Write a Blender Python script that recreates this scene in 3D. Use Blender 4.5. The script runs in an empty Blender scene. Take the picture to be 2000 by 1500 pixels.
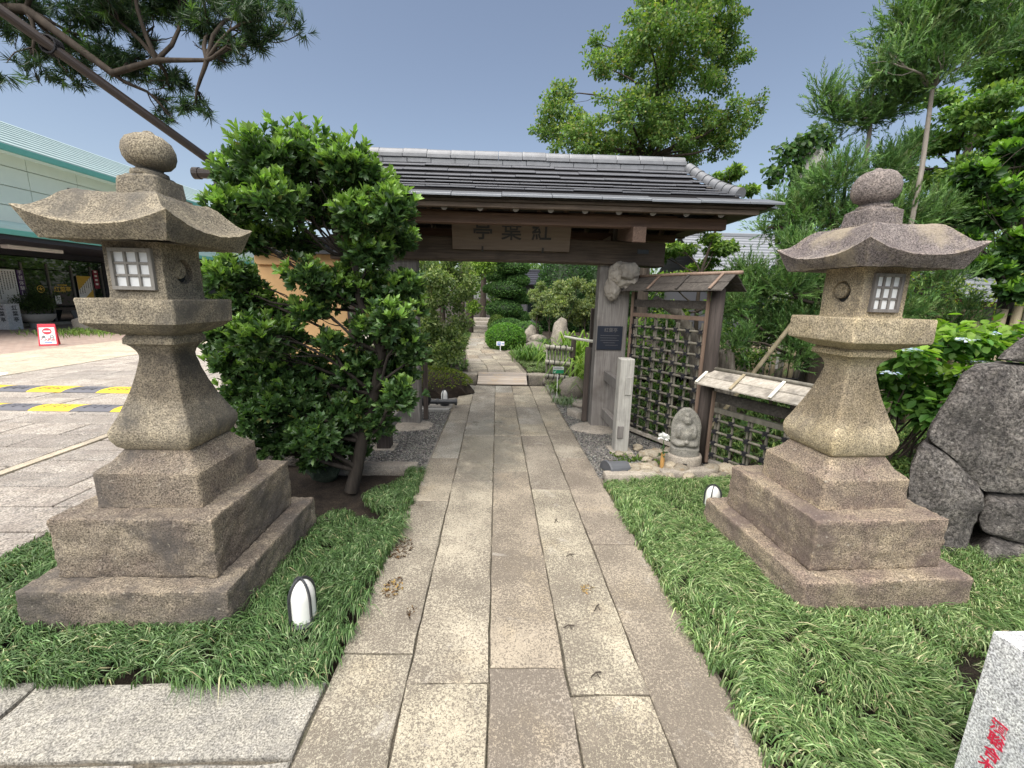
import bpy, bmesh, math, random
import numpy as np
from mathutils import Vector, Matrix, noise as mnoise
R = math.radians
rng = np.random.default_rng(7)
random.seed(7)
S = bpy.context.scene
COL = S.collection

# ---------------------------------------------------------------- camera
cam_d = bpy.data.cameras.new('camera')
cam_d.sensor_width = 36.0
cam_d.lens = 14.9
cam_d.clip_start = 0.05
cam_d.clip_end = 600.0
cam = bpy.data.objects.new('camera', cam_d)
COL.objects.link(cam)
_p, _rho, _yaw = R(11.6), R(1.3), R(1.83)
_F = Vector((math.sin(_yaw) * math.cos(_p), math.cos(_yaw) * math.cos(_p), -math.sin(_p)))
_Rt = Vector((math.cos(_yaw), -math.sin(_yaw), 0))
_U = _Rt.cross(_F)
_R1 = _Rt * math.cos(_rho) + _U * math.sin(_rho)
_U1 = -_Rt * math.sin(_rho) + _U * math.cos(_rho)
cam.matrix_world = Matrix(((_R1.x, _U1.x, -_F.x, 0), (_R1.y, _U1.y, -_F.y, 0), (_R1.z, _U1.z, -_F.z, 1.7), (0, 0, 0, 1)))
S.camera = cam

# ---------------------------------------------------------------- sky, sun, exposure
SUN_EL, SUN_AZ = R(63), R(-150)          # azimuth from +Y, clockwise: the veiled sun stands to the left, behind the camera
W = bpy.data.worlds.new('World')
S.world = W
W.use_nodes = True
wt = W.node_tree
wt.nodes.clear()
wo = wt.nodes.new('ShaderNodeOutputWorld')
bg = wt.nodes.new('ShaderNodeBackground')
sky = wt.nodes.new('ShaderNodeTexSky')
sky.sky_type = 'NISHITA'
sky.sun_disc = False
sky.sun_elevation = SUN_EL
sky.sun_rotation = SUN_AZ
sky.air_density = 1.0
sky.dust_density = 1.5
sky.ozone_density = 1.0
hs = wt.nodes.new('ShaderNodeHueSaturation')   # a thin overcast takes most of the blue out of the sky
hs.inputs['Saturation'].default_value = 0.80
hs.inputs['Value'].default_value = 1.0
wt.links.new(sky.outputs[0], hs.inputs['Color'])
wt.links.new(hs.outputs[0], bg.inputs[0])
wt.links.new(bg.outputs[0], wo.inputs[0])
bg.inputs[1].default_value = 0.088
sun_d = bpy.data.lights.new('sun', 'SUN')
sun_d.energy = 4.6
sun_d.angle = R(88)   # bright hazy overcast: very soft shadows
sun_d.color = (1.0, 0.95, 0.87)
sun = bpy.data.objects.new('sun', sun_d)
COL.objects.link(sun)
_sd = Vector((math.sin(SUN_AZ) * math.cos(SUN_EL), math.cos(SUN_AZ) * math.cos(SUN_EL), math.sin(SUN_EL)))
sun.rotation_euler = _sd.to_track_quat('Z', 'Y').to_euler()
S.view_settings.view_transform = 'Standard'
S.view_settings.look = 'None'
S.view_settings.gamma = 1.0
S.view_settings.exposure = 0.83
S.view_settings.use_curve_mapping = False
S.cycles.max_bounces = 8
S.cycles.diffuse_bounces = 4
S.cycles.transmission_bounces = 4

# ---------------------------------------------------------------- node helper and materials
class NT:
    def __init__(s, name):
        s.m = bpy.data.materials.new(name)
        s.m.use_nodes = True
        s.t = s.m.node_tree
        s.t.nodes.clear()
        s.out = s.n('ShaderNodeOutputMaterial')
        s.b = s.n('ShaderNodeBsdfPrincipled')
        s.l(s.b.outputs[0], s.out.inputs[0])
        tc = s.n('ShaderNodeTexCoord')
        oi = s.n('ShaderNodeObjectInfo')
        s.rnd = oi.outputs['Random']
        mul = s.n('ShaderNodeVectorMath'); mul.operation = 'MULTIPLY_ADD'
        mul.inputs[1].default_value = (31.0, 17.0, 23.0)
        s.l(s.rnd, mul.inputs[0]); s.l(tc.outputs['Object'], mul.inputs[2])
        s.vec = mul.outputs[0]
    def n(s, t): return s.t.nodes.new(t)
    def l(s, a, b): s.t.links.new(a, b)
    def put(s, sock, v):
        if isinstance(v, bpy.types.NodeSocket): s.l(v, sock)
        else: sock.default_value = v if not (hasattr(v, '__len__') and len(v) == 3 and sock.type == 'RGBA') else (*v, 1)
    def scaled(s, sc):
        mp = s.n('ShaderNodeMapping'); mp.inputs['Scale'].default_value = sc
        s.l(s.vec, mp.inputs['Vector']); return mp.outputs[0]
    def noise(s, scale, detail=3.0, rough=0.55, vec=None, dist=0.0):
        k = s.n('ShaderNodeTexNoise')
        k.inputs['Scale'].default_value = scale; k.inputs['Detail'].default_value = detail
        k.inputs['Roughness'].default_value = rough; k.inputs['Distortion'].default_value = dist
        s.l(vec or s.vec, k.inputs['Vector']); return k.outputs['Fac']
    def voro(s, scale, feat='F1', vec=None):
        k = s.n('ShaderNodeTexVoronoi'); k.feature = feat; k.inputs['Scale'].default_value = scale
        s.l(vec or s.vec, k.inputs['Vector']); return k
    def ramp(s, fac, a, b, lo=0.0, hi=1.0):
        k = s.n('ShaderNodeMapRange'); k.clamp = True
        k.inputs[1].default_value = a; k.inputs[2].default_value = b; k.inputs[3].default_value = lo; k.inputs[4].default_value = hi
        s.put(k.inputs[0], fac); return k.outputs[0]
    def mix(s, fac, a, b, mode='MIX'):
        k = s.n('ShaderNodeMix'); k.data_type = 'RGBA'; k.blend_type = mode
        s.put(k.inputs[0], fac); s.put(k.inputs[6], a); s.put(k.inputs[7], b); return k.outputs[2]
    def math(s, op, a, b=0.0):
        k = s.n('ShaderNodeMath'); k.operation = op
        s.put(k.inputs[0], a); s.put(k.inputs[1], b); return k.outputs[0]
    def bump(s, h, strength=0.3, dist=0.01):
        k = s.n('ShaderNodeBump'); k.inputs['Strength'].default_value = strength; k.inputs['Distance'].default_value = dist
        s.l(h, k.inputs['Height']); s.l(k.outputs[0], s.b.inputs['Normal'])
    def done(s, col=None, rough=0.8, metal=0.0, spec=0.5):
        if col is not None: s.put(s.b.inputs['Base Color'], col)
        s.put(s.b.inputs['Roughness'], rough); s.b.inputs['Metallic'].default_value = metal
        s.b.inputs['Specular IOR Level'].default_value = spec
        return s.m

def stone(name, c1, c2, dark, stain=0.6, speck=0.7, sc=5.0, bump=0.6, lich=None, var=0.0, grain=125.0, st=(0.50, 0.66), wear=0.0, band=None, bdist=0.016):
    s = NT(name)
    base = s.mix(s.ramp(s.noise(sc, 5, 0.6), 0.35, 0.65), c1, c2)
    if var:
        base = s.mix(1.0, base, s.mix(s.rnd, (1 - var,) * 3, (1 + var, 1 + var * 0.9, 1 + var * 0.7)), 'MULTIPLY')
    g = s.noise(grain, 3, 0.75)
    base = s.mix(1.0, base, s.mix(s.ramp(g, 0.38, 0.62), (1 - min(.95, speck * 0.85),) * 3, (1 + speck * 0.45,) * 3), 'MULTIPLY')
    base = s.mix(1.0, base, s.mix(s.ramp(s.noise(17, 4, 0.7), 0.3, 0.7), (0.78, 0.78, 0.80), (1.2, 1.18, 1.14)), 'MULTIPLY')
    sn = s.noise(1.9, 7, 0.68, dist=0.4)
    base = s.mix(s.math('MULTIPLY', s.ramp(sn, *st), stain), base, dark)
    if band:   # an old grey weathering stain round the middle of the shaft
        sx = s.n('ShaderNodeSeparateXYZ'); tcb = s.n('ShaderNodeTexCoord'); s.l(tcb.outputs['Object'], sx.inputs[0])
        d = s.math('ABSOLUTE', s.math('SUBTRACT', sx.outputs['Z'], band[0]))
        w = s.math('ADD', s.ramp(d, band[1], band[1] * .45), s.math('MULTIPLY', s.math('SUBTRACT', s.noise(6, 6, .7), .5), 1.6))
        base = s.mix(s.math('MULTIPLY', s.ramp(w, .25, .8), .75), base, s.mix(1.0, base, band[2], 'MULTIPLY'))
    if wear:   # rubbed arrises
        ge = s.n('ShaderNodeNewGeometry')
        base = s.mix(s.math('MULTIPLY', s.ramp(ge.outputs['Pointiness'], .515, .60), wear), base, s.mix(1.0, base, (1.7, 1.65, 1.5), 'MULTIPLY'))
    if lich:
        base = s.mix(s.math('MULTIPLY', s.ramp(s.noise(38, 3, 0.6), 0.66, 0.70), 0.8), base, lich)
    h = s.math('ADD', s.noise(85, 5, 0.75), s.math('MULTIPLY', s.noise(16, 4), 0.9))
    s.bump(h, min(1.0, bump * 1.4), bdist)
    return s.done(base, 0.9, spec=0.25)

def wood(name, c1, c2, axis='z', rough=0.75, streak=1.0, dark=None, dirt=0.5):
    s = NT(name)
    big, small = 60.0 * streak, 3.0
    sc = {'x': (small, big, big), 'y': (big, small, big), 'z': (big, big, small)}[axis]
    sc2 = tuple(v * 0.22 for v in sc)
    f = s.ramp(s.noise(1.0, 4, 0.6, vec=s.scaled(sc)), 0.3, 0.7)
    f2 = s.noise(1.0, 4, 0.6, vec=s.scaled(sc2), dist=0.6)
    col = s.mix(f, c1, c2)
    col = s.mix(s.ramp(f2, 0.45, 0.7, 0, 0.55), col, c1)
    col = s.mix(1.0, col, s.mix(s.rnd, (0.78, 0.78, 0.78), (1.2, 1.18, 1.15)), 'MULTIPLY')
    if dark:
        col = s.mix(s.math('MULTIPLY', s.ramp(s.noise(3.5, 6, 0.65), 0.5, 0.68), dirt), col, dark)
    s.bump(s.math('ADD', f, f2), 0.45, 0.006)
    return s.done(col, rough, spec=0.3)

def plain(name, c, rough=0.6, metal=0.0, var=0.12, bump=0.0, sc=8.0, spec=0.5):
    s = NT(name)
    lo = tuple(x * (1 - var) for x in c); hi = tuple(min(1, x * (1 + var)) for x in c)
    col = s.mix(s.noise(sc, 4, 0.6), lo, hi)
    if bump: s.bump(s.noise(sc * 8, 3), bump, 0.004)
    return s.done(col, rough, metal, spec)

def leafmat(name, rough=0.45, trans=0.25, spec=0.4):
    s = NT(name)
    a = s.n('ShaderNodeAttribute'); a.attribute_name = 'tint'
    s.b.inputs['Roughness'].default_value = rough
    s.b.inputs['Specular IOR Level'].default_value = spec
    s.l(a.outputs['Color'], s.b.inputs['Base Color'])
    tr = s.n('ShaderNodeBsdfTranslucent')
    s.l(s.mix(1.0, a.outputs['Color'], (1.2, 1.35, 0.65), 'MULTIPLY'), tr.inputs['Color'])
    mx = s.n('ShaderNodeMixShader'); mx.inputs[0].default_value = trans
    s.l(s.b.outputs[0], mx.inputs[1]); s.l(tr.outputs[0], mx.inputs[2]); s.l(mx.outputs[0], s.out.inputs[0])
    return s.m

MT = {}
MT['lantern_l'] = stone('lantern_stone_grey', (0.26, 0.226, 0.172), (0.38, 0.333, 0.25), (0.105, 0.098, 0.088), 0.8, 0.75, 5, 0.6, st=(0.47, 0.6), wear=.6, band=(1.24, .20, (.48, .46, .45)))
MT['lantern_lb'] = stone('lantern_base_grey', (0.21, 0.172, 0.143), (0.37, 0.315, 0.24), (0.10, 0.09, 0.085), 0.8, 0.8, 4, 1.0, st=(0.46, 0.6), wear=.7, lich=(0.42, 0.38, 0.31))
MT['lantern_r'] = stone('lantern_stone_tan', (0.43, 0.36, 0.24), (0.53, 0.45, 0.32), (0.15, 0.13, 0.115), 0.7, 0.75, 5, 0.6, st=(0.52, 0.66), wear=.6, band=(1.16, .22, (.50, .48, .48)))
MT['lantern_rt'] = stone('lantern_roof_mauve', (0.20, 0.17, 0.165), (0.29, 0.255, 0.24), (0.42, 0.355, 0.26), 0.75, 0.8, 5, 0.7, st=(0.54, 0.66), wear=.7)
MT['lantern_rb'] = stone('lantern_base_mauve', (0.27, 0.21, 0.175), (0.44, 0.365, 0.265), (0.15, 0.115, 0.105), 0.75, 0.8, 4, 1.0, st=(0.47, 0.6), wear=.7, lich=(0.45, 0.40, 0.33))
MT['boulder'] = stone('boulder_stone', (0.17, 0.155, 0.145), (0.32, 0.295, 0.27), (0.085, 0.078, 0.074), 0.7, 0.8, 6, 1.0, lich=(0.55, 0.53, 0.48), grain=48, wear=.8, bdist=.045)
MT['rock'] = stone('garden_rock', (0.24, 0.22, 0.19), (0.34, 0.31, 0.27), (0.10, 0.095, 0.085), 0.6, 0.6, 4, 0.8, var=0.2)
MT['mossy'] = stone('mossy_rock', (0.04, 0.065, 0.045), (0.08, 0.105, 0.075), (0.03, 0.032, 0.028), 0.5, 0.5, 8, 0.8)
MT['river'] = stone('river_stone', (0.36, 0.32, 0.25), (0.52, 0.48, 0.40), (0.26, 0.18, 0.10), 0.7, 0.5, 9, 0.5, var=0.35)
MT['jizo'] = stone('carved_stone', (0.22, 0.215, 0.19), (0.30, 0.29, 0.26), (0.12, 0.115, 0.10), 0.5, 0.5, 7, 0.5)
MT['kerb'] = stone('kerb_stone', (0.34, 0.31, 0.27), (0.44, 0.40, 0.345), (0.19, 0.17, 0.15), 0.5, 0.5, 5, 0.6, var=0.15)
MT['granite'] = stone('pale_granite', (0.55, 0.56, 0.57), (0.66, 0.67, 0.68), (0.5, 0.5, 0.51), 0.2, 0.8, 30, 0.15, grain=150)
MT['gravel'] = stone('gravel', (0.20, 0.19, 0.175), (0.30, 0.285, 0.26), (0.12, 0.115, 0.11), 0.3, 0.6, 40, 0.5)
MT['soil'] = stone('dark_soil', (0.030, 0.023, 0.018), (0.055, 0.042, 0.032), (0.02, 0.016, 0.013), 0.5, 0.6, 9, 1.0)
MT['mortar'] = stone('joint_grit', (0.17, 0.15, 0.12), (0.24, 0.215, 0.17), (0.08, 0.09, 0.045), 0.6, 0.6, 9, 0.8)

def slabmat():
    s = NT('path_slab_stone')
    geo = s.n('ShaderNodeNewGeometry').outputs['Position']
    k = s.n('ShaderNodeValToRGB'); s.l(s.rnd, k.inputs[0])
    e = k.color_ramp.elements
    e[0].position = 0.0; e[0].color = (0.40, 0.37, 0.32, 1)
    e[1].position = 1.0; e[1].color = (0.355, 0.30, 0.235, 1)
    for p, c in ((0.2, (0.40, 0.365, 0.295)), (0.36, (0.37, 0.37, 0.355)), (0.52, (0.325, 0.285, 0.245)), (0.68, (0.41, 0.38, 0.315)), (0.84, (0.345, 0.32, 0.285))):
        q = e.new(p); q.color = (*c, 1)
    base = k.outputs[0]
    base = s.mix(1.0, base, s.mix(s.noise(3.2, 5, 0.62), (0.70, 0.68, 0.635), (1.30, 1.26, 1.155)), 'MULTIPLY')
    base = s.mix(s.ramp(s.noise(2.1, 4, 0.6), 0.57, 0.74, 0, 0.4), base, (0.44, 0.35, 0.21))
    pits = s.noise(105, 4, 0.7, dist=1.0)
    dens = s.ramp(s.noise(1.6, 3, 0.6), 0.35, 0.65, 0.42, 0.54)
    f = s.math('MULTIPLY', s.ramp(s.math('SUBTRACT', pits, dens), 0.0, 0.045), 0.84)
    base = s.mix(f, base, (0.125, 0.105, 0.085))
    base = s.mix(s.ramp(s.noise(7.5, 6, 0.7), 0.52, 0.68, 0, 0.45), base, (0.23, 0.195, 0.155))
    base = s.mix(s.ramp(s.noise(5.0, 6, 0.72, dist=1.0), 0.60, 0.70, 0, 0.35), base, (0.50, 0.47, 0.42))
    fine = s.noise(330, 2, 0.6)
    base = s.mix(1.0, base, s.mix(s.ramp(fine, 0.3, 0.7), (0.72, 0.72, 0.72), (1.25, 1.25, 1.25)), 'MULTIPLY')
    # a film of water left on the slabs in front of the gate
    d = s.n('ShaderNodeVectorMath'); d.operation = 'SUBTRACT'; s.l(geo, d.inputs[0]); d.inputs[1].default_value = (-0.12, 4.75, 0)
    d2 = s.n('ShaderNodeVectorMath'); d2.operation = 'MULTIPLY'; s.l(d.outputs[0], d2.inputs[0]); d2.inputs[1].default_value = (2.1, 0.75, 1)
    ln = s.n('ShaderNodeVectorMath'); ln.operation = 'LENGTH'; s.l(d2.outputs[0], ln.inputs[0])
    nz = s.n('ShaderNodeTexNoise'); nz.inputs['Scale'].default_value = 4.5; nz.inputs['Detail'].default_value = 5; s.l(geo, nz.inputs['Vector'])
    wet = s.ramp(s.math('ADD', ln.outputs['Value'], s.math('MULTIPLY', nz.outputs['Fac'], 1.8)), 1.85, 1.45)
    base = s.mix(s.math('MULTIPLY', wet, 0.40), base, (0.15, 0.14, 0.12))
    s.bump(s.math('SUBTRACT', s.noise(60, 5, 0.7), s.math('MULTIPLY', f, 0.8)), 0.55, 0.008)
    return s.done(base, s.ramp(wet, 0, 1, 0.85, 0.27), spec=0.35)
MT['slab'] = slabmat()
MT['plaza'] = stone('plaza_slab_stone', (0.35, 0.315, 0.28), (0.46, 0.425, 0.385), (0.25, 0.215, 0.19), 0.6, 0.75, 3, 0.5, var=0.16, grain=75)
MT['tan'] = stone('plaza_tan_stone', (0.44, 0.385, 0.30), (0.53, 0.47, 0.375), (0.36, 0.30, 0.23), 0.4, 0.4, 4, 0.3, var=0.12)
MT['grey_slab'] = stone('side_slab_stone', (0.34, 0.325, 0.29), (0.44, 0.42, 0.375), (0.20, 0.185, 0.165), 0.65, 0.7, 5, 0.6, var=0.06, grain=120)
def brickmat():
    s = NT('plaza_bricks')
    k = s.n('ShaderNodeTexBrick')
    k.inputs['Scale'].default_value = 1.0
    k.inputs['Brick Width'].default_value = 0.24; k.inputs['Row Height'].default_value = 0.12; k.inputs['Mortar Size'].default_value = 0.008
    k.inputs['Color1'].default_value = (0.30, 0.215, 0.17, 1); k.inputs['Color2'].default_value = (0.38, 0.29, 0.235, 1)
    k.inputs['Mortar'].default_value = (0.2, 0.16, 0.14, 1)
    s.l(s.vec, k.inputs['Vector'])
    return s.done(k.outputs['Color'], 0.85)
MT['brick'] = brickmat()
MT['wood_grey_z'] = wood('weathered_post_wood', (0.13, 0.12, 0.115), (0.27, 0.255, 0.24), 'z', 0.8, 1.0, (0.10, 0.085, 0.075), 0.6)
MT['wood_pale_z'] = wood('silvered_wood', (0.235, 0.23, 0.217), (0.38, 0.375, 0.352), 'z', 0.85, 1.2, (0.16, 0.155, 0.145), 0.5)
MT['wood_beam_x'] = wood('beam_wood', (0.075, 0.055, 0.042), (0.155, 0.118, 0.09), 'x', 0.75, 0.8, (0.045, 0.033, 0.026), 0.5)
MT['wood_red_x'] = wood('eave_wood', (0.10, 0.06, 0.042), (0.17, 0.105, 0.075), 'x', 0.7, 0.9)
MT['wood_red_y'] = wood('rafter_wood', (0.085, 0.055, 0.042), (0.145, 0.095, 0.07), 'y', 0.7, 0.9)
MT['wood_dark_z'] = wood('dark_post_wood', (0.042, 0.034, 0.03), (0.105, 0.084, 0.074), 'z', 0.8, 0.8)
MT['wood_dark_x'] = wood('dark_board_wood', (0.038, 0.033, 0.03), (0.10, 0.09, 0.08), 'x', 0.8, 0.8, (0.03, 0.026, 0.024), 0.5)
MT['wood_board_x'] = wood('bleached_board_wood', (0.26, 0.235, 0.20), (0.46, 0.43, 0.38), 'x', 0.8, 0.8, (0.10, 0.09, 0.08), 0.85)
MT['wood_ramp_x'] = wood('ramp_wood', (0.27, 0.235, 0.21), (0.42, 0.37, 0.32), 'x', 0.8, 0.6, (0.42, 0.30, 0.16), 0.6)
MT['wood_orn'] = wood('carved_wood', (0.22, 0.20, 0.175), (0.33, 0.305, 0.27), 'z', 0.8, 0.5, (0.14, 0.125, 0.105), 0.5)
MT['sign_wood'] = wood('signboard_wood', (0.15, 0.115, 0.09), (0.19, 0.15, 0.12), 'x', 0.7, 0.6)
MT['rafter_end'] = plain('rafter_end_grain', (0.20, 0.178, 0.155), 0.8, var=0.25, sc=25)
MT['bamboo'] = wood('grey_bamboo', (0.105, 0.098, 0.08), (0.215, 0.20, 0.165), 'z', 0.55, 0.35)
MT['bamboo_pale'] = wood('pale_grey_bamboo', (0.26, 0.25, 0.21), (0.42, 0.41, 0.36), 'z', 0.5, 0.3)
MT['bamboo_tan'] = wood('tan_bamboo', (0.30, 0.25, 0.16), (0.42, 0.36, 0.25), 'z', 0.5, 0.3)
MT['bamboo_red'] = wood('reddish_bamboo', (0.15, 0.105, 0.08), (0.25, 0.18, 0.14), 'z', 0.6, 0.35)
MT['bamboo_white'] = plain('pale_bamboo', (0.72, 0.70, 0.60), 0.5)
MT['vase'] = plain('vase_bamboo', (0.48, 0.27, 0.09), 0.5)
MT['rope'] = plain('black_hemp_rope', (0.012, 0.012, 0.016), 0.9, var=0.4, bump=0.5, sc=60)
MT['riser'] = plain('shade_dark_riser_board', (0.014, 0.012, 0.013), 0.9)  # dark aged wood, blackened further for the shade below the roof plates
MT['copper'] = plain('weathered_copper_sheet', (0.115, 0.118, 0.13), 0.45, 0.3, var=0.25, sc=3)
MT['copper_eave'] = plain('eave_copper_sheet', (0.20, 0.21, 0.225), 0.38, 0.45, var=0.22, sc=4)
MT['ridge'] = plain('ridge_copper', (0.20, 0.205, 0.215), 0.5, 0.35, var=0.3, sc=12, bump=0.1)
MT['bark'] = stone('stacked_bark_eave', (0.04, 0.035, 0.032), (0.075, 0.066, 0.06), (0.02, 0.018, 0.016), 0.5, 0.6, 12, 1.0)
MT['trunk'] = wood('tree_bark', (0.035, 0.028, 0.022), (0.09, 0.072, 0.058), 'z', 0.9, 0.35)
MT['trunk_dark'] = wood('dark_shrub_bark', (0.022, 0.018, 0.015), (0.06, 0.05, 0.042), 'z', 0.9, 0.4)
MT['trunk_pale'] = wood('pale_cedar_bark', (0.24, 0.21, 0.18), (0.40, 0.36, 0.315), 'z', 0.9, 0.4, (0.15, 0.12, 0.10), 0.6)
MT['stump'] = wood('weathered_stump', (0.10, 0.085, 0.07), (0.26, 0.235, 0.205), 'z', 0.9, 0.5, (0.04, 0.035, 0.03), 0.7)
MT['leaf'] = leafmat('glossy_leaf', 0.38, 0.32, 0.45)
MT['leaf_soft'] = leafmat('soft_leaf', 0.5, 0.42, 0.35)
MT['needle'] = leafmat('needle_leaf', 0.5, 0.3, 0.35)
MT['grass'] = leafmat('grass_blade', 0.5, 0.3, 0.35)
MT['white'] = plain('white_panel', (0.78, 0.78, 0.77), 0.5, var=0.03)
MT['paper'] = plain('white_paper_pane', (0.78, 0.79, 0.78), 0.8, var=0.05)
MT['lamp_white'] = plain('white_diffuser', (0.80, 0.795, 0.76), 0.35, var=0.04)
MT['black'] = plain('black_plastic', (0.018, 0.019, 0.021), 0.4)
MT['dark_grey'] = plain('dark_grey_metal', (0.05, 0.053, 0.058), 0.45, 0.3)
MT['frame'] = wood('lattice_frame_wood', (0.26, 0.245, 0.22), (0.36, 0.34, 0.31), 'z', 0.8, 1.5)
MT['plaque'] = plain('dark_plaque', (0.011, 0.015, 0.026), 0.35)
MT['ink'] = plain('black_ink', (0.012, 0.013, 0.018), 0.5)
MT['red'] = plain('red_panel', (0.60, 0.035, 0.06), 0.45, var=0.06)
MT['red_ink'] = plain('red_lettering', (0.55, 0.02, 0.06), 0.5)
MT['yellow'] = plain('yellow_rubber', (0.80, 0.52, 0.02), 0.6, var=0.1)
MT['rubber'] = plain('grey_rubber', (0.11, 0.11, 0.125), 0.75, var=0.15)
MT['teal'] = plain('teal_painted_metal', (0.10, 0.33, 0.285), 0.5, 0.0)
MT['teal_roof'] = plain('pale_teal_roof', (0.40, 0.50, 0.485), 0.4, 0.2, var=0.2, sc=1.5)
MT['wall_white'] = plain('cream_wall_panel', (0.74, 0.77, 0.68), 0.8, var=0.04, sc=4)
MT['wall_orange'] = plain('ochre_plaster', (0.64, 0.40, 0.19), 0.85, var=0.08, bump=0.2)
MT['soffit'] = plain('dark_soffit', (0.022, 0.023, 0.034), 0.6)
MT['soffit_grey'] = plain('grey_soffit', (0.10, 0.10, 0.11), 0.7)
MT['tile_grey'] = plain('grey_clay_tile', (0.09, 0.095, 0.105), 0.5, var=0.25)
MT['house_tile'] = plain('pale_roof_tile', (0.22, 0.23, 0.25), 0.45, var=0.2)
MT['gold'] = plain('gold_print', (0.62, 0.40, 0.06), 0.5)
MT['purple'] = plain('purple_banner', (0.06, 0.025, 0.11), 0.6)
MT['banner_red'] = plain('dark_red_banner', (0.24, 0.015, 0.04), 0.6)
MT['green'] = plain('green_print', (0.02, 0.28, 0.12), 0.5)
MT['blue'] = plain('blue_print', (0.04, 0.16, 0.55), 0.5)
MT['steel'] = plain('steel_pole', (0.16, 0.15, 0.15), 0.4, 0.4)
MT['pole_brown'] = plain('brown_pole', (0.055, 0.042, 0.037), 0.4, 0.2, var=0.2)
MT['concrete'] = plain('concrete', (0.36, 0.35, 0.33), 0.85, var=0.2, bump=0.3, sc=6)
MT['tub'] = plain('stone_planter', (0.36, 0.34, 0.31), 0.9, var=0.25, bump=0.4, sc=10)
def glassmat():
    s = NT('dark_entrance_glass')
    s.b.inputs['IOR'].default_value = 1.5
    return s.done((0.012, 0.016, 0.016), 0.03, spec=1.0)
MT['glass'] = glassmat()
def lampmat():
    s = NT('warm_wall_lamp')
    s.b.inputs['Emission Color'].default_value = (1.0, 0.5, 0.15, 1); s.b.inputs['Emission Strength'].default_value = 1.6
    return s.done((0.8, 0.5, 0.2), 0.5)
MT['lamp'] = lampmat()
MT['petal'] = plain('white_petal', (0.84, 0.85, 0.82), 0.6, var=0.03)
MT['litter'] = leafmat('dry_litter', 0.8, 0.1, 0.2)

# ---------------------------------------------------------------- object helpers
def tag(o, label=None, cat=None, group=None, kind=None):
    if label: o['label'] = label
    if cat: o['category'] = cat
    if group: o['group'] = group
    if kind: o['kind'] = kind
    return o

def thing(name, label, cat, loc, group=None):
    o = bpy.data.objects.new(name, None)
    o.empty_display_size = 0.1
    o.location = loc
    COL.objects.link(o)
    return tag(o, label, cat, group)

def root_loc(o):
    v = Vector(o.location)
    while o.parent:
        o = o.parent
        v = v + Vector(o.location)
    return v

def link(name, me, m=None, parent=None, smooth=False):
    if m is not None:
        me.materials.clear(); me.materials.append(MT[m] if isinstance(m, str) else m)
    if smooth:
        me.polygons.foreach_set('use_smooth', np.ones(len(me.polygons), dtype=bool))
    o = bpy.data.objects.new(name, me)
    COL.objects.link(o)
    if parent is not None: o.parent = parent
    return o

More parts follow.
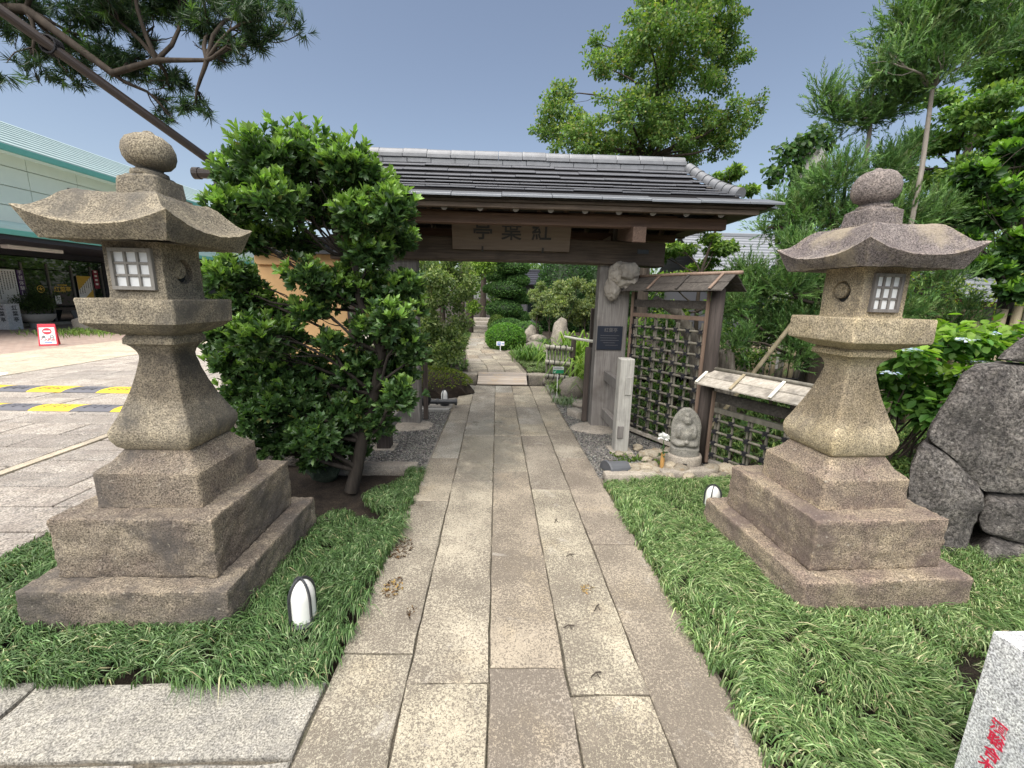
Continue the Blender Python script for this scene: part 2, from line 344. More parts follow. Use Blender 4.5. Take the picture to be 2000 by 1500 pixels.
class MB:
    def __init__(s): s.v = []; s.f = []
    def add(s, vs, fs):
        b = len(s.v); s.v.extend([tuple(p) for p in vs]); s.f.extend([tuple(i + b for i in f) for f in fs]); return s
    def hexa(s, p):
        return s.add(p, [(0, 3, 2, 1), (4, 5, 6, 7), (0, 1, 5, 4), (1, 2, 6, 5), (2, 3, 7, 6), (3, 0, 4, 7)])
    def box(s, x0, x1, y0, y1, z0, z1):
        return s.hexa([(x0, y0, z0), (x1, y0, z0), (x1, y1, z0), (x0, y1, z0), (x0, y0, z1), (x1, y0, z1), (x1, y1, z1), (x0, y1, z1)])
    def bar(s, a, b, w, h, up=(0, 0, 1)):
        a, b = Vector(a), Vector(b); d = (b - a).normalized(); up = Vector(up)
        sd = d.cross(up)
        if sd.length < 1e-4: sd = d.cross(Vector((1, 0, 0)))
        sd.normalize(); u = sd.cross(d).normalized()
        p = []
        for c in (a, b):
            for i, j in ((-1, -1), (1, -1), (1, 1), (-1, 1)):
                p.append(c + sd * (i * w / 2) + u * (j * h / 2))
        return s.hexa([p[0], p[1], p[2], p[3], p[4], p[5], p[6], p[7]])
    def tube(s, pts, rad, n=8, cap=True):
        pts = [Vector(p) for p in pts]
        if not hasattr(rad, '__len__'): rad = [rad] * len(pts)
        b = len(s.v); ref = None
        for i, p in enumerate(pts):
            d = (pts[min(i + 1, len(pts) - 1)] - pts[max(i - 1, 0)]).normalized()
            if ref is None:
                ref = d.cross(Vector((0.31, 0.2, 0.9)))
                if ref.length < 0.1: ref = d.cross(Vector((1, 0, 0)))
            ref = (ref - d * ref.dot(d)).normalized(); q = d.cross(ref)
            for k in range(n):
                a = 2 * math.pi * k / n
                s.v.append(tuple(p + (ref * math.cos(a) + q * math.sin(a)) * rad[i]))
        for i in range(len(pts) - 1):
            for k in range(n):
                k2 = (k + 1) % n
                s.f.append((b + i * n + k, b + i * n + k2, b + (i + 1) * n + k2, b + (i + 1) * n + k))
        if cap:
            s.f.append(tuple(b + k for k in reversed(range(n))))
            s.f.append(tuple(b + (len(pts) - 1) * n + k for k in range(n)))
        return s
    def rings(s, rs, cap=True, close=True):
        n = len(rs[0]); b = len(s.v)
        for r in rs: s.v.extend([tuple(p) for p in r])
        for i in range(len(rs) - 1):
            for k in range(n if close else n - 1):
                k2 = (k + 1) % n
                s.f.append((b + i * n + k, b + i * n + k2, b + (i + 1) * n + k2, b + (i + 1) * n + k))
        if cap:
            s.f.append(tuple(b + k for k in reversed(range(n))))
            s.f.append(tuple(b + (len(rs) - 1) * n + k for k in range(n)))
        return s
    def lathe(s, c, prof, n=24, tilt=None):
        rs = []
        for r, z in prof:
            rs.append([(c[0] + r * math.cos(2 * math.pi * k / n), c[1] + r * math.sin(2 * math.pi * k / n), c[2] + z) for k in range(n)])
        return s.rings(rs)
    def prism(s, poly, z0, z1):
        return s.rings([[(x, y, z0) for x, y in poly], [(x, y, z1) for x, y in poly]])
    def build(s, name, m, parent=None, smooth=False, bevel=0.0, seg=2, kind=None):
        o0 = root_loc(parent) if parent is not None else Vector((0, 0, 0))
        me = bpy.data.meshes.new(name)
        me.from_pydata([(x - o0.x, y - o0.y, z - o0.z) for x, y, z in s.v], [], s.f)
        me.update()
        o = link(name, me, m, parent, smooth)
        if bevel:
            bv = o.modifiers.new('bevel', 'BEVEL'); bv.width = bevel; bv.segments = seg; bv.limit_method = 'ANGLE'; bv.angle_limit = R(40)
        if kind: o['kind'] = kind
        return o

def box(name, m, parent, x0, x1, y0, y1, z0, z1, bevel=0.006):
    return MB().box(x0, x1, y0, y1, z0, z1).build(name, m, parent, bevel=bevel)

def np_mesh(name, V, F, tint=None, m=None, parent=None, smooth=False, kind=None):
    """V (n,3); F list of equal-length face index arrays (k,c)"""
    o0 = root_loc(parent) if parent is not None else Vector((0, 0, 0))
    V = np.asarray(V, dtype=np.float32) - np.array(o0, dtype=np.float32)
    me = bpy.data.meshes.new(name)
    me.vertices.add(len(V)); me.vertices.foreach_set('co', V.ravel())
    loops = np.concatenate([f.ravel() for f in F]).astype(np.int32)
    tot = np.concatenate([np.full(len(f), f.shape[1], dtype=np.int32) for f in F])
    st = np.concatenate([[0], np.cumsum(tot)[:-1]]).astype(np.int32)
    me.loops.add(len(loops)); me.loops.foreach_set('vertex_index', loops)
    me.polygons.add(len(tot)); me.polygons.foreach_set('loop_start', st); me.polygons.foreach_set('loop_total', tot)
    me.update(calc_edges=True)
    if tint is not None:
        a = me.attributes.new('tint', 'FLOAT_COLOR', 'POINT')
        c = np.ones((len(V), 4), dtype=np.float32); c[:, :3] = tint
        a.data.foreach_set('color', c.ravel())
    o = link(name, me, m, parent, smooth)
    if kind: o['kind'] = kind
    return o

def fbm(p, sc, oct=4):
    return mnoise.fractal(Vector(p) * sc, 0.9, 2.1, oct)

def rough_box(x0, x1, y0, y1, z0, z1, r=0.02, amp=0.008, res=0.05, taper=0.0, seed=0.0, sc=7.0):
    """a hewn stone block: finely divided box with rounded edges and a picked surface"""
    hx, hy, hz = (x1 - x0) / 2, (y1 - y0) / 2, (z1 - z0) / 2
    cx, cy, cz = (x0 + x1) / 2, (y0 + y1) / 2, (z0 + z1) / 2
    bm = bmesh.new()
    V = {}
    def vert(p):
        k = tuple(round(c, 6) for c in p)
        if k not in V: V[k] = bm.verts.new(p)
        return V[k]
    def face(ax, sg):
        h = (hx, hy, hz); u, w = [(1, 2), (2, 0), (0, 1)][ax]
        nu, nw = max(2, int(2 * h[u] / res)), max(2, int(2 * h[w] / res))
        def edge(n, hh):
            t = [-1 + 2 * i / n for i in range(n + 1)]
            e = min(r * 0.6, hh * 0.4) / hh
            return [-1] + [-1 + e] + [q for q in t[1:-1] if abs(q) < 1 - e * 1.3] + [1 - e] + [1]
        gu, gw = edge(nu, h[u]), edge(nw, h[w])
        for i in range(len(gu) - 1):
            for j in range(len(gw) - 1):
                q = []
                for a, b in ((i, j), (i + 1, j), (i + 1, j + 1), (i, j + 1)):
                    p = [0, 0, 0]; p[ax] = sg * h[ax]; p[u] = gu[a] * h[u]; p[w] = gw[b] * h[w]
                    q.append(vert(p))
                if sg < 0: q.reverse()
                try: bm.faces.new(q)
                except ValueError: pass
    for ax in range(3):
        for sg in (-1, 1): face(ax, sg)
    for v in bm.verts:
        p = v.co
        q = Vector((max(-hx + r, min(hx - r, p.x)), max(-hy + r, min(hy - r, p.y)), max(-hz + r, min(hz - r, p.z))))
        d = p - q
        if d.length > 1e-6: p = q + d.normalized() * r
        k = 1 - taper * (p.z + hz) / (2 * hz)
        w = Vector((p.x * k + cx, p.y * k + cy, p.z + cz))
        nrm = d.normalized() if d.length > 1e-6 else Vector((0, 0, 1))
        w += nrm * amp * (fbm(w + Vector((seed, seed, 0)), sc) + 0.6 * fbm(w + Vector((seed, 0, seed)), sc * 3.5, 3))
        v.co = w
    return bm

def bm_build(bm, name, m, parent=None, smooth=True):
    o0 = root_loc(parent) if parent is not None else Vector((0, 0, 0))
    for v in bm.verts: v.co -= o0
    bmesh.ops.recalc_face_normals(bm, faces=bm.faces)
    me = bpy.data.meshes.new(name); bm.to_mesh(me); bm.free()
    return link(name, me, m, parent, smooth)

def rock_bm(c, rx, ry, rz, seed=0.0, sub=3, amp=0.22, flat=0.0, facet=0.0):
    bm = bmesh.new(); bmesh.ops.create_icosphere(bm, subdivisions=sub, radius=1.0)
    sv = Vector((seed * 3.1, seed * 1.7, seed * 2.3))
    for v in bm.verts:
        n = v.co.normalized()
        k = 1 + amp * fbm(n + sv, 1.1, 3) + amp * 0.35 * fbm(n + sv, 3.4, 3)
        if facet:
            cell = mnoise.cell_vector(n * 1.4 + sv)
            k += facet * (cell.x - 0.5)
        p = n * k
        if p.z > 0 and flat: p.z *= (1 - flat)
        v.co = Vector((c[0] + p.x * rx, c[1] + p.y * ry, c[2] + p.z * rz))
    return bm

def rock(name, m, c, rx, ry, rz, label=None, cat=None, group=None, seed=0.0, sub=3, amp=0.22, flat=0.0, parent=None, rot=0.0):
    bm = rock_bm((0, 0, 0), rx, ry, rz, seed, sub, amp, flat)
    if rot: bmesh.ops.rotate(bm, verts=bm.verts, cent=(0, 0, 0), matrix=Matrix.Rotation(rot, 3, 'Z'))
    o0 = root_loc(parent) if parent is not None else Vector((0, 0, 0))
    me = bpy.data.meshes.new(name); bm.to_mesh(me); bm.free()
    o = link(name, me, m, parent, True)
    o.location = Vector(c) - o0
    return tag(o, label, cat, group)

_dg = None
def text(body, size, m, name, parent, loc, ax, ay, depth=0.002, align='CENTER', bold=0.0):
    """lettering as a thin mesh: loc centre, ax = reading direction, ay = up direction"""
    cu = bpy.data.curves.new(name, 'FONT')
    cu.body = body; cu.size = size; cu.extrude = depth; cu.offset = bold
    cu.align_x = align; cu.align_y = 'CENTER'; cu.resolution_u = 3
    t = bpy.data.objects.new('tmp', cu); COL.objects.link(t)
    dg = bpy.context.evaluated_depsgraph_get(); dg.update()
    me = bpy.data.meshes.new_from_object(t.evaluated_get(dg))
    bpy.data.objects.remove(t); bpy.data.curves.remove(cu)
    ax, ay = Vector(ax).normalized(), Vector(ay).normalized(); az = ax.cross(ay)
    o0 = root_loc(parent) if parent is not None else Vector((0, 0, 0))
    L = Vector(loc) - o0
    me.transform(Matrix(((ax.x, ay.x, az.x, L.x), (ax.y, ay.y, az.y, L.y), (ax.z, ay.z, az.z, L.z), (0, 0, 0, 1))))
    me.name = name
    return link(name, me, m, parent)

# ---------------------------------------------------------------- plant helpers (numpy)
def unit(a):
    return a / np.maximum(np.linalg.norm(a, axis=-1, keepdims=True), 1e-9)

SHAPES = {
    'leaf': (np.array([[0, 0, 0], [.35, .5, .10], [.75, .36, .02], [1, 0, -.12], [.75, -.36, .02], [.35, -.5, .10]]), np.array([[0, 3, 2, 1], [0, 5, 4, 3]])),
    'obov': (np.array([[0, 0, 0], [.30, .30, .07], [.68, .50, .05], [1, 0, -.10], [.68, -.50, .05], [.30, -.30, .07]]), np.array([[0, 3, 2, 1], [0, 5, 4, 3]])),
    'diamond': (np.array([[0, 0, 0], [.5, .5, .05], [1, 0, -.05], [.5, -.5, .05]]), np.array([[0, 3, 2, 1]])),
    'strap': (np.array([[0, .25, 0], [0, -.25, 0], [.5, -.5, .02], [.5, .5, .02], [1, 0, -.10]]), None),
    'needle': (np.array([[0, .5, 0], [0, -.5, 0], [1, 0, 0]]), np.array([[0, 1, 2]])),
    'maple': (np.array([[0, 0, 0], [.30, .12, 0], [.18, .55, -.06], [.50, .24, .02], [1, 0, -.1], [.50, -.24, .02], [.18, -.55, -.06], [.30, -.12, 0]]), np.array([[0, 3, 2, 1], [0, 5, 4, 3], [0, 7, 6, 5]])),
}
def leaves(name, P, D, N, L, Wd, T, shape='leaf', m='leaf', parent=None, kind=None, extra=None):
    tv, tf = SHAPES[shape]
    n = len(P); a = unit(D); sd = np.cross(a, N); bad = np.linalg.norm(sd, axis=1) < 1e-4
    sd[bad] = np.cross(a[bad], np.array([.3, .5, .8])); sd = unit(sd); u = np.cross(sd, a)
    L = np.broadcast_to(np.asarray(L, float), (n,))[:, None, None]; Wd = np.broadcast_to(np.asarray(Wd, float), (n,))[:, None, None]
    V = P[:, None, :] + a[:, None, :] * tv[None, :, 0:1] * L + sd[:, None, :] * tv[None, :, 1:2] * Wd + u[:, None, :] * tv[None, :, 2:3] * L
    k = len(tv); off = (np.arange(n) * k)[:, None, None]
    if shape == 'strap':
        F = [(np.array([[0, 1, 2, 3]])[None] + off).reshape(-1, 4), (np.array([[3, 2, 4]])[None] + off).reshape(-1, 3)]
    else:
        F = [(tf[None] + off).reshape(-1, tf.shape[1])]
    V = V.reshape(-1, 3); T = np.repeat(T, k, axis=0)
    if extra is not None:
        ev, ef, et = extra
        F.append(ef + len(V)); V = np.concatenate([V, ev]); T = np.concatenate([T, et])
    return np_mesh(name, V, F, T, m, parent, False, kind)

def tints(n, cols, wts, jit=0.25):
    cols = np.array(cols, float); i = rng.choice(len(cols), n, p=np.array(wts, float) / sum(wts))
    return cols[i] * (1 + rng.uniform(-jit, jit, (n, 1))) * (1 + rng.uniform(-.06, .06, (n, 3)))

def rdir(n):
    return unit(rng.normal(size=(n, 3)))

def in_clumps(clumps, n, shell=0.5):
    """points in ellipsoids (x,y,z,rx,ry,rz); returns points, outward directions"""
    c = np.array(clumps, float); vol = (c[:, 3] * c[:, 4] * c[:, 5]) ** 0.72
    i = rng.choice(len(c), n, p=vol / vol.sum())
    d = rdir(n); r = rng.uniform(0, 1, n) ** shell * np.exp(rng.normal(size=n) * .13)
    return c[i, :3] + d * r[:, None] * c[i, 3:6], unit(d / c[i, 3:6]), r, i

def limb(mb, a, b, r0, r1, wob=0.12, n=5, sides=6, sag=0.0):
    a, b = Vector(a), Vector(b); L = (b - a).length; pts = []; rad = []
    o = Vector(rdir(1)[0]) * wob * L; o2 = Vector(rdir(1)[0]) * wob * L * 0.5
    for k in range(n + 1):
        t = k / n
        pts.append(a.lerp(b, t) + o * math.sin(math.pi * t) + o2 * math.sin(2 * math.pi * t) + Vector((0, 0, sag * L * math.sin(math.pi * t))))
        rad.append(r0 + (r1 - r0) * t)
    mb.tube(pts, rad, sides, cap=False)
    return pts

class SC(list): pass
def sub_clumps(clumps, k, f=.5, flat=.6, spread=.75):
    """break every crown lobe into smaller flattened sprays with gaps between them"""
    out = SC(); out.orig = clumps
    for c in clumps:
        for _ in range(k):
            d = rdir(1)[0] * rng.uniform(.2, 1) ** .5 * spread
            s = f * rng.uniform(.6, 1.25)
            out.append((c[0] + d[0] * c[3], c[1] + d[1] * c[4], c[2] + d[2] * c[5], c[3] * s, c[4] * s, c[5] * s * flat))
    return out

def both(a, b):
    out = SC(list(b) + [(c[0], c[1], c[2], c[3] * .68, c[4] * .68, c[5] * .68) for c in a] ); out.orig = a
    return out

def tree(name, label, cat, base, trunk, r0, r1, clumps, n, size, cols, wts, shape='diamond', m='leaf_soft', asp=0.5, group=None,
         up=0.5, bark='trunk', limbs=True, twigs=2, shell=0.5, crown='crown', tip=None):
    t = thing(name, label, cat, base, group)
    mb = MB()
    path = [Vector(base)] + [Vector(p) for p in trunk]
    rad = [r0 + (r1 - r0) * i / max(1, len(path) - 1) for i in range(len(path))]
    if len(path) > 1:
        mb.tube(path, rad, 8, cap=False)
    if limbs:
        for c in getattr(clumps, 'orig', clumps):
            cc = Vector(c[:3])
            q = min(path[max(0, len(path) // 3):], key=lambda p: (p - cc).length + max(0, p.z - cc.z + 0.2) * 3)
            i = path.index(q)
            pts = limb(mb, q, cc, max(0.008, rad[i] * 0.55), max(0.005, r1 * 0.25), 0.08)
            for _ in range(twigs):
                e = cc + Vector(rdir(1)[0] * np.array(c[3:6]) * 0.8)
                limb(mb, pts[3], e, max(0.005, r1 * 0.3), 0.003, 0.1, 4, 4)
    if mb.v: mb.build('trunk', bark, t, smooth=True)
    P, D, r, i = in_clumps(clumps, n, shell)
    Nn = unit(D * 0.5 + np.array([0, 0, up + .3]) + rng.normal(size=(n, 3)) * 0.45)
    Dd = unit(D + rng.normal(size=(n, 3)) * 0.7 - Nn * 0.2)
    T = tints(n, cols, wts)
    if tip is not None:      # fresh growth on the outside of the crown
        k = (r > 0.8) & (D[:, 2] > 0.15) & (rng.uniform(size=n) < 0.75)
        T[k] = tints(k.sum(), [tip], [1])
    sz = size * rng.uniform(0.7, 1.3, n)
    leaves(crown, P, Dd, Nn, sz, sz * asp, T, shape, m, t)
    return t

def rosettes(P, A, k, L, Wd, cols, wts, tipcol=None, tipmask=None, flare=0.75):
    """k leaves in a whorl round every shoot tip"""
    n = len(P); ref = np.where(np.abs(A[:, 2:3]) > .9, [[1, 0, 0]], [[0, 0, 1]]); x = unit(np.cross(A, ref)); y = np.cross(A, x)
    ph = rng.uniform(0, 6.28, (n, 1)) + np.arange(k)[None] * 2.4
    lift = rng.uniform(0.5, 1.9, (n, k))
    rad = x[:, None] * np.cos(ph)[..., None] + y[:, None] * np.sin(ph)[..., None]
    D = unit(rad * flare + A[:, None] * lift[..., None])
    PP = P[:, None] - A[:, None] * (rng.uniform(0, .5, (n, k)) * L)[..., None]
    N = unit(A[:, None] * 1.0 - rad * 0.35 + rng.normal(size=(n, k, 3)) * .12)
    T = tints(n * k, cols, wts, .22).reshape(n, k, 3)
    if tipmask is not None:
        T[tipmask] = tints(tipmask.sum() * k, [tipcol], [1], .25).reshape(-1, k, 3)
    sz = L * rng.uniform(.7, 1.2, n * k)
    return PP.reshape(-1, 3), D.reshape(-1, 3), N.reshape(-1, 3), sz, sz * Wd, T.reshape(-1, 3)

def sprays(P, A, Ls, cols, wts, k=22, nl=0.03, w=0.006):
    """conifer shoots: an axis with forward-pointing needles all round it"""
    n = len(P); bend = unit(rng.normal(size=(n, 3)) + np.array([0, 0, .8])) * .35
    t = np.linspace(0.05, 1, k)[None, :, None]
    C = P[:, None] + A[:, None] * t * Ls[:, None, None] + bend[:, None] * (t ** 2) * Ls[:, None, None] * .5
    tang = unit(A[:, None] + bend[:, None] * t)
    rd = unit(np.cross(tang, rng.normal(size=(n, k, 3))))
    D = unit(tang * 1.0 + rd * 0.62)
    T = np.repeat(tints(n, cols, wts, .22)[:, None], k, 1) * (0.75 + 0.45 * t)
    L = nl * rng.uniform(.7, 1.25, (n, k)) * (1.15 - .3 * t[..., 0])
    N = rng.normal(size=(n, k, 3))
    return C.reshape(-1, 3), D.reshape(-1, 3), N.reshape(-1, 3), L.ravel(), np.full(n * k, w), T.reshape(-1, 3)

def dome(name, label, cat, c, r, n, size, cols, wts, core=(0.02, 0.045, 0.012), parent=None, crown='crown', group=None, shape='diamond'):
    """a clipped mound: leaves on the surface of an ellipsoid over a leafy core"""
    o = parent or thing(name, label, cat, (c[0], c[1], c[2] - r[2] * 0.9), group)
    d = rdir(int(n * 1.5)); d = d[d[:, 2] > -0.75][:n]; n = len(d)
    lump = np.array([1 + .05 * fbm(q + np.array(c), 3.0, 3) for q in d])
    P = np.array(c) + d * np.array(r) * (lump * rng.uniform(.93, 1.02, n))[:, None]
    N = unit(d / np.array(r)); D = unit(N * .55 + rng.normal(size=(n, 3)) * .6 + np.array([0, 0, .3]))
    sz = size * rng.uniform(.7, 1.3, n)
    bm = bmesh.new(); bmesh.ops.create_icosphere(bm, subdivisions=3, radius=1)
    ev = np.array([v.co[:] for v in bm.verts]); ef = np.array([[v.index for v in f.verts] for f in bm.faces]); bm.free()
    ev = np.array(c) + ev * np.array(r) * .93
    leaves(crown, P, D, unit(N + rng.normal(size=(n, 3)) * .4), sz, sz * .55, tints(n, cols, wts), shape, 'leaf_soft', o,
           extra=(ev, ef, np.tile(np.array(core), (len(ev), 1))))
    return o

# ================================================================ GROUND
def sheet(name, poly, z, m, parent=None, kind='structure'):
    mb = MB(); mb.add([(x, y, z) for x, y in poly], [tuple(range(len(poly)))])
    o = mb.build(name, m, parent)
    if kind: o['kind'] = kind
    return o
g = sheet('ground', [(-250, -120), (250, -120), (250, 380), (-250, 380)], -0.06, 'soil')
tag(g, 'bare dark earth under the garden and its beds')
plaza = sheet('plaza', [(-16.5, -6), (-3.12, -6), (-3.12, 30), (-16.5, 30)], -0.030, 'mortar')
tag(plaza, 'wide forecourt paved with pinkish stone slabs')
br = sheet('brick_pavement', [(-21.5, -6), (-12.62, -6), (-12.62, 40), (-21.5, 40)], -0.004, 'brick')
tag(br, 'brown brick paving in front of the entrance building')
tag(sheet('path_bed', [(-2.6, -1.5), (1.1, -1.5), (0.97, 8.15), (-0.75, 8.15), (-0.74, 1.62), (-2.6, 1.62)], -0.022, 'mortar'), 'gritty bed under the stone path')
# the garden beyond the threshold kerb lies a step higher
def terrain():
    nx, ny = 60, 70
    xs = np.linspace(-3.1, 22, nx); ys = np.linspace(8.62, 45, ny)
    V = []
    for y in ys:
        for x in xs:
            z = 0.125
            dx = abs(x + 0.05 * (y - 8)) - 1.2
            if dx > 0: z += 0.05 * min(dx, 2.5) * (0.6 + fbm((x, y, 0), .5, 3)) + 0.03 * fbm((x, y, 1), 1.3, 3)
            V.append((x, y, z))
    F = [np.array([[j * nx + i, j * nx + i + 1, (j + 1) * nx + i + 1, (j + 1) * nx + i] for j in range(ny - 1) for i in range(nx - 1)])]
    return np_mesh('garden_terrain', V, F, None, 'soil', None, True)
tag(terrain(), 'raised earth of the inner garden', kind='structure')

def slab_obj(name, poly, z, th, m, parent, jit=0.0024, step=0.10, ch=0.008):
    pts = []
    n = len(poly)
    for i in range(n):
        a, b = np.array(poly[i]), np.array(poly[(i + 1) % n]); L = np.linalg.norm(b - a); k = max(1, int(L / step))
        nr = np.array([-(b - a)[1], (b - a)[0]]) / max(L, 1e-6)
        for q in range(k):
            p = a + (b - a) * q / k
            if q: p = p + nr * rng.normal() * jit
            else: p = p + rng.normal(size=2) * jit * 1.5
            pts.append(p)
    pts = np.array(pts); c = pts.mean(0); inn = c + (pts - c) * (1 - ch / np.maximum(np.linalg.norm(pts - c, axis=1), .05))[:, None]
    tx, ty = rng.normal(size=2) * 0.0016
    zt = lambda p, d=0: z + d + (p[0] - c[0]) * tx + (p[1] - c[1]) * ty
    mb = MB()
    mb.rings([[(p[0], p[1], z - th) for p in pts], [(p[0], p[1], zt(p, -ch * 0.8)) for p in pts], [(p[0], p[1], zt(p)) for p in inn]])
    mb.v = [(x - c[0], y - c[1], w) for x, y, w in mb.v]
    me = bpy.data.meshes.new(name); me.from_pydata(mb.v, [], mb.f); me.update()
    o = link(name, me, m, parent); o.location = (c[0], c[1], 0)
    return o

path = thing('path', 'straight garden path of long worn stone slabs leading through the gate', 'path', (0, 0, 0)); path['kind'] = 'structure'
B0 = np.array([-.738, -.387, -.022, .338, .692, 1.045]); B1 = np.array([-.70, -.44, -.055, .275, .625, .935])
def bnd(i, y): return float(B0[i] + (B1[i] - B0[i]) * (y - 1.3) / 5.0)
JY = [[-.6, .55, 1.764, 3.322, 4.296, 5.717, 6.58, 7.3, 8.1], [-.9, .3, 1.60, 3.713, 5.06, 6.28, 7.41, 8.1],
      [-.6, .45, 1.68, 3.96, 5.07, 6.585, 7.5, 8.1], [-.8, .35, 1.54, 3.565, 5.087, 5.567, 6.5, 7.33, 8.1], [-.5, .62, 2.691, 4.335, 5.312, 6.664, 8.1]]
for i, js in enumerate(JY):
    for a, b in zip(js[:-1], js[1:]):
        gp = 0.0035
        x0, x1, x2, x3 = bnd(i, a) + gp, bnd(i + 1, a) - gp, bnd(i + 1, b) - gp, bnd(i, b) + gp
        slab_obj('slab', [(x0, a + gp), (x1, a + gp), (x2, b - gp), (x3, b - gp)], rng.uniform(-.003, .003), .05, 'slab', path)
side = thing('side_path', 'grey stone slabs running off to the left in front of the grass', 'path', (-1.5, 1.3, 0)); side['kind'] = 'structure'
for x0, x1, y0, y1 in ((-1.98, -.752, 1.288, 1.605), (-3.4, -1.995, 1.275, 1.60), (-1.30, -.752, .9, 1.268), (-2.5, -1.308, .85, 1.262), (-3.7, -2.508, .8, 1.256), (-1.6, -.752, .45, .885), (-2.9, -1.615, .4, .84)):
    o = slab_obj('slab', [(x0, y0), (x1, y0 + .005), (x1, y1 + .004), (x0, y1)], 0.0, .05, 'grey_slab', side, .003)
    o.location -= side.location

# inner garden path: small mixed slabs up to the far steps
ipath = thing('inner_path', 'narrow inner garden path of mixed pale slabs beyond the wooden ramp', 'path', (0, 8.6, .13)); ipath['kind'] = 'structure'
tag(sheet('inner_path_bed', [(-.62, 8.5), (.62, 8.5), (.3, 12.2), (1.9, 12.2), (1.9, 13.5), (.2, 13.1), (-.42, 20.4), (-1.36, 20.4), (-1.0, 12.4)], .134, 'mortar'), 'gritty bed under the inner path')
def ip_edges(y):
    if y < 12.2:
        t = (y - 8.5) / 3.7; return -.56 - .40 * t, .55 - .38 * t
    t = (y - 12.2) / 8.0; return -.96 - .34 * t, .10 - .58 * t
y = 8.52
while y < 20.2:
    d = rng.uniform(.4, .75) if y < 12 else rng.uniform(.35, .7)
    l0, r0 = ip_edges(y); l1, r1 = ip_edges(y + d)
    cuts = sorted([0, 1] + list(np.array([.33, .66] if rng.uniform() < .6 else [.5]) + rng.uniform(-.1, .1)))
    for a, b in zip(cuts[:-1], cuts[1:]):
        gp = .008
        o = slab_obj('slab', [(l0 + (r0 - l0) * a + gp, y + gp), (l0 + (r0 - l0) * b - gp, y + gp), (l1 + (r1 - l1) * b - gp, y + d - gp), (l1 + (r1 - l1) * a + gp, y + d - gp)], .15 + rng.uniform(-.004, .004), .05, 'slab', ipath, .006)
        o.location -= ipath.location
    y += d
for k in range(5):
    x = .22 + k * .34
    for q in range(2):
        o = slab_obj('slab', [(x, 12.3 + q * .45), (x + .32, 12.32 + q * .45), (x + .32, 12.74 + q * .45), (x, 12.72 + q * .45)], .15, .05, 'slab', ipath, .006); o.location -= ipath.location
for k, (y0, z1) in enumerate(((20.4, .30), (21.2, .46), (22.0, .60))):
    tag(bm_build(rough_box(-1.5, -.4, y0, y0 + .8, .1, z1, .02, .01, .15), 'garden_step', 'kerb'), ('lowest', 'middle', 'topmost')[k] + ' stone step at the far end of the inner path', 'step', 'stone steps at the end of the inner path')

# forecourt slabs
pl = thing('plaza_pavement', 'rows of pinkish rectangular slabs paving the forecourt on the left', 'pavement', (-6, 6, 0)); pl['kind'] = 'structure'
def rows(xa, xb, ya, yb, rh, lmin, lmax, m, name='paver', z=0.0):
    y = ya
    while y < yb - .1:
        h = rh * rng.uniform(.85, 1.15); x = xa
        while x < xb - .05:
            w = min(rng.uniform(lmin, lmax), xb - x)
            if xb - x - w < lmin * .4: w = xb - x
            o = slab_obj(name, [(x + .009, y + .010), (x + w - .009, y + .010), (x + w - .009, y + h - .010), (x + .009, y + h - .010)], z + rng.uniform(-.002, .002), .02, m, pl, .003, .5, .006)
            o.location -= pl.location
            x += w
        y += h
rows(-4.52, -3.16, .8, 7.5, .34, .5, 1.1, 'plaza')
rows(-9.5, -4.66, 3.0, 10.5, .47, .7, 1.4, 'plaza')
rows(-9.5, -4.66, 10.45, 24.0, .8, 1.2, 2.4, 'plaza')
rows(-12.6, -9.56, 7.0, 26.0, .42, 1.0, 1.9, 'tan')
for a in np.arange(0.5, 9.0, 1.02):
    o = box('kerb_strip', 'tan', pl, -4.64, -4.54, a, a + 1.01, -.05, .006)

